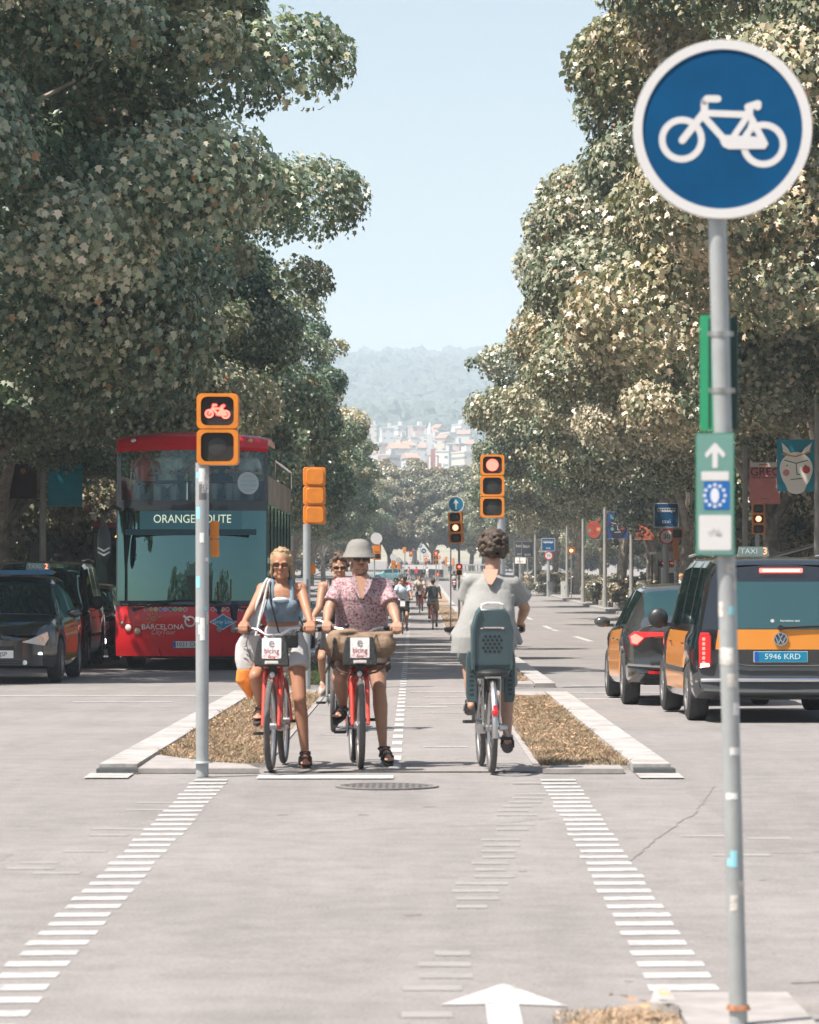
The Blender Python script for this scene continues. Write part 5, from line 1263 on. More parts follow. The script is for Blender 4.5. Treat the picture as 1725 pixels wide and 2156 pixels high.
def plate(parent, T, txt, blue=False, w=.52, h=.11, band=True, size=.088):
    mb = MB(); mb.prism(rrect(w, h, .008), -.004, .004, T); p = obj('number_plate', mb, PLATEB if blue else PLATEW, parent)
    T = T @ Matrix.Translation((0, 0, .0045)); mb = MB(); mb.prism(rrect(w, h, .008), -.006, -.003, T @ Matrix.Diagonal((1.02, 1.07, 1, 1))); obj('plate_frame', mb, BLACK if not blue else PLATEW, p)
    if band: mb = MB(); mb.prism(rrect(.042, h * .94, .006, cx=-w / 2 + .025), 0, .001, T); obj('plate_band', mb, EUBLUE, p)
    text(txt, size, mat('plate_ink_pale', (.55, .72, .78), .5) if blue else INK, p, T @ Matrix.Translation((.02 if band else 0, 0, 0)), xs=.98)
    return p
def mirror(parent, x, u, z, side, m, sz=(.2, .1, .15)):
    mb = MB(); mb.ell((x + side * .11, u, z), (sz[0] / 2, sz[1] / 2, sz[2] / 2), None, 14, 10); mb.box((x + side * .02, u, z - sz[2] * .3), (.1, .05, .04)); o = obj('wing_mirror', mb, m, parent)
    return o
def taxi_box(parent, x, u, z, digit, txt='TAXI', w=.42, facing=1):
    mb = MB(); T = fr(x, u - .04, z + .06) if facing > 0 else fr(x, u + .04, z + .06, PI)
    mb.prism([(-w / 2, -.055), (w / 2, -.055), (w / 2 - .02, .055), (-w / 2 + .02, .055)], -.08, 0, T); b = obj('taxi_roof_sign', mb, mat('taxi_sign_green_grey', (.16, .24, .22), .3), parent)
    text(txt, .085, SIGNWHITE, b, T @ Matrix.Translation((-.05, 0, .001))); text(digit, .11, mat('digit_red', (.8, .2, .1), .4, emit=(1, .25, .12), estr=1.5), b, T @ Matrix.Translation((w * .36, 0, .001)))
    return b

# ---- orange and black taxi van seen from the rear (right)
def make_van(parent, front=False):
    L, W = 4.4, .895
    tabs = {'w': [(0, .86), (.12, .885), (.5, .9), (3.3, .9), (3.9, .85), (4.4, .74)],
            'belt': [(0, 1.0), (3.1, .99), (3.5, .98), (4.4, .86)],
            'roof': [(0, 1.74), (.1, 1.80), (.5, 1.83), (2.0, 1.84), (2.6, 1.80), (2.9, 1.70), (3.45, 1.06), (3.7, 1.0), (4.25, .9), (4.4, .8)],
            'wr': [(0, .68), (.3, .70), (2.6, .70), (3.2, .72), (3.5, .78), (4.4, .64)],
            'zmin': [(0, .34), (.25, .26), (4.0, .22), (4.4, .3)]}
    off = lambda x, u, z: u + max(0, (z - 1.0)) * .20 * max(0, 1 - u / .8) + .05 * (x / .88) ** 4 * max(0, 1 - u / .5) + (max(0, (.62 - z)) * -.16 * max(0, 1 - u / .4) if u < .4 else 0) - (.26 * (x / .75) ** 2 * max(0, (u - 3.9) / .5) if u > 3.9 else 0)
    tabs['endoff'] = off; tabs['split'] = [1.0, 1.9]
    tabs['rows'] = [[.36, .5, .62, .655, .70, .80, .815, 1.035, 1.045, 1.09, 1.3, 1.56, 1.6, 1.7, 1.78], [.32, .4, .5, .6, .7, .78, .82]]
    cc = [0, .12, .3, .5, .7, .8, .82, .92, 1]; cc = [-c for c in cc[:0:-1]] + cc
    tabs['cols'] = [cc, cc]; tabs['cuts'] = [.28, .98, 1.02, 1.75, 1.8, 2.62, 2.66]
    car = Car(L, W, tabs, [.86, 3.5], .325)
    def cat(u, j):
        if 8 <= j <= 9:
            if .30 < u < .95 or 1.05 < u < 1.78 or 1.9 < u < 2.75: return 'swin'
        if 10 <= j and 2.78 < u < 3.42: return 'wscreen'
        if 3 <= j <= 6 and 1.0 < u < 2.98 and abs(u - 1.9) > .012: return 'door'
        if j <= 3 and u < .28: return 'low'
        return 'body'
    def endfn(end, x, z):
        if end == 0:
            if 1.05 < z < 1.57 and x < .81: return 'rwin'
            if .815 < z < 1.04 and x < .81: return 'band'
            if z < .64: return 'low'
        return 'body'
    parts = car.build(parent, PAINTB, cat, {'swin': GLASS, 'wscreen': GLASSR, 'rwin': GLASSR, 'door': PAINTY, 'band': PAINTY, 'low': PAINTD}, endfn=endfn)
    for uw in (.86, 3.5):
        for sd in (-1, 1): wheel(parent, sd * .79, uw, .325, .325, .215, sd)
    mb = MB(); mb.tube([(-.68, .25, 1.845), (-.70, 1.4, 1.88), (-.69, 2.5, 1.85)], .014, 6); mb.tube([(.68, .25, 1.845), (.70, 1.4, 1.88), (.69, 2.5, 1.85)], .014, 6); obj('roof_rails', mb, PAINTS, parent)
    for sd in (-1, 1):
        for yy, k in ((2.45, 2), (1.2, 1)): mb = MB(); mb.box((sd * .905, yy, .86), (.012, .16, .02)); obj('door_handle', mb, PAINTD, parts[('door', sd > 0, k)])
        mb = MB(); mb.box((sd * .905, 2.0, .56), (.02, 1.85, .05)); obj('side_moulding', mb, PAINTD, parent)
        mirror(parent, sd * .88, 2.95, 1.12, sd, BLACK, (.22, .12, .24))
    return parts
# place it: rear at Z 36.7
s = 207; Yv = F / s; van = thing('taxi_van', 'black and orange taxi van seen from the rear, braking, partly behind the sign post', 'taxi', ((1648 - 887) / s, Yv, gz(Yv + 1)), R(1.6))
vp = make_van(van); van.scale = (1, 1, .925)
def endY(z): return max(0, z - 1.0) * .20
mb = MB(); mb.tube([(-.86, .11, .47), (-.82, .02, .475), (-.6, -.03, .48), (0, -.045, .48), (.6, -.03, .48), (.82, .02, .475), (.86, .11, .47)], .026, 8); mb.v = [(x, y, .48 + (z - .48) * 1.0) for x, y, z in mb.v]; obj('chrome_strip', mb, CHROME, van)
mb = MB(); mb.tube([(-.8, .0, .36), (-.4, -.035, .345), (.4, -.035, .345), (.8, .0, .36)], .03, 8); obj('lower_bumper_lip', mb, PAINTD, van)
mb = MB(); mb.tube([(-.62, -.03, .78), (-.48, -.03, .66), (-.36, -.032, .635), (.36, -.032, .635), (.48, -.03, .66), (.62, -.03, .78)], .012, 6); obj('tailgate_crease', mb, PAINTD, van)
for sd in (-1, 1):
    mb = MB(); o_ = [(-.06, -.17), (.062, -.19), (.066, .12), (.05, .20), (-.04, .20), (-.06, .16)]
    mb.prism([(sd * a, b) for a, b in o_], -.12, .012, Matrix.Translation((sd * .79, .0, .80)) @ Matrix.Rotation(sd * R(12), 4, 'Z') @ FRONT, .01); tl = obj('tail_lamp', mb, TAILR, van)
    mb = MB(); T = Matrix.Translation((sd * .79, .0, .80)) @ Matrix.Rotation(sd * R(12), 4, 'Z') @ FRONT
    for k in range(6): mb.prism(rrect(.03, .035, .008, cx=sd * .012, cyy=-.13 + k * .052), .012, .016, T)
    obj('lamp_elements', mb, TAILON, tl); mb = MB(); mb.prism(rrect(.09, .04, .01, cyy=-.155), .012, .017, T); obj('reversing_lens', mb, TAILW, tl)
mb = MB(); mb.prism(rrect(.44, .05, .015), -.02, .02, fr(0, endY(1.68) - .015, 1.685)); br = obj('brake_light', mb, TAILON, van); mb = MB(); mb.prism(rrect(.38, .018, .008), .02, .024, fr(0, endY(1.68) - .015, 1.685)); obj('lit_strip', mb, TAILW, br)
plate(van, fr(-.02, -.012, .735), '5946 KRD', True, .54, .112, True, .088)
T = fr(-.02, -.004, .93) @ Matrix.Rotation(R(0), 4, 'X'); mb = MB(); mb.ring((0, 0, 0), .073, .062, 0, .012, 32, T); mb.prism(disc(.073, 32), -.006, 0, T); eb = obj('round_badge', mb, CHROME, van)
mb = MB(); mb.prism(disc(.0615, 32), 0, .003, T); obj('badge_field', mb, mat('badge_navy', (.04, .09, .14), .4), eb); mb = MB(); T2 = T @ Matrix.Translation((0, 0, .003))
bolt_line(mb, (-.024, .052), (0, .008), .011, 0, .004, T2); bolt_line(mb, (.024, .052), (0, .008), .011, 0, .0045, T2)
bolt_line(mb, (-.052, .026), (-.022, -.048), .011, 0, .005, T2); bolt_line(mb, (-.022, -.048), (0, -.004), .011, 0, .0055, T2); bolt_line(mb, (.052, .026), (.022, -.048), .011, 0, .006, T2); bolt_line(mb, (.022, -.048), (0, -.004), .011, 0, .0065, T2)
obj('badge_letters', mb, CHROME, eb)
mb = MB(); mb.tube([(-.02, -.012, 1.06), (.3, -.008, 1.075), (.62, .0, 1.085)], .011, 6); mb.cyl((-.02, -.03, 1.055), (-.02, .02, 1.055), .03, .03, 12); obj('rear_wiper', mb, BLACK, van)
text('barcelona taxi', .035, SIGNWHITE, vp['rwin'], fr(.08, endY(1.12) - .0, 1.13) @ Matrix.Rotation(R(-11), 4, 'X') @ Matrix.Translation((0, 0, .006)))
mb = MB(); mb.prism(disc(.02, 12), .004, .006, fr(-.1, endY(1.13) - .0, 1.13)); obj('window_sticker', mb, SIGNWHITE, vp['rwin'])
taxi_box(van, -.07, 1.9, 1.845, '3', 'TAXI', .34)

# ---- hatchback taxi ahead of it
def make_hatch(parent, paint, door=PAINTY, L=4.35, W=.88, H=1.5, suv=0):
    tabs = {'w': [(0, .78), (.15, .84), (.6, .875), (3.2, .875), (3.9, .82), (L, .66)],
            'belt': [(0, .92), (.5, .96), (2.4, .90), (3.2, .88), (3.7, .84), (L, .68)],
            'roof': [(0, 1.0), (.25, 1.12), (.62, 1.38), (.85, H - .03), (1.4, H), (2.1, H - .02), (2.5, H - .12), (3.15, .98), (3.5, .93), (4.1, .82), (L, .7)],
            'wr': [(0, .62), (.6, .58), (1.0, .6), (2.3, .6), (2.9, .68), (3.3, .78), (L, .56)],
            'zmin': [(0, .40), (.3, .26), (3.9, .2), (L, .26)]}
    off = lambda x, u, z: u + (.10 * (x / .8) ** 2 * max(0, 1 - u / .5)) + (max(0, .62 - z) * -.2 * max(0, 1 - u / .4)) - (.30 * (x / .7) ** 2 * max(0, (u - (L - .6)) / .6) if u > L - .6 else 0)
    tabs['endoff'] = off; tabs['split'] = [1.68]
    tabs['rows'] = [[.42, .5, .6, .7, .8, .9, .97], [.26, .32, .36, .44, .5, .55, .62, .66]]
    cc = [0, .2, .4, .6, .75, .9, 1]; cc = [-c for c in cc[:0:-1]] + cc; tabs['cols'] = [cc, cc]
    car = Car(L, W, tabs, [.78, 3.42], .325)
    def cat(u, j):
        if 8 <= j <= 9 and (.78 < u < 1.62 or 1.72 < u < 2.65): return 'swin'
        if j >= 10 and 2.42 < u < 3.1: return 'wscreen'
        if j >= 10 and .22 < u < .72: return 'rwin'
        if 3 <= j <= 6 and 1.12 < u < 2.95 and abs(u - 1.68) > .012: return 'door'
        return 'body'
    def endfn(end, x, z):
        if end == 1 and z < .36: return 'low'
        if end == 1 and .44 < z < .55 and x < .5: return 'low'
        return 'body'
    parts = car.build(parent, paint, cat, {'swin': GLASS, 'wscreen': GLASS, 'rwin': GLASSR, 'door': door, 'low': BLACK}, endfn=endfn)
    for uw in (.78, 3.42):
        for sd in (-1, 1): wheel(parent, sd * .77, uw, .325, .325, .205, sd)
    for sd in (-1, 1):
        for yy, k in ((2.0, 1), (1.3, 0)): mb = MB(); mb.box((sd * .885, yy, .80), (.012, .15, .02)); obj('door_handle', mb, PAINTD, parts[('door', sd > 0, k)])
        mirror(parent, sd * .86, 2.72, 1.0, sd, paint, (.2, .12, .14))
    return parts
def front_lamps(parent, L, m=HEADL, z=.62, on=None):
    for sd in (-1, 1):
        T = Matrix.Translation((sd * .56, L - .19, z)) @ Matrix.Rotation(PI - sd * R(24), 4, 'Z') @ FRONT
        mb = MB(); o_ = [(-.22, -.02), (.12, -.075), (.19, .03), (.17, .13), (-.0, .06)]
        mb.prism([(-sd * a, b) for a, b in o_], -.08, .03, T, .01); h = obj('headlight', mb, m, parent)
        mb = MB(); mb.ring((-sd * .07, .02, .03), .04, .027, 0, .008, 18, T); mb.prism(disc(.026, 18, -sd * .07, .02), .03, .036, T); obj('lamp_ring', mb, CHROME, h)
        if on is not None:
            T = Matrix.Translation((sd * .62, L - .22, .38)) @ Matrix.Rotation(PI - sd * R(30), 4, 'Z') @ FRONT
            mb = MB(); mb.prism(rrect(*on, .02), 0, .02, T, .004); obj('running_light', mb, HEADON, parent)
s = 181; Yh = F / s; hatch = thing('taxi_hatchback', 'black and orange hatchback taxi from behind, left of the orange taxi van', 'taxi', (3.26, Yh, gz(Yh + 1)), R(1.0))
GREYP = mat('anthracite_car_paint', (0.05, 0.052, 0.052), 0.15, 0.3, 0.6, coat=1.0)
hp = make_hatch(hatch, GREYP); hatch.scale = (1, 1, .95)
for sd in (-1, 1):
    T = Matrix.Translation((sd * .66, .045, .84)) @ Matrix.Rotation(sd * R(25), 4, 'Z') @ FRONT
    mb = MB(); mb.prism([(sd * a, b) for a, b in [(-.26, .03), (-.02, .01), (.08, -.1), (.16, -.08), (.19, .03), (.12, .08), (-.26, .075)]], -.06, .03, T, .01); tl = obj('tail_lamp', mb, TAILR, hatch)
    mb = MB(); mb.prism([(sd * a, b) for a, b in [(.0, .0), (.08, -.075), (.14, -.06), (.16, .02), (.1, .055)]], .03, .036, T); obj('lit_lens', mb, TAILON, tl)
    mb = MB(); mb.prism(rrect(.24, .035, .01), 0, .02, fr(sd * .5, -.01, .42)); obj('reflector', mb, TAILR, hatch)
mb = MB(); mb.box((0, -.02, .55), (1.2, .05, .02)); mb.tube([(-.84, .12, .5), (-.5, -.05, .48), (.5, -.05, .48), (.84, .12, .5)], .03, 8); obj('bumper', mb, PAINTD, hatch)
mb = MB(); mb.box((0, -.01, .87), (1.1, .02, .05)); obj('orange_tailgate_band', mb, PAINTY, hatch)
plate(hatch, fr(0, -.045, .70), '7120 LCD', True, .52, .11, True, .085)
mb = MB(); mb.tube([(-.58, .95, 1.49), (-.6, 1.6, 1.53), (-.58, 2.2, 1.5)], .016, 6); mb.tube([(.58, .95, 1.49), (.6, 1.6, 1.53), (.58, 2.2, 1.5)], .016, 6); obj('roof_rails', mb, PAINTS, hatch)

# ---- black taxi facing us at the left edge
s = 147; Yt = F / s; L = 4.35
t1 = thing('taxi_car', 'black and orange taxi facing the camera at the left edge with blue roof bar', 'taxi', (-6.10, Yt, gz(Yt)), R(180)); t1.location.y += L
p1 = make_hatch(t1, PAINTB, PAINTYB, H=1.56); front_lamps(t1, L, on=(.05, .15))
plate(t1, Matrix.Translation((0, L + .02, .43)) @ Matrix.Rotation(PI, 4, 'Z') @ FRONT, '4185 JSP', False, .52, .11, True, .088)
TF = Matrix.Translation((0, L + .012, .28)) @ Matrix.Rotation(PI, 4, 'Z') @ FRONT; mb = MB()
for k in range(3): mb.prism(rrect(.8, .016, .005, cyy=k * .035), 0, .01, TF)
obj('grille', mb, PAINTD, t1); 
for sd in (-1, 1):
    mb = MB(); mb.prism(disc(.035, 16), -.02, .02, Matrix.Translation((sd * .42, L - .03, .31)) @ Matrix.Rotation(PI, 4, 'Z') @ FRONT); obj('fog_lamp', mb, HEADL, t1)
mb = MB(); mb.prism([(-.6, -.03), (.6, -.03), (.64, .0), (.58, .04), (-.58, .04), (-.64, 0)], -.16, .16, Matrix.Translation((0, 2.15, 1.60)) @ FRONT, .02); obj('blue_roof_bar', mb, mat('roof_bar_blue', (.0, .09, .2), .15, coat=1.), t1)
taxi_box(t1, -.35, 1.9, 1.63, '2', 'TAXI', .36, -1)
mb = MB(); mb.tube([(-.5, L - 1.22, .99), (0, L - 1.2, .985), (.45, L - 1.16, 1.0)], .008, 5); obj('wiper', mb, BLACK, t1)
# ---- black van facing us behind it
s = 124; Yt = F / s; t2 = thing('black_van', 'tall black taxi van facing the camera behind the nearest left taxi', 'van', (-6.62, Yt + 4.4, gz(Yt)), R(180))
VP = make_van(t2)
for k_, o_ in VP.items():
    if isinstance(k_, tuple) and k_[0] == 'door': o_.data.materials[0] = PAINTYB
VP['band'].data.materials[0] = PAINTB
mb = MB(); mb.prism([(-.62, -.03), (.62, -.03), (.6, .03), (-.6, .03)], 0, .012, Matrix.Translation((0, 4.37, .66)) @ Matrix.Rotation(PI, 4, 'Z') @ FRONT); obj('grille', mb, PAINTD, t2)
front_lamps(t2, 4.42, z=.76)
plate(t2, Matrix.Translation((0, 4.44, .42)) @ Matrix.Rotation(PI, 4, 'Z') @ FRONT, '2207 HNM', False)
mb = MB(); mb.ring((0, 0, 0), .07, .05, 0, .01, 24, Matrix.Translation((0, 4.40, .72)) @ Matrix.Rotation(PI, 4, 'Z') @ FRONT); obj('round_badge', mb, CHROME, t2)
# ---- third small black car
s = 112; Yt = F / s; t3 = thing('black_car', 'small black car with one bright headlight, between the black van and the red bus', 'car', (-6.62, Yt + 4.35, gz(Yt)), R(180))
make_hatch(t3, PAINTB, PAINTB, H=1.46); front_lamps(t3, L, on=(.11, .1)); plate(t3, Matrix.Translation((0, L + .02, .43)) @ Matrix.Rotation(PI, 4, 'Z') @ FRONT, '9934 GTK', False)
# ---- light blue car behind the bus
t4 = thing('blue_car', 'light blue car partly hidden behind the woman and the grey post', 'car', (-3.3, 79 + 4.35, gz(79)), R(180))
make_hatch(t4, PAINTLB, PAINTLB, H=1.46); front_lamps(t4, L)
# far crossing traffic
Yc = 417; t5 = thing('teal_car', 'teal car crossing sideways far down the avenue, left of the crowd', 'car', (-1.6, Yc, gz(Yc)), R(90)); make_hatch(t5, mat('teal_paint', (.1, .25, .26), .3, coat=1.), mat('teal_paint', (.1, .25, .26)))
t6 = thing('white_truck', 'long white flatbed truck crossing sideways behind the far cyclists', 'truck', (-.9, Yc + 4, gz(Yc + 4)))
mb = MB(); mb.box((1.0, 0, 1.62), (4.6, 2.1, .5)); obj('load_bed', mb, WHITE, t6); mb = MB(); mb.box((1.0, 0, .85), (5.0, 1.7, .9)); obj('chassis', mb, PAINTD, t6); mb = MB(); mb.prism([(0, .4), (1.5, .4), (1.5, 2.0), (.35, 2.1), (0, 1.2)], -1, 1, Matrix.Translation((-3.0, 0, 0)) @ FRONT); cb = obj('cab', mb, WHITE, t6)
mb = MB(); mb.prism([(.2, 1.25), (1.3, 1.25), (1.3, 1.85), (.45, 1.9)], 1.0, 1.02, Matrix.Translation((-3.0, 0, 0)) @ FRONT); obj('side_window', mb, GLASS, cb)
for x in (-2.2, 0, 2.5): wheel(t6, x, -.85, .42, .42, .25, -1); 
for c in t6.children:
    if c.name.startswith('wheel'): c.matrix_local = Matrix.Translation(((-2.2, 0, 2.5)[[w for w in t6.children if w.name.startswith('wheel')].index(c)], -.85, .42)) @ Matrix.Rotation(R(90), 4, 'Z') @ Matrix.Translation((-(-2.2, 0, 2.5)[[w for w in t6.children if w.name.startswith('wheel')].index(c)], .85, -.42))

# ---- red double-decker tour bus
s = 126; Yb = F / s; bus = thing('tour_bus', 'red open-top double-decker tour bus facing the camera with tourists on the upper deck', 'bus', (-3.86, Yb, gz(Yb)))
LB, WB = 11.2, 1.275
def bulge(x, k=.28): return k * (abs(x) / WB) ** 3 + .03 * (x / WB) ** 2
def front_panel(rows, cols, catf, mats, ez, names, thick=0.0):
    V_ = []; nc = len(cols); G = {}
    for z in rows:
        for x in cols: V_.append((x, ez(z) + bulge(x), z))
    for a in range(len(rows) - 1):
        for b in range(nc - 1):
            c = catf((cols[b] + cols[b + 1]) / 2, (rows[a] + rows[a + 1]) / 2)
            if c: G.setdefault(c, []).append((a * nc + b, a * nc + b + 1, (a + 1) * nc + b + 1, (a + 1) * nc + b))
    res = {}
    for c, F_ in G.items():
        used = sorted({i for f in F_ for i in f}); mp = {v: k for k, v in enumerate(used)}
        me = bpy.data.meshes.new(names[c]); me.from_pydata([V_[i] for i in used], [], [tuple(mp[i] for i in f) for f in F_]); me.shade_smooth(); me.materials.append(mats[c])
        o = bpy.data.objects.new(names[c], me); C.objects.link(o); o.parent = bus; res[c] = o
    return res
def ez(z):
    if 1.17 < z < 2.75: return .06 + .05 * (z - 1.17) + .045 * (z - 1.17) ** 2 * .8
    return float(np.interp(z, [.24, .5, .9, 1.17, 2.75, 2.87, 3.75, 4.0], [.10, .02, .0, .06, .22, .23, .30, .34]))
rows = [.24, .35, .5, .7, .9, 1.08, 1.17, 1.3, 1.6, 1.9, 2.2, 2.5, 2.68, 2.76, 2.80, 2.86, 2.90, 3.1, 3.3, 3.5, 3.70, 3.74]
cols = [-1.275, -1.25, -1.2, -1.12, -1.0, -.85, -.6, -.3, 0, .3, .6, .85, 1.0, 1.12, 1.2, 1.25, 1.275]
def bcat(x, z):
    ax = abs(x)
    if z < 1.1: return 'red'
    if z < 1.17: return 'trim'
    if z < 2.70: return 'low' if ax < 1.26 else 'trim'
    if z < 2.88: return 'trim'
    if z < 3.71: return 'up' if ax < 1.22 else 'trim'
    return 'trim'
UPGLASS = seethrough('upper_deck_glass', (.86, .97, .99), .07)
TRIM = mat('bus_black_trim', (.012, .014, .016), .2, coat=.6)
bp_ = front_panel(rows, cols, bcat, {'red': PAINTR, 'trim': TRIM, 'low': GLASSB, 'up': UPGLASS}, ez, {'red': 'front_panel', 'trim': 'window_surround', 'low': 'lower_windscreen', 'up': 'upper_windscreen'})
# sides, floors
INTR = mat('deck_interior', (.16, .2, .21), .7)
for sd, nm in ((-1, 'left'), (1, 'right')):
    x = sd * WB
    y0_ = bulge(WB)
    mb = MB(); mb.add([(x, y0_ + ez(.24), .24), (x, y0_ + ez(1.17), 1.17), (x, LB, 1.17), (x, LB, .24), (x - sd * .05, y0_ + ez(.24), .24), (x - sd * .05, y0_ + ez(1.17), 1.17), (x - sd * .05, LB, 1.17), (x - sd * .05, LB, .24)], [(0, 1, 2, 3), (4, 7, 6, 5), (0, 3, 7, 4), (1, 5, 6, 2), (2, 6, 7, 3), (0, 4, 5, 1)]); obj('side_panel', mb, PAINTR, bus)
    mb = MB(); mb.add([(x, y0_ + ez(1.17), 1.17), (x, y0_ + ez(2.8), 2.8), (x, LB, 2.8), (x, LB, 1.17)], [(0, 1, 2, 3)]); obj('lower_side_window', mb, GLASS, bus)
    mb = MB(); mb.add([(x, y0_ + ez(2.8), 2.8), (x, y0_ + ez(3.3), 3.28), (x, LB, 3.28), (x, LB, 2.8), (x - sd * .05, y0_ + ez(2.8), 2.8), (x - sd * .05, y0_ + ez(3.3), 3.28), (x - sd * .05, LB, 3.28), (x - sd * .05, LB, 2.8)], [(0, 1, 2, 3), (4, 7, 6, 5), (0, 3, 7, 4), (1, 5, 6, 2), (2, 6, 7, 3), (0, 4, 5, 1)]); obj('upper_side_panel', mb, mat('advert_beige', (.3, .25, .2), .5, var=.3, vscale=1.5) if sd > 0 else PAINTR, bus)
    mb = MB(); mb.add([(x, y0_ + .33, 3.28), (x, y0_ + .36, 3.8), (x, 3.0, 3.8), (x, 3.3, 3.28)], [(0, 1, 2, 3)]); obj('upper_side_window', mb, UPGLASS, bus)
    for y in (1.6, 3.1, 4.6, 6.1, 7.6, 9.1, 10.6):
        mb = MB(); mb.box((x + sd * .003, y, 1.98), (.02, .07, 1.6)); obj('window_pillar', mb, TRIM, bus)
    mb = MB(); mb.tube([(x, 3.3, 3.28), (x, 3.5, 3.62), (x, LB - .2, 3.62), (x, LB, 3.3)], .022, 6); obj('deck_rail', mb, CHROME, bus)
    for uw in (2.5, 8.6): wheel(bus, sd * 1.1, uw, .48, .48, .3, sd)
mb = MB(); mb.box((0, LB / 2 + .3, 2.72), (2.46, LB - .8, .08)); obj('upper_deck_floor', mb, INTR, bus)
mb = MB(); mb.box((0, LB / 2 + .2, .5), (2.2, LB - .6, .3)); mb.box((0, 1.2, .38), (2.0, 1.6, .36)); obj('underbody', mb, BLACK, bus)
mb = MB(); mb.box((0, LB, 1.75), (2.5, .06, 3.05)); obj('rear_panel', mb, PAINTR, bus)
mb = MB(); mb.box((0, .9, 1.6), (2.4, .03, 2.0)); obj('cab_partition', mb, mat('cab_dark', (.02, .03, .03), .7), bus)
mb = MB(); mb.box((0, 3.0, 3.0), (2.3, .04, .5)); obj('deck_screen', mb, INTR, bus)
# roof canopy with turned-down red brow
mb = MB(); vs = []; cols2 = [WB * k / 12 for k in range(-12, 13)]
prof = [(.02, 3.70), (-.02, 3.76), (.0, 3.88), (.10, 3.97), (.4, 4.02), (1.5, 4.04), (3.2, 4.0), (3.25, 3.93), (.5, 3.90), (.1, 3.80)]
for (yy, zz) in prof:
    for x in cols2:
        a = abs(x) / WB; drop = .075 * a ** 2.5 + .03 * a; vs.append((x * 1.0, yy + ez(3.75) * 1.0 - .04 + bulge(x, .24) * max(0, 1 - max(0, yy) / .7), zz - drop * (1 if zz > 3.8 else .3)))
nc = len(cols2); m_ = len(prof); fs = [(a * nc + b, a * nc + b + 1, ((a + 1) % m_) * nc + b + 1, ((a + 1) % m_) * nc + b) for a in range(m_) for b in range(nc - 1)]
fs += [tuple(a * nc for a in range(m_)), tuple(a * nc + nc - 1 for a in range(m_ - 1, -1, -1))]
mb.add(vs, fs); obj('roof_brow', mb, PAINTR, bus)
for sd in (-1, 1):
    mb = MB(); mb.ell((sd * .98, .42, 3.86), (.05, .03, .04)); obj('roof_marker_lamp', mb, HEADL if sd < 0 else mat('amber_lens', (.6, .35, .1), .2, coat=1.), bus)
def FP(px, py, off=.012):
    "frame on the bus front at a spot of its face; origin from a bearing in picture units about the bus front"
    x = (px - 401) / 126; z = (1422 - py) / 126; y = ez(z) + bulge(x)
    e = .02; tx = math.atan2(bulge(x + e) - bulge(x - e), 2 * e); tz = math.atan2(ez(z + e) - ez(z - e), 2 * e)
    return Matrix.Translation((x, y, z)) @ Matrix.Rotation(tx, 4, 'Z') @ Matrix.Rotation(-tz, 4, 'X') @ FRONT @ Matrix.Translation((0, 0, off))
# destination display
mb = MB(); mb.prism(rrect(1.72, .31, .02), 0, .008, FP(401, 1105, .015)); dd = obj('destination_display', mb, mat('display_teal', (.06, .22, .25), .3), bus)
LEDG = mat('display_led', (.6, .66, .5), .5, emit=(.75, .85, .6), estr=.35)
text('ORANGE ROUTE', .2, LEDG, dd, FP(404, 1103, .024), xs=.86)
mb = MB(); mb.prism(rrect(2.2, .1, .01), 0, .004, FP(401, 1130, .01)); obj('display_lower_band', mb, mat('band_petrol', (.0, .05, .06), .3), bus)
# round sticker on the upper screen
T = FP(520, 1026, .01); mb = MB(); mb.ring((0, 0, 0), .185, .155, 0, .004, 40, T); mb.prism(disc(.15, 36), -.001, .002, T); stc = obj('round_sticker', mb, mat('sticker_grey_teal', (.35, .47, .48), .5), bus)
mb = MB(); mb.ring((0, 0, 0), .188, .178, .003, .006, 40, T); mb.ring((0, 0, 0), .158, .150, .003, .006, 40, T)
for k in range(40):
    a = 2 * PI * k / 40; bolt_line(mb, (.158 * math.cos(a), .158 * math.sin(a)), (.18 * math.cos(a + .08), .18 * math.sin(a + .08)), .008, .003, .0045, T)
obj('sticker_rope', mb, SIGNWHITE, stc)
T = T @ Matrix.Translation((0, 0, .003)); text('OFFICIAL', .062, SIGNWHITE, stc, T @ Matrix.Translation((0, .075, 0))); text('BARCELONA', .058, SIGNWHITE, stc, T @ Matrix.Translation((0, .0, 0))); text('CityTour', .07, SIGNWHITE, stc, T @ Matrix.Translation((0, -.075, 0)), shear=.3)
# row of small round flag stickers
fl = [(.6, .1, .1), (.6, .35, .05), (.65, .45, .05), (.1, .15, .4), (.3, .3, .6), (.1, .1, .1), (.1, .4, .15), (.4, .4, .1), (.5, .15, .1), (.1, .2, .5), (.1, .2, .5), (.6, .1, .1), (.2, .4, .6), (.6, .3, .1), (.6, .05, .05), (.2, .35, .6), (.6, .6, .6)]
for k in range(18):
    if k in (9, 10): continue
    px = 307 + k * 10.4 if k < 9 else 438 + (k - 10) * 10.2
    T = FP(px, 1293, .006); mb = MB(); mb.prism(disc(.037, 16), 0, .003, T); w_ = obj('flag_sticker', mb, SIGNWHITE, bus)
    mb = MB(); c = fl[k % len(fl)]; mb.prism(disc(.03, 16), .003, .005, T); obj('flag_colour', mb, mat('flag_%d' % (k % len(fl)), c, .5), w_)
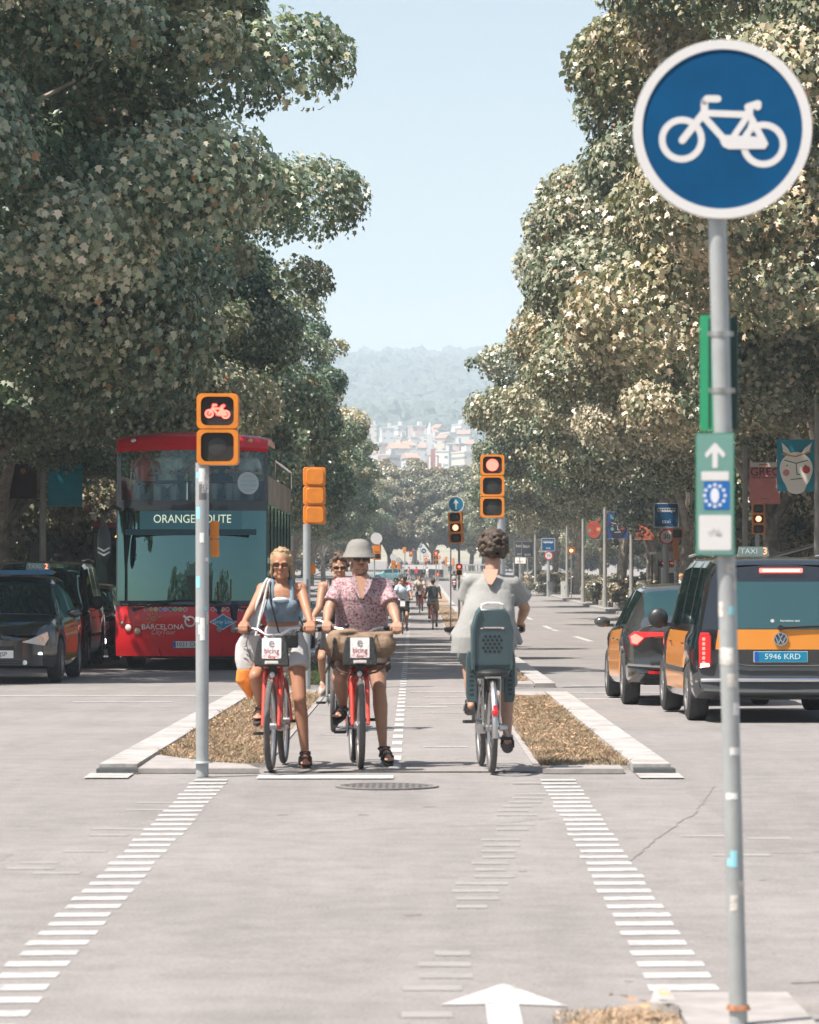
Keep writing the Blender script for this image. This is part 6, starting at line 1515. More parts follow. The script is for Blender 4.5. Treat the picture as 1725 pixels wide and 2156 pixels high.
# lettering and logos
LW = mat('logo_white', (.75, .74, .7), .5); LG = mat('logo_gold', (.55, .38, .12), .5)
text('BARCELONA', .125, LW, bus, FP(343, 1330, .006), name='lettering'); text('CityTour', .11, mat('logo_rose', (.65, .4, .36), .5), bus, FP(343, 1341, .006), name='lettering', shear=.35)
T = FP(324, 1313, .006); mb = MB(); 
for k in range(7):
    a = R(20 + 40 * k); bolt_line(mb, (.075 * math.cos(a), .075 * math.sin(a)), (.135 * math.cos(a), .13 * math.sin(a)), .012, 0, .004, T)
pts = [(.055 * (1 - k / 22) * math.cos(k * .55), .05 * (1 - k / 22) * math.sin(k * .55)) for k in range(20)]
for a, b in zip(pts, pts[1:]): bolt_line(mb, a, b, .012, 0, .0045, T)
obj('sun_logo', mb, LG, bus)
T = FP(401, 1318, .01); mb = MB(); mb.ring((0, 0, 0), .095, .066, 0, .03, 32, T); bolt_line(mb, (-.1, .09), (-.02, .02), .035, 0, .02, T); obj('ring_badge', mb, CHROME, bus)
T = FP(470, 1319, .006); mb = MB(); mb.prism([(-.235, 0), (-.06, .09), (0, .135), (.06, .09), (.235, 0), (.06, -.09), (0, -.135), (-.06, -.09)], 0, .003, T); gl = obj('diamond_logo', mb, LW, bus)
mb = MB(); mb.prism([(-.215, 0), (-.058, .078), (0, .12), (.058, .078), (.215, 0), (.058, -.078), (0, -.12), (-.058, -.078)], .003, .005, T); obj('diamond_field', mb, mat('logo_blue', (.02, .22, .38), .4), gl); text('Gray Line', .088, LW, gl, T @ Matrix.Translation((0, 0, .005)))
text('PDI', .07, mat('dull_red_letters', (.25, .05, .05), .4), bus, FP(272, 1289, .006))
plate(bus, FP(398, 1366, .02), '1021 CHW', False, .53, .115, True, .1)
for sd in (-1, 1):
    for k, (px, py, r) in enumerate(((256, 1322, .042), (269, 1331, .07), (289, 1338, .066))):
        px = 401 + sd * (401 - px) * -1 if sd < 0 else 401 + (401 - px)
        T = FP(px if sd > 0 else 401 - abs(401 - px), py, .0); mb = MB(); mb.ring((0, 0, 0), r * 1.15, r * .9, 0, .02, 24, T); h = obj('headlight', mb, mat('lamp_bezel_red', (.25, .02, .025), .3), bus)
        mb = MB(); mb.ell((0, 0, .004), (r * .9, r * .9, .02), T, 20, 8); obj('lens', mb, [mat('small_lens', (.25, .2, .15), .2, coat=1.), mat('bright_lens', (.8, .74, .66), .15, coat=1.), mat('amber_clear_lens', (.55, .4, .22), .15, coat=1.)][k], h)
    mb = MB(); pts = [(.84, 1293), (.80, 1325), (.72, 1352), (.6, 1375), (.545, 1390)]
    P3 = []
    for x, py in pts:
        z = (1422 - py) / 126; P3.append((sd * x * .9, ez(z) + bulge(x) - .002, z))
    mb.tube(P3, .007, 5); obj('panel_seam', mb, mat('seam_dark', (.08, .004, .006), .6), bus)
mb = MB(); mb.tube([(-1.18, ez(1.1) + bulge(1.18), 1.1), (-.6, ez(1.1) - .0, 1.095), (0, ez(1.1) - .012, 1.09), (.6, ez(1.1), 1.095), (1.18, ez(1.1) + bulge(1.18), 1.1)], .02, 6); obj('black_ledge', mb, TRIM, bus)
for x0, x1 in ((-.95, -.25), (.95, .2)):
    mb = MB(); a = V((x0, ez(1.05) + bulge(x0) - .05, 1.03)); b = V((x1, ez(1.2) - .03, 1.17)); mb.tube([a, a.lerp(b, .5) + V((0, -.03, 0)), b], [.016, .012, .008], 6); mb.cyl(a + V((0, -.02, 0)), a + V((0, .1, 0)), .035, .035, 10); mb.tube([b + V((-.35 if x0 < 0 else .35, -.005, -.01)), b + V((.3 if x0 < 0 else -.3, -.005, .015))], .01, 5); obj('wiper', mb, BLACK, bus)
# grab rails and seats of the upper deck front
mb = MB(); T = Matrix.Translation((0, .72, 0))
mb.tube([(-.95, .0, 2.78), (-.95, 0, 3.1), (-.88, 0, 3.17), (-.1, 0, 3.17)], .018, 6, T); mb.tube([(.95, .0, 2.78), (.95, 0, 3.1), (.88, 0, 3.17), (.1, 0, 3.17)], .018, 6, T); mb.tube([(-.1, 0, 3.17), (-.1, 0, 2.78)], .018, 6, T); mb.tube([(.1, 0, 3.17), (.1, 0, 2.78)], .018, 6, T)
obj('front_grab_rail', mb, CHROME, bus)
mb = MB(); mb.tube([(-.62, .72, 3.17), (-.12, .72, 3.17)], .03, 8); obj('rail_sleeve', mb, BLACK, bus)
for x in (-.85, -.42, .42, .85):
    mb = MB(); mb.box((x, 1.55, 2.98), (.4, .42, .1)); mb.box((x, 1.78, 3.25), (.4, .08, .6)); obj('seat', mb, mat('bus_seat', (.06, .16, .18), .7), bus)
# mirrors: the long black arm seen at the left
for sd in (-1,):
    mb = MB(); mb.tube([(sd * 1.2, .4, 2.7), (sd * 1.3, .1, 2.75), (sd * 1.42, -.1, 2.6), (sd * 1.43, -.1, 2.45)], .028, 6); mm = obj('mirror_arm', mb, BLACK, bus)
    mb = MB(); mb.ell((sd * 1.43, -.1, 2.12), (.12, .07, .34)); mh = obj('mirror', mb, PAINTD, mm)
    mb = MB()
    for k in range(2): bolt_line(mb, (-.09, 2.18 + k * .07), (0, 2.13 + k * .07), .03, 0, .006 + k * .001, Matrix.Translation((sd * 1.43, -.165, -.2)) @ FRONT); bolt_line(mb, (0, 2.13 + k * .07), (.09, 2.18 + k * .07), .03, 0, .007 + k * .001, Matrix.Translation((sd * 1.43, -.165, -.2)) @ FRONT)
    obj('chevron_mark', mb, SIGNWHITE, mh)

# ---- black city bus behind
Y = 93; bb = thing('city_bus', 'dark city bus with orange display and tall mirrors behind the red bus', 'bus', (-7.25, Y, gz(Y)))
mb = MB(); mb.prism([(-1.25, .3), (1.25, .3), (1.27, 1.6), (1.22, 2.9), (1.1, 3.02), (-1.1, 3.02), (-1.22, 2.9), (-1.27, 1.6)], -11, 0, FRONT, .06); obj('body', mb, TRIM, bb)
mb = MB(); mb.prism(rrect(2.3, 1.5, .15, cyy=1.75), 0, .02, FRONT, .01); obj('windscreen', mb, GLASS, bb)
mb = MB(); mb.prism(rrect(2.0, .3, .04, cyy=2.72), 0, .03, FRONT); dsp = obj('destination_display', mb, BLACK, bb); text('47 BESÒS T', .26, LEDAMBER, dsp, Matrix.Translation((.0, -.032, 2.72)) @ FRONT)
mb = MB(); mb.prism(rrect(2.5, .12, .04, cyy=3.02), -10.8, .1, FRONT, .03); obj('roof_pod', mb, mat('bus_roof_red', (.3, .03, .03), .4), bb)
for sd in (-1, 1):
    mb = MB(); mb.tube([(sd * 1.1, 0, 2.85), (sd * 1.35, -.25, 2.8), (sd * 1.42, -.3, 2.5)], .03, 6); a = obj('mirror_arm', mb, BLACK, bb); mb = MB(); mb.ell((sd * 1.43, -.3, 2.15), (.13, .08, .33)); obj('mirror', mb, BLACK, a)
    wheel(bb, sd * 1.08, 2.2, .48, .48, .3, sd); wheel(bb, sd * 1.08, 8, .48, .48, .3, sd)
    mb = MB(); mb.prism(disc(.1, 18, sd * .9, .75), 0, .03, FRONT); obj('headlight', mb, HEADL, bb)

# ---- scooters in the right carriageway
def scooter(label, X, Y, m):
    t = thing('motor_scooter', label, 'scooter', (X, Y, gz(Y)), R(0), 'scooters riding away')
    for y in (0, 1.25): wheel(t, 0, y, .26, .26, .12, 1)
    mb = MB(); mb.loft([(0, .1, .35, .1, .25), (0, .05, .6, .17, .35), (0, .1, .78, .15, .42), (0, .2, .82, .12, .36)]); mb.box((0, .65, .35), (.26, .6, .1)); mb.box((0, 1.05, .65), (.34, .1, .7)); obj('body', mb, m, t)
    mb = MB(); mb.tube([(-.33, 1.0, 1.05), (0, 1.05, .98), (.33, 1.0, 1.05)], .018, 6); obj('handlebar', mb, BLACK, t)
    mb = MB(); mb.prism(rrect(.24, .09, .03), 0, .03, fr(0, -.28, .72)); l = obj('tail_lamp', mb, TAILON, t); mb = MB(); mb.prism(rrect(.16, .04, .02), .03, .034, fr(0, -.28, .72)); obj('lit_core', mb, TAILW, l)
    mb = MB(); mb.prism(rrect(.14, .12, .01), 0, .01, fr(0, -.3, .52)); obj('number_plate', mb, PLATEW, t)
    mb = MB(); mb.loft([(0, -.12, .9, .2, .17), (0, -.12, 1.1, .2, .17), (0, -.12, 1.2, .1, .1)]); obj('top_box', mb, mat('box_grey', (.3, .3, .3), .5), t)
    return t
scooter('scooter with glowing red tail lamp riding away, nearer of two', 2.85, 232, mat('scooter_silver', (.4, .38, .38), .3, coat=.5))
scooter('dark scooter with red tail lamp riding away, farther of two', 2.75, 300, BLACK)
# ------------------------------------------------------------------ bicycles
BRED = mat('bicing_red_paint', (0.55, 0.035, 0.015), 0.3, coat=0.6); BGREY = mat('bike_grey_paint', (0.12, 0.13, 0.13), 0.4); BBLACK = mat('bike_black', (0.02, 0.02, 0.022), 0.4)
TYREG = mat('dusty_tyre', (0.085, 0.08, 0.075), 0.85, var=.2, vscale=14); MUD = mat('mudguard_grey', (0.2, 0.2, 0.2), .4)
MESHP = mat('perforated_grey', (0.016, 0.018, 0.019), 0.55, bump=.8, bscale=120)
def torus(mb, c, Rr, r, n=40, m=8, a0=0, a1=2 * PI, axis='X'):
    pts = []; k = n if a1 - a0 > 6.2 else n + 1
    for i in range(k):
        a = a0 + (a1 - a0) * i / n; pts.append((c[0], c[1] + Rr * math.cos(a), c[2] + Rr * math.sin(a)))
    mb.tube(pts, r, m, closed=(k == n)); return mb
def bike_wheel(parent, y, z=.335, Rr=.312, r=.024, lo=False):
    mb = MB(); torus(mb, (0, y, z), Rr, r, 24 if lo else 48, 6 if lo else 10); w = obj('wheel', mb, TYREG, parent)
    mb = MB(); torus(mb, (0, y, z), Rr - .022, .012, 24 if lo else 40, 6)
    if not lo:
        for k in range(28):
            a = 2 * PI * k / 28; s = .028 * (1 if k % 2 else -1); mb.cyl((s, y + .02 * math.cos(a + .6), z + .02 * math.sin(a + .6)), (0, y + (Rr - .03) * math.cos(a), z + (Rr - .03) * math.sin(a)), .0016, .0016, 4, caps=False)
    mb.cyl((-.045, y, z), (.045, y, z), .026, .026, 12); obj('rim', mb, STEEL, w)
    return w
def bicycle(label, loc, rotz, col, style='share', lo=False, group=None, fwd=1.08, crank=0.15):
    t = thing('bicycle', label, 'bicycle', loc, rotz, group); n = 6 if lo else 12
    bike_wheel(t, 0, lo=lo); bike_wheel(t, fwd, lo=lo)
    mb = MB()
    if style == 'share':
        mb.tube([(0, .84, .80), (0, .78, .62), (0, .66, .44), (0, .47, .32), (0, .40, .31)], [.032, .036, .040, .04, .035], n)
        mb.tube([(0, .42, .31), (0, .30, .62), (0, .27, .76)], .026, n)
    else:
        mb.tube([(0, .86, .84), (0, .46, .32)], .018, n); mb.tube([(0, .88, .88), (0, .30, .72)], .018, n); mb.tube([(0, .44, .30), (0, .26, .80)], .018, n)
    for s in (-1, 1): mb.tube([(s * .02, .42, .31), (s * .055, .2, .32), (s * .062, 0, .335)], .012, 6); mb.tube([(s * .02, .30, .70), (s * .055, .1, .50), (s * .062, 0, .335)], .010, 6)
    mb.cyl((0, .855, .74), (0, .83, .93), .026, .026, n); obj('frame', mb, col, t)
    mb = MB()
    for s in (-1, 1): mb.tube([(s * .012, .862, .76), (s * .055, .885, .72), (s * .06, .93, .62), (s * .06, fwd, .335)], [.016, .02, .019, .013], n)
    mb.cyl((-.06, .868, .745), (.06, .868, .745), .02, .02, 8); obj('fork', mb, col, t)
    mb = MB(); torus(mb, (0, fwd, .335), .345, .012, 20, 6, R(100), R(200) if style == 'share' else R(160)); torus(mb, (0, 0, .335), .35, .022, 24, 6, R(20), R(190)); obj('mudguards', mb, MUD if style == 'share' else STEEL, t)
    mb = MB(); hb = 1.05
    mb.tube([(-.29, .70, hb), (-.2, .74, hb + .012), (-.12, .80, hb - .0), (-.05, .835, hb - .04), (.05, .835, hb - .04), (.12, .80, hb), (.2, .74, hb + .012), (.29, .70, hb)], .0125, 8); mb.cyl((0, .832, .92), (0, .83, hb - .03), .018, .018, 10); h = obj('handlebar', mb, STEEL, t)
    mb = MB()
    for s in (-1, 1): mb.cyl((s * .3, .695, hb - .001), (s * .19, .745, hb + .011), .019, .019, 10)
    obj('grips', mb, BLACK, h)
    mb = MB()
    for s in (-1, 1): mb.tube([(s * .17, .77, hb + .0), (s * .2, .81, hb - .01), (s * .28, .76, hb - .02)], .006, 5)
    mb.ell((.09, .83, hb + .03), (.022, .022, .018)); obj('brake_levers', mb, BBLACK, h)
    if not lo: mb = MB(); mb.tube([(.18, .78, hb), (.2, .92, hb - .1), (.16, .96, hb - .22), (.06, .9, hb - .3), (.02, .88, .74)], .004, 5); mb.tube([(-.15, .79, hb), (-.12, .93, hb - .06), (-.05, .93, hb - .2), (-.02, .9, .78)], .004, 5); obj('cables', mb, BBLACK, h)
    mb = MB(); mb.loft([(0, .17, .925, .07, .09), (0, .19, .95, .085, .12), (0, .19, .968, .07, .11)]); mb.ell((0, .33, .95), (.03, .09, .022)); mb.cyl((0, .265, .74), (0, .235, .93), .014, .014, 8); obj('saddle', mb, BBLACK, t)
    mb = MB(); mb.cyl((-.055, .43, .30), (.055, .43, .30), .028, .028, 12); ca, sa = math.cos(crank), math.sin(crank)
    ends = []
    for s in (-1, 1):
        e = V((s * .075, .43 + s * .165 * ca, .30 + s * .165 * sa)); mb.tube([(s * .07, .43, .30), e], .010, 6); ends.append(e)
    mb.cyl((.062, .43, .30), (.068, .43, .30), .085, .085, 20); ck = obj('crankset', mb, STEEL, t)
    for s, e in zip((-1, 1), ends):
        mb = MB(); T = Matrix.Translation(e + V((s * .055, 0, 0)))
        mb.tube([(-.04, -.04, 0), (.045, -.04, 0), (.045, .04, 0), (-.04, .04, 0)], .007, 5, T, closed=True); mb.cyl((-.045, 0, 0), (.045, 0, 0), .012, .012, 8, T); mb.box((0, -.04, 0), (.06, .012, .022), T); mb.box((0, .04, 0), (.06, .012, .022), T); obj('pedal', mb, BBLACK, ck)
    if style == 'share':
        mb = MB(); T = Matrix.Translation((0, .985, .885)) @ Matrix.Rotation(PI, 4, 'Z') @ FRONT @ Matrix.Rotation(R(-6), 4, 'X')
        mb.prism([(-.13, -.105), (.13, -.105), (.128, -.05), (.112, .08), (.098, .11), (-.098, .11), (-.112, .08), (-.128, -.05)], -.04, .02, T, .008); k_ = obj('front_carrier', mb, MESHP, t)
        mb = MB(); mb.box((0, .93, .80), (.2, .16, .02)); mb.box((0, .89, .76), (.06, .06, .12)); obj('carrier_bracket', mb, BBLACK, k_)
        mb = MB(); mb.prism(rrect(.145, .155, .008, cyy=.028), .02, .023, T); pl = obj('sponsor_plate', mb, mat('plate_pale', (.72, .7, .7), .5), k_)
        if not lo:
            T3 = T @ Matrix.Translation((0, 0, .0235)); rr_ = random.Random(8); mb = MB()
            for i in range(90): mb.prism(disc(.0022, 5, rr_.uniform(-.066, .066), rr_.uniform(-.045, -.018) if i % 3 else rr_.uniform(-.04, .1)), 0, .0008, T3)
            obj('red_dots', mb, mat('print_red', (.6, .08, .06), .5), pl)
            text('e', .1, mat('print_grey', (.2, .2, .21), .5), pl, T3 @ Matrix.Translation((0, .068, 0))); text('bicing', .058, mat('print_dark_red', (.3, .05, .05), .5), pl, T3 @ Matrix.Translation((0, .008, 0)), xs=.85)
            text('bicing', .022, mat('print_red', (.6, .08, .06), .5), pl, T3 @ Matrix.Translation((0, -.035, 0)))
            mb = MB(); 
            for i in range(5): mb.prism(rrect(.013, .016, .003, cx=-.034 + i * .017, cyy=-.078), .019, .026, T)
            mb.prism(rrect(.1, .024, .004, cyy=-.078), .018, .022, T); obj('front_light', mb, mat('led_strip_pale', (.6, .58, .52), .3), k_)
            mb = MB(); mb.ell((0, .95, .715), (.02, .02, .024)); mb.tube([(0, .9, .73), (0, .95, .72)], .01, 6); obj('reflector_knob', mb, WHITE, k_)
        mb = MB(); mb.prism([(.05, .24), (.46, .24), (.50, .30), (.46, .37), (.05, .375)], .055, .062, Matrix(((0, 0, 1, 0), (1, 0, 0, 0), (0, 1, 0, 0), (0, 0, 0, 1)))); obj('chain_guard', mb, BBLACK, t)
    return t

# ------------------------------------------------------------------ people
def skin_mat(name, c): return mat(name, c, 0.5, spec=.4, var=.05, vscale=14)
SK_A = skin_mat('skin_sun_tanned', (.36, .175, .105)); SK_B = skin_mat('skin_fair', (.38, .215, .145)); SK_C = skin_mat('skin_olive', (.33, .175, .11)); SK_D = skin_mat('skin_pale', (.4, .24, .17))
def cloth(name, c, var=.08, b=.5): return mat(name, c, .85, spec=.2, var=var, vscale=9, bump=b, bscale=26)
def remesh(mb, name, m, voxel, smooth=3, parent=None, cuts=(), M=None):
    me = bpy.data.meshes.new('tmp'); me.from_pydata(mb.v, [], mb.f); me.update()
    o = bpy.data.objects.new('tmp', me); C.objects.link(o)
    r = o.modifiers.new('r', 'REMESH'); r.mode = 'VOXEL'; r.voxel_size = voxel
    if smooth: s = o.modifiers.new('s', 'SMOOTH'); s.factor = .5; s.iterations = smooth
    dg = bpy.context.evaluated_depsgraph_get(); m2 = bpy.data.meshes.new_from_object(o.evaluated_get(dg)); bpy.data.objects.remove(o); bpy.data.meshes.remove(me)
    if cuts:
        bm = bmesh.new(); bm.from_mesh(m2)
        for co, no in cuts:
            g = bmesh.ops.bisect_plane(bm, geom=bm.verts[:] + bm.edges[:] + bm.faces[:], plane_co=co, plane_no=no, clear_outer=True)
            eds = [e for e in g['geom_cut'] if isinstance(e, bmesh.types.BMEdge)]
            if eds:
                try: bmesh.ops.holes_fill(bm, edges=eds, sides=0)
                except Exception: pass
        bm.to_mesh(m2); bm.free()
    m2.shade_smooth(); m2.name = name; m2.materials.clear(); m2.materials.append(m)
    o = bpy.data.objects.new(name, m2); C.objects.link(o)
    if parent: o.parent = parent
    return o
def align(c, zdir, ydir):
    z = V(zdir).normalized(); y = V(ydir); y = (y - z * y.dot(z)).normalized(); x = y.cross(z)
    return Matrix(((x.x, y.x, z.x, c[0]), (x.y, y.y, z.y, c[1]), (x.z, y.z, z.z, c[2]), (0, 0, 0, 1)))
def hand(mb, w, fwd, palm, side, sc=1.0, grip=True, fine=True):
    "w wrist, fwd towards the knuckles, palm = the way the palm faces, side = direction of the thumb"
    f = V(fwd).normalized(); p = V(palm); p = (p - f * p.dot(f)).normalized(); s = V(side); s = (s - f * s.dot(f) - p * s.dot(p)).normalized(); w = V(w)
    offs = (-.030, -.010, .010, .029); L = (.062, .075, .08, .072)
    for k, o in enumerate(offs):
        kn = w + (f * .078 + s * o) * sc; mb.cap(w + s * o * .55 * sc + f * .01, kn, .016 * sc, .0125 * sc, None, 8)
        if not fine: continue
        q = kn; d = f.copy(); ang = R(50) if grip else R(18)
        for seg, (fr_, r0, r1) in enumerate(((.45, .0098, .0092), (.32, .0092, .0085), (.25, .0085, .0075))):
            d = (Matrix.Rotation(0, 3, 'X') @ d); d = (d * math.cos(ang) + p * math.sin(ang)) if seg == 0 else d
            if seg: 
                perp = (d.cross(s)).normalized(); perp = perp if perp.dot(p) > 0 or seg > 1 else -perp
                ax = f.cross(p).normalized(); d = Matrix.Rotation(ang * 1.15, 3, ax) @ d
            e = q + d * L[k] * fr_ * sc; mb.cap(q, e, r0 * sc, r1 * sc, None, 8); q = e
    if not fine: mb.cap(w + f * .08 * sc, w + f * .1 * sc + p * .035 * sc, .022 * sc, .02 * sc, None, 8)
    t0 = w + (f * .025 + s * .028) * sc; t1 = t0 + (f * .028 + s * .02 + p * .018) * sc; t2 = t1 + (f * .012 + p * .028 - s * .004) * sc
    mb.cap(t0, t1, .0135 * sc, .0115 * sc, None, 8); mb.cap(t1, t2, .0115 * sc, .009 * sc, None, 8)
def face_frame(J):
    return align(J['head'], J.get('hup', (0, 0, 1)), J['face'])
def torso_prims(mb, J, g=0.0, f=1.0, parts=('p', 'w', 'c', 's'), bust=0.0):
    P, Cc, fc = V(J['pelvis']), V(J['chest']), J['bface']; up = Cc - P; k = J.get('w', 1.0)
    if 'p' in parts: mb.ell((0, 0, 0), (.165 * k + g, .115 * k + g, .13 + g * .5), align(P, up, fc), 18, 12)
    if 'w' in parts: mb.ell((0, 0, 0), (.135 * k * f + g, .098 * k * f + g, .17 + g * .3), align(P.lerp(Cc, .48), up, fc), 18, 12)
    if 'c' in parts: mb.ell((0, 0, 0), (.158 * k + g, .112 * k + g, .175 + g * .4), align(Cc, up, fc), 18, 12)
    if 's' in parts:
        a, b = V(J['shL']), V(J['shR']); mb.cap(a, b, .052 + g, None, None, 14); mid = (a + b) / 2
        mb.cap(a.lerp(b, .25), mid + V((0, 0, .055)), .045 + g * .5, .04 + g * .3); mb.cap(b.lerp(a, .25), mid + V((0, 0, .055)), .045 + g * .5, .04 + g * .3)
    if bust:
        M = align(Cc, up, fc)
        for s in (-1, 1): mb.ell((s * .066, .072 + g, .0), (.066, .05, .062), M, 12, 8)
def body(J, m, voxel=.0068, fine=True, smooth=4, bust=0.0, beard=False):
    mb = MB(); k = J.get('lk', 1.0); torso_prims(mb, J, 0, 1, bust=bust)
    H = face_frame(J); hs = J.get('hs', 1.0); Hm = H @ Matrix.Scale(hs, 4)
    nk = (V(J['shL']) + V(J['shR'])) / 2 + V((0, 0, .03)); mb.cap(nk, Hm @ V((0, -.018, -.055)), .056 * J.get('nk', 1), .05 * J.get('nk', 1), None, 12)
    mb.ell((0, -.012, .035), (.074, .093, .09), Hm, 18, 12); mb.ell((0, .018, -.045), (.056, .066, .07), Hm, 16, 10)
    if fine:
        mb.ell((0, .062, -.09), (.026, .024, .022), Hm, 10, 8)                                  # chin
        mb.cap((0, .086, .012), (0, .104, -.022), .009, .0125, Hm, 8)                               # nose
        for s in (-1, 1):
            mb.ell((s * .011, .096, -.026), (.008, .009, .007), Hm, 8, 6); mb.ell((s * .03, .076, .026), (.022, .012, .008), Hm, 10, 6)     # nostril wings, brow
            mb.ell((s * .036, .062, -.022), (.02, .018, .018), Hm, 10, 8); mb.ell((s * .077, -.008, -.008), (.010, .02, .031), Hm, 10, 8)   # cheek, ear
            mb.ell((s * .045, .02, -.075), (.018, .04, .022), Hm, 10, 8)
        mb.ell((0, .078, -.052), (.022, .012, .008), Hm, 10, 6)
    for s in 'LR':
        sh, el, wr = V(J['sh' + s]), V(J['el' + s]), V(J['wr' + s])
        mb.ell(sh, .052 * k, None, 12, 8); mb.cap(sh, el, .049 * k, .039 * k, None, 12); mb.cap(el, el.lerp(wr, .3), .037 * k, .039 * k, None, 12); mb.cap(el.lerp(wr, .3), wr, .039 * k, .024 * k, None, 12)
        hd = J['hand' + s]; hand(mb, wr, hd[0], hd[1], hd[2], J.get('hsz', 1.0), hd[3] if len(hd) > 3 else True, fine)
        hp, kn, an, to = V(J['hip' + s]), V(J['kn' + s]), V(J['an' + s]), V(J['to' + s])
        lg = J.get('leg', 1.0)
        mb.cap(hp, kn, .085 * lg, .054 * lg, None, 14); mb.ell(kn, .054 * lg, None, 12, 8); c = kn.lerp(an, .3); bk = -V(J['bface']); bk.z = 0; c += bk.normalized() * .012
        mb.cap(kn, c, .048 * lg, .053 * lg, None, 14); mb.cap(c, an, .053 * lg, .031, None, 12)
        d = (to - an); heel = an - V((d.x, d.y, 0)).normalized() * .04 + V((0, 0, -.055)) if 'flat' in J else an - d.normalized() * .035 + V((0, 0, -.035))
        mb.cap(an, an.lerp(to, .55), .033, .028); mb.cap(heel, an.lerp(to, .5) + V((0, 0, -.012)), .028, .026); mb.cap(an.lerp(to, .5), to, .03, .022)
        if fine:
            sd = d.cross(V((0, 0, 1))).normalized()
            for q in range(5): mb.cap(to + sd * (-.03 + q * .015), to + sd * (-.032 + q * .016) + d.normalized() * (.03 - abs(q - 2) * .004), .010, .009, None, 6)
    o = remesh(mb, 'person', m, voxel, smooth)
    return o, Hm
def lips(parent, Hm, c=(.42, .13, .1)):
    mb = MB(); mb.ell((0, .0885, -.0495), (.021, .006, .0045), Hm, 10, 6); mb.ell((0, .0885, -.0585), (.018, .006, .005), Hm, 10, 6); obj('lips', mb, mat('lip_colour', c, .5), parent)
def sunglasses(parent, Hm, w=.027, h=.017, m=None):
    mb = MB(); T = Hm @ Matrix(((1, 0, 0, 0), (0, 0, 1, 0), (0, 1, 0, 0), (0, 0, 0, 1)))   # local z = forward
    for s in (-1, 1): mb.prism([(s * .034 + w * math.copysign(abs(math.cos(a)) ** .7, math.cos(a)), .006 + h * math.copysign(abs(math.sin(a)) ** .8, math.sin(a))) for a in [2 * PI * i / 20 for i in range(20)]], .088, .096, T, .002)
    mb.box((0, .1, .014), (.02, .006, .006), Hm)
    for s in (-1, 1): mb.tube([(s * .06, .09, .012), (s * .08, .06, .012), (s * .083, -.01, .006)], .003, 5, Hm)
    obj('sunglasses', mb, m or mat('dark_lenses', (.015, .013, .012), .08, coat=1.), parent)
def hairlumps(mb, Hm, seed, n, r0, r1, cond, rad=(.086, .108, .108), c=(0, -.018, .04)):
    g = random.Random(seed); k = 0
    while k < n:
        d = V((g.gauss(0, 1), g.gauss(0, 1), g.gauss(0, 1))).normalized()
        if not cond(d): continue
        p = (c[0] + d.x * rad[0], c[1] + d.y * rad[1], c[2] + d.z * rad[2]); r = g.uniform(r0, r1); mb.ell(p, (r, r, r * .8), Hm, 8, 6); k += 1
def shoes(parent, J, m, name='shoe', sole=None, sandal=False):
    for s in 'LR':
        an, to = V(J['an' + s]), V(J['to' + s]); d = (to - an); dn = V((d.x, d.y, d.z)).normalized(); sd = dn.cross(V((0, 0, 1))).normalized(); upv = sd.cross(dn)
        mid = an.lerp(to, .55) - upv * .036 + dn * .01; L = d.length + .10
        M = Matrix(((sd.x, dn.x, upv.x, mid.x), (sd.y, dn.y, upv.y, mid.y), (sd.z, dn.z, upv.z, mid.z), (0, 0, 0, 1)))
        out = [(.036 * math.cos(a) * (1.15 if math.sin(a) > 0 else .95), L * .5 * math.sin(a)) for a in [2 * PI * i / 20 for i in range(20)]]
        mb = MB(); mb.prism([(x * 1.1, y * 1.08) for x, y in out], -.012, .012, M)
        if sandal:
            for yy in (.035, -.02): mb.tube([(-.042, yy, .0), (-.04, yy, .03), (-.02, yy, .055 - yy * .1), (.02, yy, .055 - yy * .1), (.04, yy, .03), (.042, yy, .0)], .013, 6, M)
            mb.tube([(-.035, -L * .38, .02), (-.035, -L * .2, .06), (.035, -L * .2, .06), (.035, -L * .38, .02)], .01, 6, M)
        else:
            mb.ell((0, .02, .02), (.042, L * .46, .038), M, 12, 8); mb.ell((0, -L * .28, .04), (.04, .055, .045), M, 12, 8)
        obj(name, mb, m, parent)
def arm_sleeve(mb, J, s, f, r0, r1):
    sh, el = V(J['sh' + s]), V(J['el' + s]); mb.ell(sh, r0, None, 12, 8); mb.cyl(sh, sh.lerp(el, f), r0, r1, 14)
def shorts(parent, J, m, f, g=.02, voxel=.009, top=None, loose=1.25, name='shorts'):
    mb = MB(); torso_prims(mb, J, g, parts=('p',)); P, Cc = V(J['pelvis']), V(J['chest'])
    mb.ell((0, 0, 0), (.145 * J.get('w', 1) + g, .105 * J.get('w', 1) + g, .09), align(P.lerp(Cc, .3), Cc - P, J['bface']), 16, 10)
    for s in 'LR':
        hp, kn = V(J['hip' + s]), V(J['kn' + s]); e = hp.lerp(kn, f) if f <= 1 else kn.lerp(V(J['an' + s]), f - 1)
        lg = J.get('leg', 1.0)
        if f <= 1: mb.cyl(hp, e, .09 * lg + g, (.088 - .03 * f) * lg * loose + g, 18); mb.ell(hp, .092 * lg + g, None, 14, 10)
        else: mb.cyl(hp, kn, .09 * lg + g, .062 * lg + g, 18); mb.ell(kn, .062 * lg + g); mb.cyl(kn, e, .062 * lg + g, .04 + g, 16); mb.ell(hp, .092 * lg + g, None, 14, 10)
    up = (Cc - P).normalized(); tp = P + up * (top if top is not None else .16)
    return remesh(mb, name, m, voxel, 3, parent, [(tp, up)])
FWD, AWAY = (0, -1, 0), (0, 1, 0)
def mkhand(fy): return ((0, fy, -.35), (0, fy * .3, -1), None)

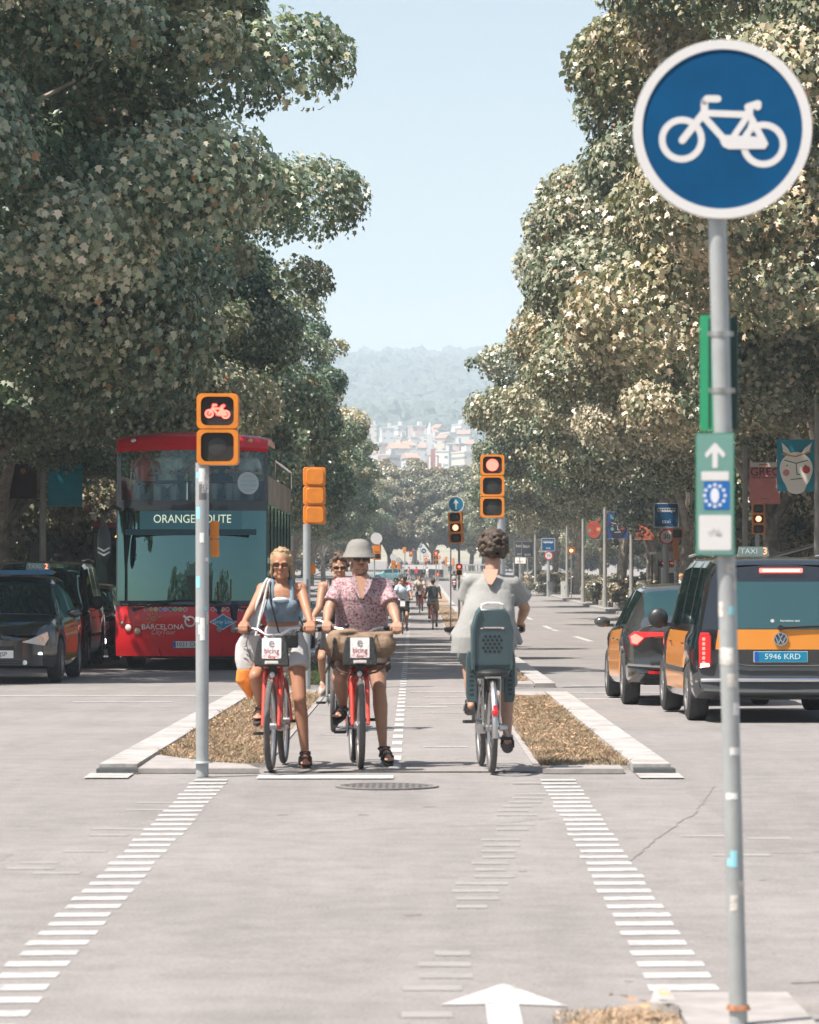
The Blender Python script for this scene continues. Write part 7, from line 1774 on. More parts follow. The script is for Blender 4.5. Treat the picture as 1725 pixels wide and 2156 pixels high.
# ======== woman in the blue grey crop top
s = 282; oy = F / s; O1 = V(((570 - 887) / s, oy, gz(oy) + .004))
def shift(J, O):
    K = dict(J)
    for k, v in J.items():
        if k in ('pelvis', 'chest', 'head') or k[:2] in ('sh', 'el', 'wr', 'hi', 'kn', 'an', 'to') and k != 'hs': K[k] = tuple(V(v) + O)
    return K
J1 = dict(pelvis=(.075, .66, .945), chest=(.062, .60, 1.24), head=(.058, .575, 1.535), face=(-.04, -1, -.02), bface=(-.05, -1, .0), hs=.97, w=.90, lk=.9, nk=.9, leg=.97,
    shL=(-.085, .60, 1.355), shR=(.208, .60, 1.355), elL=(-.155, .47, 1.215), elR=(.250, .47, 1.215), wrL=(-.215, .345, 1.105), wrR=(.285, .345, 1.105),
    handL=((-.05, -.9, -.35), (0, -.35, -1), (1, 0, 0)), handR=((.05, -.9, -.35), (0, -.35, -1), (-1, 0, 0)),
    hipL=(-.01, .64, .90), hipR=(.155, .66, .90), knL=(-.125, .26, .70), knR=(.20, .50, .52), anL=(-.09, .56, .445), anR=(.24, .53, .115), toL=(-.115, .42, .39), toR=(.248, .38, .045))
bk1 = bicycle('red share bicycle under the woman in the blue grey top', O1 + V((.055, 1.08, 0)), PI + R(3), BRED, crank=-.25 + PI * 0)
bk1.location = O1 + V((math.sin(R(3)) * 1.08 * 1, 1.08, 0)); bk1.rotation_euler = (0, 0, PI - R(3))
K = shift(J1, O1); w1, H1 = body(K, SK_A, .0066, bust=1)
tag(w1, 'blonde woman in sunglasses, blue grey crop top and white shorts astride a red bicycle', 'person')
lips(w1, H1); sunglasses(w1, H1, .028, .019, mat('brown_lenses', (.06, .035, .02), .1, coat=1.))
HAIRB = mat('blonde_hair', (.26, .16, .08), .55, col2=(.42, .29, .16), vscale=30, bump=.6, bscale=90)
mb = MB(); mb.ell((0, -.027, .05), (.083, .099, .096), H1, 18, 12); hairlumps(mb, H1, 3, 90, .010, .018, lambda d: d.y < .42 and d.z > -.6 or d.z > .6, (.08, .096, .092), (0, -.024, .05))
for sx in (-1, 1): mb.cap((sx * .07, .012, .06), (sx * .08, .0, -.06), .014, .011, H1, 8); mb.cap((sx * .082, -.01, -.05), (sx * .078, -.03, -.09), .015, .007, H1, 8)
mb.cap((-.085, -.02, -.04), (-.13, -.02, -.035), .011, .004, H1, 6)
hair = remesh(mb, 'hair', HAIRB, .006, 1, w1)
# a clean forehead: cut nothing, the hair starts above the brow
TOPC = cloth('blue_grey_jersey', (.17, .235, .29))
mb = MB(); torso_prims(mb, K, .010, 1, ('w', 'c'), bust=1); top = remesh(mb, 'crop_top', TOPC, .0068, 2, w1, [((0, 0, O1.z + 1.285), (0, 0, 1)), ((0, 0, O1.z + 1.105), (0, 0, -1))])
mb = MB(); o = O1
for sx, xs_ in ((-1, K['shL'][0] + .07), (1, K['shR'][0] - .065)): mb.tube([(xs_, O1.y + .50, o.z + 1.26), (xs_ - sx * .004, O1.y + .525, o.z + 1.34), (xs_ - sx * .01, O1.y + .565, o.z + 1.415), (xs_, O1.y + .63, o.z + 1.42), (xs_, O1.y + .70, o.z + 1.33), (xs_, O1.y + .71, o.z + 1.24)], .017, 8)
obj('top_straps', mb, TOPC, top)
mb = MB(); mb.ell((0, 0, 0), (.062, .02, .022), Matrix.Translation(O1 + V((.055, .475, 1.275)))); obj('neckline_trim', mb, mat('pale_trim', (.42, .5, .56), .8), top)
shorts(w1, K, cloth('white_cotton', (.5, .5, .5), .05), .40, .017, loose=1.2)
shoes(w1, K, mat('brown_black_leather', (.055, .035, .03), .6), 'sandal', sandal=True)
mb = MB(); mb.tube([O1 + V(p) for p in ((.0, .585, 1.425), (-.03, .53, 1.39), (-.025, .475, 1.28), (.01, .478, 1.15), (.04, .50, 1.03), (.10, .48, 1.0))], .0075, 6); mb.tube([O1 + V(p) for p in ((.0, .585, 1.425), (.06, .68, 1.35), (.16, .75, 1.2), (.22, .68, 1.08), (.16, .50, 1.0))], .0065, 6); obj('bag_strap', mb, BLACK, w1)
sb = tag(remesh(MB().box(O1 + V((.12, .47, .965)), (.14, .06, .11)), 'shoulder_bag', mat('black_leather', (.015, .015, .015), .4), .01, 2), 'small black shoulder bag on the hip of the woman in white shorts', 'bag')
# tote bag hanging from her shoulder, white above and orange below
tb = thing('tote_bag', 'white cloth bag with orange bottom hanging beside the woman, left', 'bag', O1)
TW_ = cloth('tote_white', (.5, .5, .49), .06); TO_ = cloth('tote_orange', (.75, .24, .05), .12)
mb = MB(); mb.loft([(-.165, .40, 1.015, .075, .03), (-.19, .42, .93, .095, .04), (-.205, .42, .82, .085, .05), (-.20, .42, .74, .07, .05)]); remesh(mb, 'bag_body', TW_, .011, 2, tb)
mb = MB(); mb.loft([(-.20, .42, .75, .074, .052), (-.215, .42, .66, .07, .05), (-.185, .42, .58, .04, .03), (-.17, .42, .53, .012, .01)]); remesh(mb, 'bag_bottom', TO_, .010, 2, tb)
mb = MB(); mb.tube([(-.22, .38, 1.0), (-.14, .44, 1.2), (-.065, .545, 1.41), (-.05, .62, 1.435)], .010, 6); mb.tube([(-.13, .38, 1.0), (-.085, .47, 1.2), (-.045, .55, 1.40), (-.03, .63, 1.43)], .010, 6); mb.add([(-.24, .39, 1.02), (-.12, .39, 1.02), (-.05, .50, 1.28), (-.075, .50, 1.28)], [(0, 1, 2, 3)]); obj('bag_handles', mb, TW_, tb)
mb = MB(); mb.tube([(-.23, .372, .93), (-.21, .365, .92), (-.19, .366, .935)], .004, 5); mb.tube([(-.17, .37, .90), (-.18, .368, .86), (-.2, .37, .87)], .004, 5); mb.tube([(-.22, .37, .84), (-.19, .366, .83)], .004, 5); obj('printed_mark', mb, mat('print_grey2', (.2, .2, .2), .6), tb)

# ======== man in the bucket hat
s = 279; oy = F / s; O2 = V(((759 - 887) / s, oy, gz(oy) + .004))
J2 = dict(pelvis=(.0, .68, .98), chest=(-.005, .58, 1.28), head=(-.02, .53, 1.588), face=(.22, -1, .03), bface=(0, -1, 0), hs=1.06, w=1.12, lk=1.1, leg=1.1, nk=1.12,
    shL=(-.172, .58, 1.385), shR=(.168, .58, 1.385), elL=(-.25, .46, 1.20), elR=(.245, .46, 1.20), wrL=(-.262, .345, 1.105), wrR=(.275, .345, 1.10),
    handL=((-.02, -.9, -.38), (0, -.35, -1), (1, 0, 0)), handR=((.02, -.9, -.38), (0, -.35, -1), (-1, 0, 0)),
    hipL=(-.09, .66, .94), hipR=(.09, .67, .94), knL=(-.165, .27, .68), knR=(.135, .50, .60), anL=(-.14, .57, .445), anR=(.165, .55, .145), toL=(-.185, .42, .39), toR=(.212, .38, .06))
bk2 = bicycle('red share bicycle with a brown bag over its front carrier', O2 + V((-.075, 1.08, 0)), PI + R(4), BRED, crank=-.25)
K = shift(J2, O2); m1, H2 = body(K, SK_B, .0068)
tag(m1, 'man in grey bucket hat, sunglasses and pink floral shirt standing over a red bicycle', 'person')
lips(m1, H2, (.36, .15, .12)); sunglasses(m1, H2, .029, .018)
mb = MB(); mb.ell((0, .05, -.085), (.046, .032, .028), H2, 12, 8); mb.ell((0, .07, -.038), (.03, .022, .008), H2, 10, 6)
for sx in (-1, 1): mb.ell((sx * .055, .01, -.06), (.012, .03, .035), H2, 10, 8)
obj('beard_stubble', mb, mat('stubble', (.27, .15, .1), .8), m1)
HAT = cloth('hat_grey_felt', (.21, .205, .19), .05); mb = MB()
rings = [(0, -.008, .146, .02, .025, 2), (0, -.008, .139, .052, .062, 2), (0, -.008, .118, .074, .09, 2), (0, -.008, .09, .086, .104, 2), (0, -.008, .072, .092, .111, 2), (0, -.004, .045, .104, .123, 2), (0, -.004, .014, .121, .142, 2), (0, -.004, .009, .118, .139, 2), (0, -.004, .04, .099, .118, 2), (0, -.006, .068, .088, .106, 2), (0, -.008, .13, .05, .06, 2)]
mb.loft(rings, 28, H2); ht = obj('bucket_hat', mb, HAT, m1)
mb = MB(); mb.loft([(0, -.004, .0085, .1175, .1385, 2), (0, -.004, .0395, .0985, .1175, 2)], 28, H2, closed=False); obj('brim_underside', mb, mat('hat_dark_underside', (.06, .065, .065), .8), ht)  # inner face of the brim in a darker tone than the hat
# patterned shirt
SH = bpy.data.materials.new('floral_print'); SH.use_nodes = True; t_ = SH.node_tree; b_ = t_.nodes['Principled BSDF']; tc_ = t_.nodes.new('ShaderNodeTexCoord').outputs['Object']
vo = t_.nodes.new('ShaderNodeTexVoronoi'); vo.inputs['Scale'].default_value = 95; t_.links.new(tc_, vo.inputs['Vector'])
n1_ = texnoise(t_, tc_, 60, 3, .6); n2_ = texnoise(t_, tc_, 110, 2, .6)
c_ = ramp(t_, vo.outputs['Color'], [(.0, (.4, .31, .32)), (.4, (.34, .18, .2)), (.62, (.22, .06, .08)), (.8, (.1, .035, .05)), (1, (.42, .37, .37))])
c_ = mixc(t_, ramp(t_, n1_, [(.47, (0, 0, 0)), (.53, (1, 1, 1))]), c_, (.42, .33, .34)); c_ = mixc(t_, ramp(t_, n2_, [(.6, (0, 0, 0)), (.66, (1, 1, 1))]), c_, (.2, .06, .1))
t_.links.new(c_, b_.inputs['Base Color']); b_.inputs['Roughness'].default_value = .85
def shirt(parent, K, m, g=.022, sl=.72, r0=.078, r1=.08, hem=None, voxel=.0085, loose=1.2, name='shirt', extra=None, smooth=2):
    mb = MB(); torso_prims(mb, K, g, loose)
    for s_ in 'LR':
        if sl: arm_sleeve(mb, K, s_, sl, r0, r1)
    P, Cc = V(K['pelvis']), V(K['chest']); k = K.get('w', 1)
    mb.loft([(P.x, P.y, (hem or P.z - .05) - .03, .175 * k + g, .13 * k + g), (P.x, P.y, P.z + .1, .165 * k + g, .125 * k + g), (Cc.x, Cc.y, Cc.z, .16 * k + g, .115 * k + g)], 22)
    if extra: extra(mb)
    return remesh(mb, name, m, voxel, smooth, parent, [((0, 0, hem or P.z - .05), (0, 0, -1))])
def boxy(mb):
    x, y, z = O2; mb.loft([(x, y + .66, z + .9, .205, .15), (x, y + .64, z + 1.05, .205, .15), (x, y + .60, z + 1.2, .205, .145), (x - .002, y + .58, z + 1.3, .20, .135), (x - .002, y + .58, z + 1.38, .17, .11), (x - .002, y + .585, z + 1.43, .10, .07)], 24)
sh_ = shirt(m1, K, SH, .010, .74, .060, .073, hem=O2.z + .93, extra=boxy, smooth=4)
mb = MB(); x0 = O2.x - .0; y_ = O2.y + .425; mb.prism([(-.058, .055), (.058, .055), (.006, -.12), (-.004, -.12)], 0, .02, Matrix.Translation((x0, O2.y + .455, O2.z + 1.40)) @ FRONT @ Matrix.Rotation(R(-14), 4, 'X')); o = obj('open_neck', mb, SK_B, m1)
mb = MB()
for sx in (-1, 1): mb.prism([(sx * .052, .075), (sx * .085, .03), (sx * .06, -.05), (sx * .008, -.125), (sx * .02, -.06)], 0, .014, Matrix.Translation((x0, O2.y + .445, O2.z + 1.40)) @ FRONT @ Matrix.Rotation(R(-14), 4, 'X'))
obj('collar', mb, SH, sh_)
shorts(m1, K, cloth('dark_brown_shorts', (.09, .07, .06)), .60, .016)
shoes(m1, K, BLACK, 'sandal', sandal=True)
# brown bag slung over the carrier
mb = MB()
mb.loft([(0, 0, -.02, .03, .05), (0, 0, .02, .10, .09), (0, 0, .1, .21, .10), (0, 0, .17, .235, .10), (0, 0, .22, .20, .08), (0, 0, .25, .12, .05)], 24, Matrix.Translation(O2 + V((-.02, .27, .775))))
mb.ell(O2 + V((-.19, .26, .93)), (.09, .08, .12)); mb.ell(O2 + V((.17, .26, .93)), (.1, .08, .1)); mb.cap(O2 + V((-.23, .24, .99)), O2 + V((.22, .24, 1.01)), .03); mb.ell(O2 + V((-.1, .25, 1.03)), (.09, .06, .03))
bg_ = thing('brown_bag', 'soft brown canvas bag slung over the front carrier of the man in the hat', 'bag', (0, 0, 0)); remesh(mb, 'bag_body', mat('brown_canvas', (.16, .105, .065), .8, col2=(.25, .175, .115), vscale=9, bump=1.0, bscale=18), .009, 2, bg_)
mb = MB(); mb.tube([O2 + V(p) for p in ((-.24, .2, .80), (-.15, .17, .73), (0, .16, .70), (.12, .17, .73), (.22, .2, .80))], .009, 6); mb.tube([O2 + V(p) for p in ((-.2, .18, .99), (-.22, .17, .84), (-.27, .2, .72))], .010, 6); obj('bag_strap', mb, mat('strap_dark_brown', (.07, .05, .035), .7), bg_)

# ======== young man behind them
s = 221; oy = F / s; O3 = V(((702 - 887) / s, oy, gz(oy) + .004))
J3 = dict(pelvis=(.03, .70, .96), chest=(.045, .58, 1.25), head=(.045, .54, 1.555), face=(.08, -1, .0), bface=(0, -1, 0), hs=1.0, w=.98, lk=.96, leg=.93,
    shL=(-.115, .58, 1.38), shR=(.21, .58, 1.38), elL=(-.145, .46, 1.18), elR=(.25, .46, 1.2), wrL=(-.21, .35, 1.08), wrR=(.27, .345, 1.10),
    handL=((-.02, -.9, -.38), (0, -.35, -1), (1, 0, 0)), handR=((.02, -.9, -.38), (0, -.35, -1), (-1, 0, 0)),
    hipL=(-.06, .68, .93), hipR=(.12, .68, .93), knL=(-.11, .28, .70), knR=(.16, .48, .60), anL=(-.10, .57, .445), anR=(.19, .52, .2), toL=(-.12, .41, .39), toR=(.2, .36, .12))
bk3 = bicycle('grey bicycle of the young man in the black tank top', O3 + V((0, 1.08, 0)), PI, BGREY, style='share', crank=-.25)
K = shift(J3, O3); m2_, H3 = body(K, SK_C, .0075); tag(m2_, 'young man in black tank top and sunglasses behind the man in the bucket hat', 'person'); lips(m2_, H3); sunglasses(m2_, H3)
HAIRD = mat('dark_brown_hair', (.045, .028, .02), .6, col2=(.12, .08, .055), vscale=35, bump=.8, bscale=80)
mb = MB(); mb.ell((0, -.028, .05), (.083, .095, .09), H3, 16, 10); hairlumps(mb, H3, 5, 70, .016, .03, lambda d: d.z > .35 or (d.y < .1 and d.z > -.3), (.08, .1, .105), (0, -.01, .05)); remesh(mb, 'hair', HAIRD, .008, 1, m2_)
mb = MB(); torso_prims(mb, K, .012, 1.05, ('p', 'w', 'c')); tk = remesh(mb, 'tank_top', cloth('black_jersey', (.03, .032, .035)), .009, 2, m2_, [((0, 0, O3.z + 1.36), (0, 0, 1)), ((0, 0, O3.z + .9), (0, 0, -1))])
mb = MB(); mb.tube([O3 + V(p) for p in ((-.045, .455, 1.30), (-.05, .50, 1.40), (-.05, .58, 1.44), (-.05, .68, 1.38))], .022, 8); mb.tube([O3 + V(p) for p in ((.14, .455, 1.30), (.145, .50, 1.40), (.145, .58, 1.44), (.145, .68, 1.38))], .022, 8); obj('shoulder_straps', mb, BLACK, tk)
shorts(m2_, K, cloth('charcoal_shorts', (.07, .07, .075)), .8, .016); shoes(m2_, K, cloth('worn_canvas_shoe', (.35, .3, .27)), 'shoe')

# ======== curly haired cyclist with the child seat, riding away
s = 285; oy = F / s; O4 = V(((1035.5 - 887) / s, oy, gz(oy) + .004)); yaw4 = R(3.2)
bk4 = bicycle('old grey bicycle with a rear rack carrying the teal child seat', O4, yaw4, BGREY, style='city', crank=PI + .35)
mb = MB(); 
for sx in (-1, 1): mb.tube([(sx * .06, .02, .34), (sx * .065, -.02, .70), (sx * .05, .30, .71)], .006, 5); mb.tube([(sx * .05, -.16, .705), (sx * .05, .32, .71)], .006, 5)
mb.box((0, .05, .71), (.12, .36, .012)); rk = obj('rear_rack', mb, STEEL, bk4)
mb = MB(); mb.ell((0, -.36, .46), (.026, .014, .026)); mb.box((0, -.345, .47), (.03, .02, .09)); obj('rear_reflector', mb, TAILR, bk4)
mb = MB(); mb.box((-.09, .0, .33), (.05, .1, .06)); mb.cyl((.06, .02, .335), (.12, .02, .335), .03, .02, 10); mb.tube([(.1, .02, .33), (.13, .1, .27)], .012, 6); obj('derailleur', mb, STEEL, bk4)
cs = thing('child_seat', 'teal grey plastic child seat with diamond holes and foot shields on the rear rack', 'child seat', O4, yaw4)
CSM = mat('teal_grey_plastic', (.05, .085, .095), .42, var=.08, vscale=4)
out_ = [(-.13, -.42), (.13, -.42), (.155, -.36), (.15, -.1), (.128, .0), (.118, .02), (.09, .055), (-.09, .055), (-.118, .02), (-.128, .0), (-.15, -.1), (-.155, -.36)]
TB = Matrix.Translation((0, -.10, 1.16)) @ FRONT @ Matrix.Rotation(R(6), 4, 'X')
def holes_panel():
    mb = MB(); q = [(a * 1.0, b) for a, b in out_]; mb.prism(q, -.03, .0, TB, .012)
    for sx in (-1, 1): mb.prism([(sx * .148, -.40), (sx * .155, -.1), (sx * .118, .02), (sx * .09, .055), (sx * .085, .035), (sx * .105, .0), (sx * .135, -.1), (sx * .13, -.40)], -.14, .01, TB, .008)
    mb.prism([(-.13, -.42), (.13, -.42), (.13, -.36), (-.13, -.36)], -.32, .0, TB); return mb
shell = obj('seat_shell', holes_panel(), CSM, cs)
mb = MB()
for r_ in range(5):
    for c in range(5 if r_ % 2 else 4):
        x = (-.066 + c * .033) if r_ % 2 else (-.05 + c * .033); z = -.15 - r_ * .028; mb.prism([(x - .0125, z), (x, z - .0135), (x + .0125, z), (x, z + .0135)], 0, .0016, TB)
obj('diamond_holes', mb, mat('hole_dark', (.012, .016, .018), .8), shell)
mb = MB(); mb.prism(rrect(.13, .008, .003, cyy=-.085), 0, .004, TB); mb.prism(rrect(.02, .008, .003, cx=-.08, cyy=-.09), 0, .004, TB); mb.prism(rrect(.02, .012, .004, cx=.075, cyy=-.088), 0, .005, TB); obj('label_strip', mb, mat('label_pale', (.6, .5, .45), .6), shell)
mb = MB(); mb.prism([(-.09, .05), (.09, .05), (.085, .085), (.05, .10), (-.05, .10), (-.085, .085)], -.05, -.01, TB, .01); obj('seat_padding', mb, cloth('padding_pale', (.5, .49, .47)), cs)
for sx in (-1, 1):
    mb = MB(); M = Matrix.Translation((sx * .135, .10, .77)) @ FRONT; mb.prism([(sx * a, b) for a, b in [(-.03, -.25), (.035, -.25), (.045, -.2), (.045, .08), (.03, .13), (-.01, .13), (-.035, .02)]], -.07, .03, M, .008); fs_ = obj('foot_shield', mb, CSM, cs)
    mb = MB()
    for k in range(7): mb.prism(rrect(.03, .014, .004, cx=sx * .008, cyy=-.19 + k * .034), .03, .032, M)
    obj('shield_slots', mb, mat('slot_mixed', (.02, .025, .03), .7) if sx > 0 else mat('slot_mixed', (.02, .025, .03), .7), fs_)
mb = MB(); mb.ell((0, -.02, .735), (.13, .10, .04)); mb.box((0, .0, .715), (.24, .2, .03)); mb.cyl((-.0, .02, .60), (0, .02, .73), .04, .05, 12); obj('seat_base', mb, BLACK, cs)
J4 = dict(pelvis=(-.03, .30, 1.0), chest=(.0, .40, 1.31), head=(.02, .46, 1.635), face=(-.15, 1, .0), bface=(0, 1, 0), hs=1.04, w=1.1, lk=1.06, leg=1.02, nk=1.1,
    shL=(-.15, .40, 1.415), shR=(.17, .42, 1.40), elL=(-.17, .52, 1.22), elR=(.262, .55, 1.21), wrL=(-.22, .74, 1.10), wrR=(.23, .70, 1.105),
    handL=((-.05, .9, -.35), (0, .35, -1), (1, 0, 0)), handR=((.05, .9, -.35), (0, .35, -1), (-1, 0, 0)),
    hipL=(-.12, .32, .96), hipR=(.06, .32, .96), knL=(-.16, .70, .84), knR=(.12, .52, .60), anL=(-.145, .58, .50), anR=(.125, .37, .25), toL=(-.15, .73, .46), toR=(.13, .52, .19))
K = shift(J4, O4); m4, H4 = body(K, SK_D, .007); tag(m4, 'curly haired person in a loose pale grey shirt riding away with a child seat', 'person')
HAIRC = mat('curly_brown_hair', (.02, .013, .009), .65, col2=(.09, .06, .038), vscale=28, bump=1.0, bscale=60)
mb = MB(); mb.ell((0, -.02, .055), (.088, .1, .095), H4, 16, 10); hairlumps(mb, H4, 8, 260, .012, .026, lambda d: d.z > -.15 or d.y < .15 and d.z > -.75, (.098, .115, .112), (0, -.015, .05)); remesh(mb, 'hair', HAIRC, .0065, 0, m4)
def drape(mb):
    mb.loft([(O4.x - .065, O4.y + .30, O4.z + .86, .24, .15), (O4.x - .05, O4.y + .30, O4.z + 1.0, .24, .16), (O4.x - .02, O4.y + .34, O4.z + 1.2, .20, .145), (O4.x, O4.y + .39, O4.z + 1.34, .165, .12), (O4.x, O4.y + .41, O4.z + 1.42, .11, .07)], 26)
    g = random.Random(2)
    for k in range(13):    # folds fanning from the neck
        a = -1.0 + k * .165; x0_, x1_ = O4.x + .06 * a + .02, O4.x - .03 + .25 * a
        mb.cap((x0_, O4.y + .305 + .09 * abs(a), O4.z + 1.43 - .03 * abs(a)), (x1_, O4.y + .175 + .14 * a * a, O4.z + g.uniform(.92, 1.02)), .012, .026, None, 8)
SHG = cloth('pale_grey_linen', (.27, .275, .265), .05, .35)
sh4 = shirt(m4, K, SHG, .010, .62, .062, .095, hem=O4.z + .88, voxel=.008, extra=drape, smooth=2, name='loose_shirt')
mb = MB(); mb.prism([(-.062, .05), (.05, .05), (.035, -.02), (.0, -.085), (-.03, -.075), (-.05, -.02)], 0, .016, Matrix.Translation(O4 + V((.005, .30, 1.455))) @ FRONT @ Matrix.Rotation(R(-32), 4, 'X')); obj('bare_neck', mb, SK_D, m4)
shorts(m4, K, cloth('grey_green_shorts', (.2, .24, .24)), .9, .018); shoes(m4, K, BLACK, 'sandal', sandal=True)

# ======== small people farther off
def simple(label, O, face, pose, skin, top, bottom, hair, fy=None, leglen=1.0, h=1.0, long_sleeve=False, long_leg=False, dress=False, vox=.016, hat=None, group=None, cat='person', hairlen=0, yaw=0, glasses=False):
    f = face   # +1 faces away, -1 faces the camera
    if pose == 'ride':
        J = dict(pelvis=(0, f * .24, .98), chest=(0, f * .36, 1.28), head=(0, f * .42, 1.58), shL=(-.17, f * .38, 1.42), shR=(.17, f * .38, 1.42), elL=(-.24, f * .52, 1.2), elR=(.24, f * .52, 1.2), wrL=(-.27, f * .72, 1.1), wrR=(.27, f * .72, 1.1),
            hipL=(-.09, f * .26, .93), hipR=(.09, f * .26, .93), knL=(-.13, f * .66, .80), knR=(.13, f * .54, .56), anL=(-.12, f * .50, .47), anR=(.12, f * .36, .21), toL=(-.12, f * .64, .42), toR=(.12, f * .5, .15), handL=((0, f, -.3), (0, 0, -1), (1, 0, 0)), handR=((0, f, -.3), (0, 0, -1), (-1, 0, 0)))
    elif pose == 'sit':
        J = dict(pelvis=(0, 0, .12), chest=(0, f * .04, .42), head=(0, f * .07, .73), shL=(-.18, f * .04, .56), shR=(.18, f * .04, .56), elL=(-.26, f * .12, .34), elR=(.26, f * .12, .34), wrL=(-.12, f * .36, .36), wrR=(.12, f * .36, .36),
            hipL=(-.09, f * .05, .08), hipR=(.09, f * .05, .08), knL=(-.13, f * .46, .12), knR=(.13, f * .46, .12), anL=(-.12, f * .46, -.2), anR=(.12, f * .46, -.2), toL=(-.12, f * .58, -.24), toR=(.12, f * .58, -.24), handL=((.8, f * .5, 0), (0, f, 0), (0, 0, 1)), handR=((-.8, f * .5, 0), (0, f, 0), (0, 0, 1)))
    elif pose == 'camera':
        J = dict(pelvis=(0, 0, .12), chest=(0, f * .04, .42), head=(0, f * .07, .73), shL=(-.17, f * .04, .56), shR=(.17, f * .04, .56), elL=(-.24, f * .2, .42), elR=(.24, f * .2, .42), wrL=(-.08, f * .24, .62), wrR=(.08, f * .24, .62),
            hipL=(-.09, f * .05, .08), hipR=(.09, f * .05, .08), knL=(-.13, f * .46, .12), knR=(.13, f * .46, .12), anL=(-.12, f * .46, -.2), anR=(.12, f * .46, -.2), toL=(-.12, f * .58, -.24), toR=(.12, f * .58, -.24), handL=((.3, f * .2, .9), (0, -f, 0), (1, 0, 0)), handR=((-.3, f * .2, .9), (0, -f, 0), (-1, 0, 0)))
    else:
        st = .16 if pose == 'walk' else .02
        J = dict(pelvis=(0, 0, .95), chest=(0, f * .02, 1.26), head=(0, f * .04, 1.58), shL=(-.18, 0, 1.41), shR=(.18, 0, 1.41), elL=(-.23, -f * st * .6, 1.14), elR=(.23, f * st * .6, 1.14), wrL=(-.22, f * .05 - f * st * .3, .9), wrR=(.22, f * .12 + f * st, .92),
            hipL=(-.09, 0, .92), hipR=(.09, 0, .92), knL=(-.1, f * (st + .03), .5), knR=(.1, -f * st * .4 + f * .02, .5), anL=(-.1, f * st * 1.1, .09), anR=(.1, -f * st * 1.5, .11), toL=(-.1, f * (st * 1.1 + .15), .04), toR=(.1, -f * (st * 1.5 - .14), .04), handL=((0, f * .2, -1), (1, 0, 0), (0, f, 0), False), handR=((0, f * .2, -1), (-1, 0, 0), (0, f, 0), False))
    J.update(face=(0, f, 0), bface=(0, f, 0), hs=1.0, w=.96, lk=1.0)
    RT = Matrix.Rotation(yaw, 3, 'Z'); K = {}
    for k, v in J.items():
        if isinstance(v, tuple) and len(v) == 3 and not isinstance(v[0], tuple):
            K[k] = tuple((RT @ V(v)) * (h if k not in ('face', 'bface') else 1) + (V(O) if k not in ('face', 'bface') else V((0, 0, 0))))
        elif isinstance(v, tuple): K[k] = tuple((RT @ V(a)) if isinstance(a, tuple) else a for a in v)
        else: K[k] = v
    K['hs'] = h
    o, Hm = body(K, skin, vox, False, 2); tag(o, label, cat, group)
    mb = MB(); mb.ell((0, -.028, .05), (.084, .098, .095), Hm, 12, 8); hairlumps(mb, Hm, 3, 24, .02, .03, lambda d: d.z > .3 or (d.y < 0 and d.z > -.3), (.078, .095, .095), (0, -.02, .05))
    if hairlen: mb.ell((0, -.06, -.05 - hairlen / 2), (.075, .05, .08 + hairlen), Hm, 12, 8)
    if hat: obj('hat', MB().loft([(0, 0, .15, .05, .06), (0, 0, .12, .09, .1), (0, 0, .06, .1, .115), (0, 0, .04, .15, .17), (0, 0, .03, .15, .17), (0, 0, .05, .08, .09)], 18, Hm), hat, o)
    remesh(mb, 'hair', hair, vox * .8, 1, o)
    if glasses: sunglasses(o, Hm)
    if dress: shorts(o, K, bottom, .8, .05, vox)
    elif bottom: shorts(o, K, bottom, 1.75 if long_leg else .72, .016, vox)
    P = V(K['pelvis']); shirt(o, K, top, .014, .95 if long_sleeve else .6, .066, .066, hem=P.z - .04 * h, voxel=vox, loose=1.08)
    shoes(o, K, mat('trainer_grey', (.25, .25, .25), .7), 'shoe')
    return o
HB = mat('hair_plain_brown', (.06, .035, .02), .7); HK = mat('hair_plain_black', (.015, .012, .012), .6); HL = mat('hair_plain_blond', (.4, .26, .12), .7); HG = mat('hair_plain_grey', (.4, .38, .36), .7)
def rider(label, px, s, face, skin, top, bottom, hair, col, blabel, dx=0, backpack=None, **kw):
    Y = F / s; X = (px - 887) / s; g0_ = gz(Y) + .01
    if face < 0: b = bicycle(blabel, (X, Y + 1.08, g0_), PI, col, 'share', True, 'bicycles of the far riders'); O = (X, Y + 1.08, g0_)
    else: b = bicycle(blabel, (X, Y, g0_), 0, col, 'share', True, 'bicycles of the far riders'); O = (X, Y, g0_)
    p = simple(label, O, face, 'ride', skin, top, bottom, hair, **kw); return p, O
r1, Or = rider('rider with dark backpack and khaki shorts cycling away down the lane', 912, 63, 1, SK_B, cloth('grey_tee', (.22, .24, .23)), cloth('khaki', (.28, .25, .18)), HB, BRED, 'red bicycle of the rider with the backpack')
mb = MB(); mb.loft([(0, 0, -.2, .13, .08), (0, 0, -.1, .16, .1), (0, 0, .1, .15, .1), (0, 0, .22, .1, .06)], 18, Matrix.Translation(V(Or) + V((0, .18, 1.24)))); bp1 = obj('backpack', mb, cloth('charcoal_pack', (.05, .06, .065)), None); tag(bp1, 'charcoal backpack worn by the rider cycling away', 'backpack')
mb = MB(); mb.box(V(Or) + V((0, .1, 1.16)), (.2, .05, .22)); obj('front_pocket', mb, cloth('charcoal_pack2', (.07, .08, .085)), bp1)
rider('oncoming rider in pale blue top with long dark hair', 848, 70, -1, SK_C, cloth('pale_blue_tee', (.42, .52, .6)), cloth('black_shorts', (.02, .02, .02)), HK, BBLACK, 'black bicycle under the rider in pale blue', hairlen=.12, glasses=True)
rider('oncoming rider in dark navy clothes beside the one in pale blue', 834, 64, -1, SK_B, cloth('navy_top', (.02, .025, .05)), cloth('navy_legs', (.02, .025, .04)), HK, BBLACK, 'dark bicycle of the rider in navy', long_sleeve=True, long_leg=True)
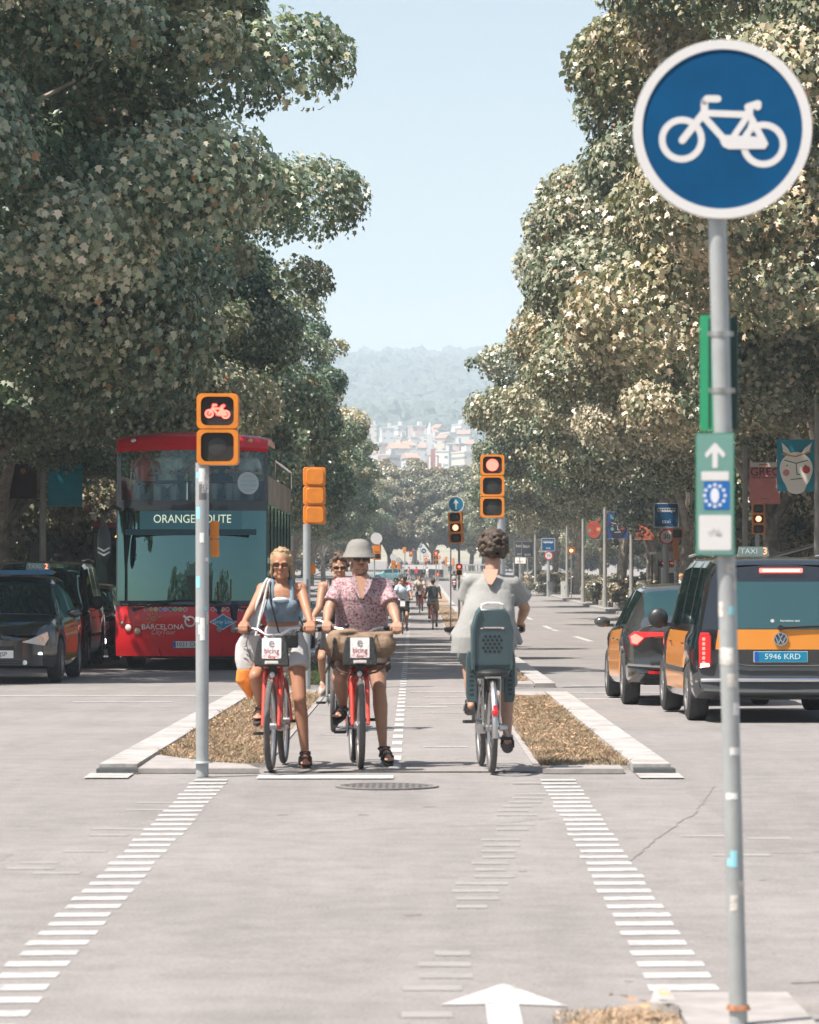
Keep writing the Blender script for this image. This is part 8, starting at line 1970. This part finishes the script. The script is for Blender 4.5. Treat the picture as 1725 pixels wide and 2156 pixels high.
rider('oncoming rider in beige top in the middle of the bike lane', 884, 46, -1, SK_B, cloth('beige_top', (.46, .4, .33)), cloth('rust_shorts', (.35, .1, .05)), HB, BRED, 'red bicycle of the rider in beige')
rider('oncoming rider in white behind the beige one', 891, 36, -1, SK_D, WHITE, cloth('blue_jeans', (.1, .14, .2)), HB, BGREY, 'grey bicycle of the rider in white')
rider('oncoming rider in red vest behind the one in pale blue', 853, 52, -1, SK_A, cloth('red_vest', (.45, .06, .05)), cloth('grey_shorts', (.2, .2, .2)), HB, BGREY, 'grey bicycle of the rider in the red vest')
for X_, Y_, lab, c in ((2.85, 232, 'scooter rider in pale shirt and white helmet on the nearer scooter', (.45, .42, .4)), (2.75, 300, 'scooter rider in dark jacket on the farther scooter', (.05, .055, .06))):
    o = simple(lab, (X_, Y_ - .05, gz(Y_) - .12), 1, 'ride', SK_B, cloth('scooter_top_%d' % int(Y_), c), cloth('scooter_legs', (.06, .07, .09)), HK, vox=.03, hat=None, long_leg=True)
    mb = MB(); mb.ell((X_, Y_ + .37, gz(Y_) + 1.5), (.13, .15, .14)); obj('helmet', mb, WHITE if Y_ < 250 else BLACK, o)
# people crossing and standing at the avenue end
rc = random.Random(31)
tops = [('pink', (.62, .3, .27)), ('white', (.66, .64, .62)), ('red', (.6, .06, .04)), ('black', (.02, .02, .03)), ('teal', (.1, .3, .33)), ('beige', (.5, .42, .33)), ('orange', (.65, .22, .06)), ('grey', (.25, .25, .25)), ('navy', (.03, .04, .1)), ('yellow', (.6, .45, .12))]
bots = [('pale trousers', (.5, .46, .42), True), ('blue shorts', (.08, .12, .2), False), ('black trousers', (.02, .02, .02), True), ('grey shorts', (.2, .2, .2), False)]
crowd = [(861, 410, 'pink', 0, 'wide striding', -1), (877, 412, 'red', 1, 'bright', 1), (900, 410, 'white', 0, 'tall', -1), (849, 409, 'grey', 3, 'slim', 1)]
for i, (px, Y, tn, bi, aj, fc) in enumerate(crowd):
    tc2 = dict(tops)[tn]; bn, bc, ll = bots[bi]; s = F / Y
    simple('%s pedestrian in %s top and %s on the far crossing' % (aj, tn, bn), ((px - 887) / s, Y, gz(Y) + .02), fc, 'walk', [SK_A, SK_B, SK_D][i % 3], cloth('cloth_' + tn, tc2), cloth('cloth_' + bn.replace(' ', '_'), bc), [HB, HK, HL][i % 3], vox=.028, long_leg=ll, yaw=R([90, 20, -60, 0][i]))
where = ['left end', 'left of middle', 'middle', 'right of middle', 'right end']
used = set()
for i in range(26):
    Y = 432 + (i * 37 % 26) * 4.2; s = F / Y; px = 838 + (i * 53 % 26) * 4.6 + rc.uniform(-1, 1); tn, tc2 = tops[(i * 7) % 10]; bn, bc, ll = bots[(i * 3) % 4]
    wh = where[min(4, int((px - 838) / 24))]; dp = 'front' if Y < 465 else 'middle' if Y < 500 else 'back'
    lab = 'pedestrian in %s top and %s, %s of the far crowd, %s rows' % (tn, bn, wh, dp)
    if lab in used: lab = 'second ' + lab
    used.add(lab)
    simple(lab, ((px - 887) / s, Y, gz(Y) + .02), -1 if i % 3 else 1, 'walk' if i % 2 else 'stand', [SK_A, SK_B, SK_D, SK_C][i % 4], cloth('cloth_' + tn, tc2), cloth('cloth_' + bn.replace(' ', '_'), bc), [HB, HK, HL, HG][i % 4], vox=.032, long_leg=ll, yaw=rc.uniform(-.8, .8), group='far crowd on the crossing')
# people at the bus shelter, upper parts visible over the hatchback
for px, s, tn, tc2, hr, lab in ((1402, 52, 'pink', (.62, .42, .4), HB, 'woman in pale pink top waiting in front of the bus shelter poster'), (1434, 55, 'denim', (.42, .5, .56), HL, 'woman with reddish blond hair and pale denim top beside the spotted post')):
    Y = F / s; simple(lab, ((px - 887) / s, Y, gz(Y) + .14), -1, 'stand', SK_A, cloth('cloth_' + tn, tc2), cloth('cloth_dark_skirt', (.08, .08, .1)), hr, vox=.02, hairlen=.06, yaw=R(25))
for px, s, tn, lab in ((1312, 44, 'white', 'seated looking person in white behind the hedge by the blue banner post'), (1268, 40, 'red', 'person in red behind the hedge by the green banner post'), (1340, 47, 'teal', 'person in teal behind the hedge left of the bus shelter')):
    Y = F / s; simple(lab, (11.6, Y, gz(Y) + .14), -1, 'stand', SK_B, cloth('cloth_' + tn, dict(tops)[tn]), cloth('cloth_dark_skirt', (.08, .08, .1)), HB, vox=.028)
# tourists on the upper deck
bx_, by_, bz_ = bus.location
def tourist(label, px, topc, skin, hair, pose='sit', hat=None, h=1.0, y=1.45, z=2.98, **kw):
    return simple(label, ((px - 887) / 126 * 1.022, by_ + y, bz_ + z), -1, pose, skin, topc, cloth('travel_trousers', (.3, .3, .28)), hair, h=h, vox=.02, long_leg=True, hat=hat, group='tourists on the upper deck of the red bus', **kw)
tourist('tourist in pink with straw hat taking a photo, left seat of the upper deck', 306, cloth('salmon_pink', (.75, .28, .25)), SK_B, HL, 'camera', hat=cloth('straw', (.62, .52, .36)), h=.97)
CHK = bpy.data.materials.new('checked_shirt'); CHK.use_nodes = True; t_ = CHK.node_tree; b_ = t_.nodes['Principled BSDF']; w_1 = t_.nodes.new('ShaderNodeTexChecker'); w_1.inputs['Scale'].default_value = 11; w_1.inputs[1].default_value = (.62, .66, .56, 1); w_1.inputs[2].default_value = (.42, .55, .5, 1); t_.links.new(t_.nodes.new('ShaderNodeTexCoord').outputs['Object'], w_1.inputs[0]); t_.links.new(w_1.outputs[0], b_.inputs['Base Color'])
tourist('big tourist in checked shirt and teal cap leaning on the rail of the upper deck', 352, CHK, SK_C, HB, 'sit', h=1.13, z=2.93, hat=cloth('cap_teal', (.02, .2, .25)))
tourist('tourist in black printed shirt and cap, right of the signal post on the deck', 469, cloth('black_tee', (.02, .03, .035)), SK_B, HB, 'sit', h=1.06, glasses=True, hat=cloth('cap_navy', (.03, .06, .09)))
tourist('tourist with pale hair and sunglasses at the right end of the deck', 516, cloth('pale_top', (.5, .52, .5)), SK_D, HG, 'sit', h=1.0, glasses=True)
tourist('tourist in white mostly behind the signal post on the upper deck', 425, cloth('white_tee', (.6, .6, .58)), SK_A, HB, 'camera', h=.95, y=1.6)
# driver
simple('bus driver in pale shirt behind the dark lower windscreen', (-3.86 + .6, by_ + 1.0 - .45, bz_ + .95), -1, 'sit', SK_B, cloth('driver_shirt', (.3, .4, .45)), cloth('driver_trousers', (.03, .03, .05)), HK, vox=.03, long_leg=True)
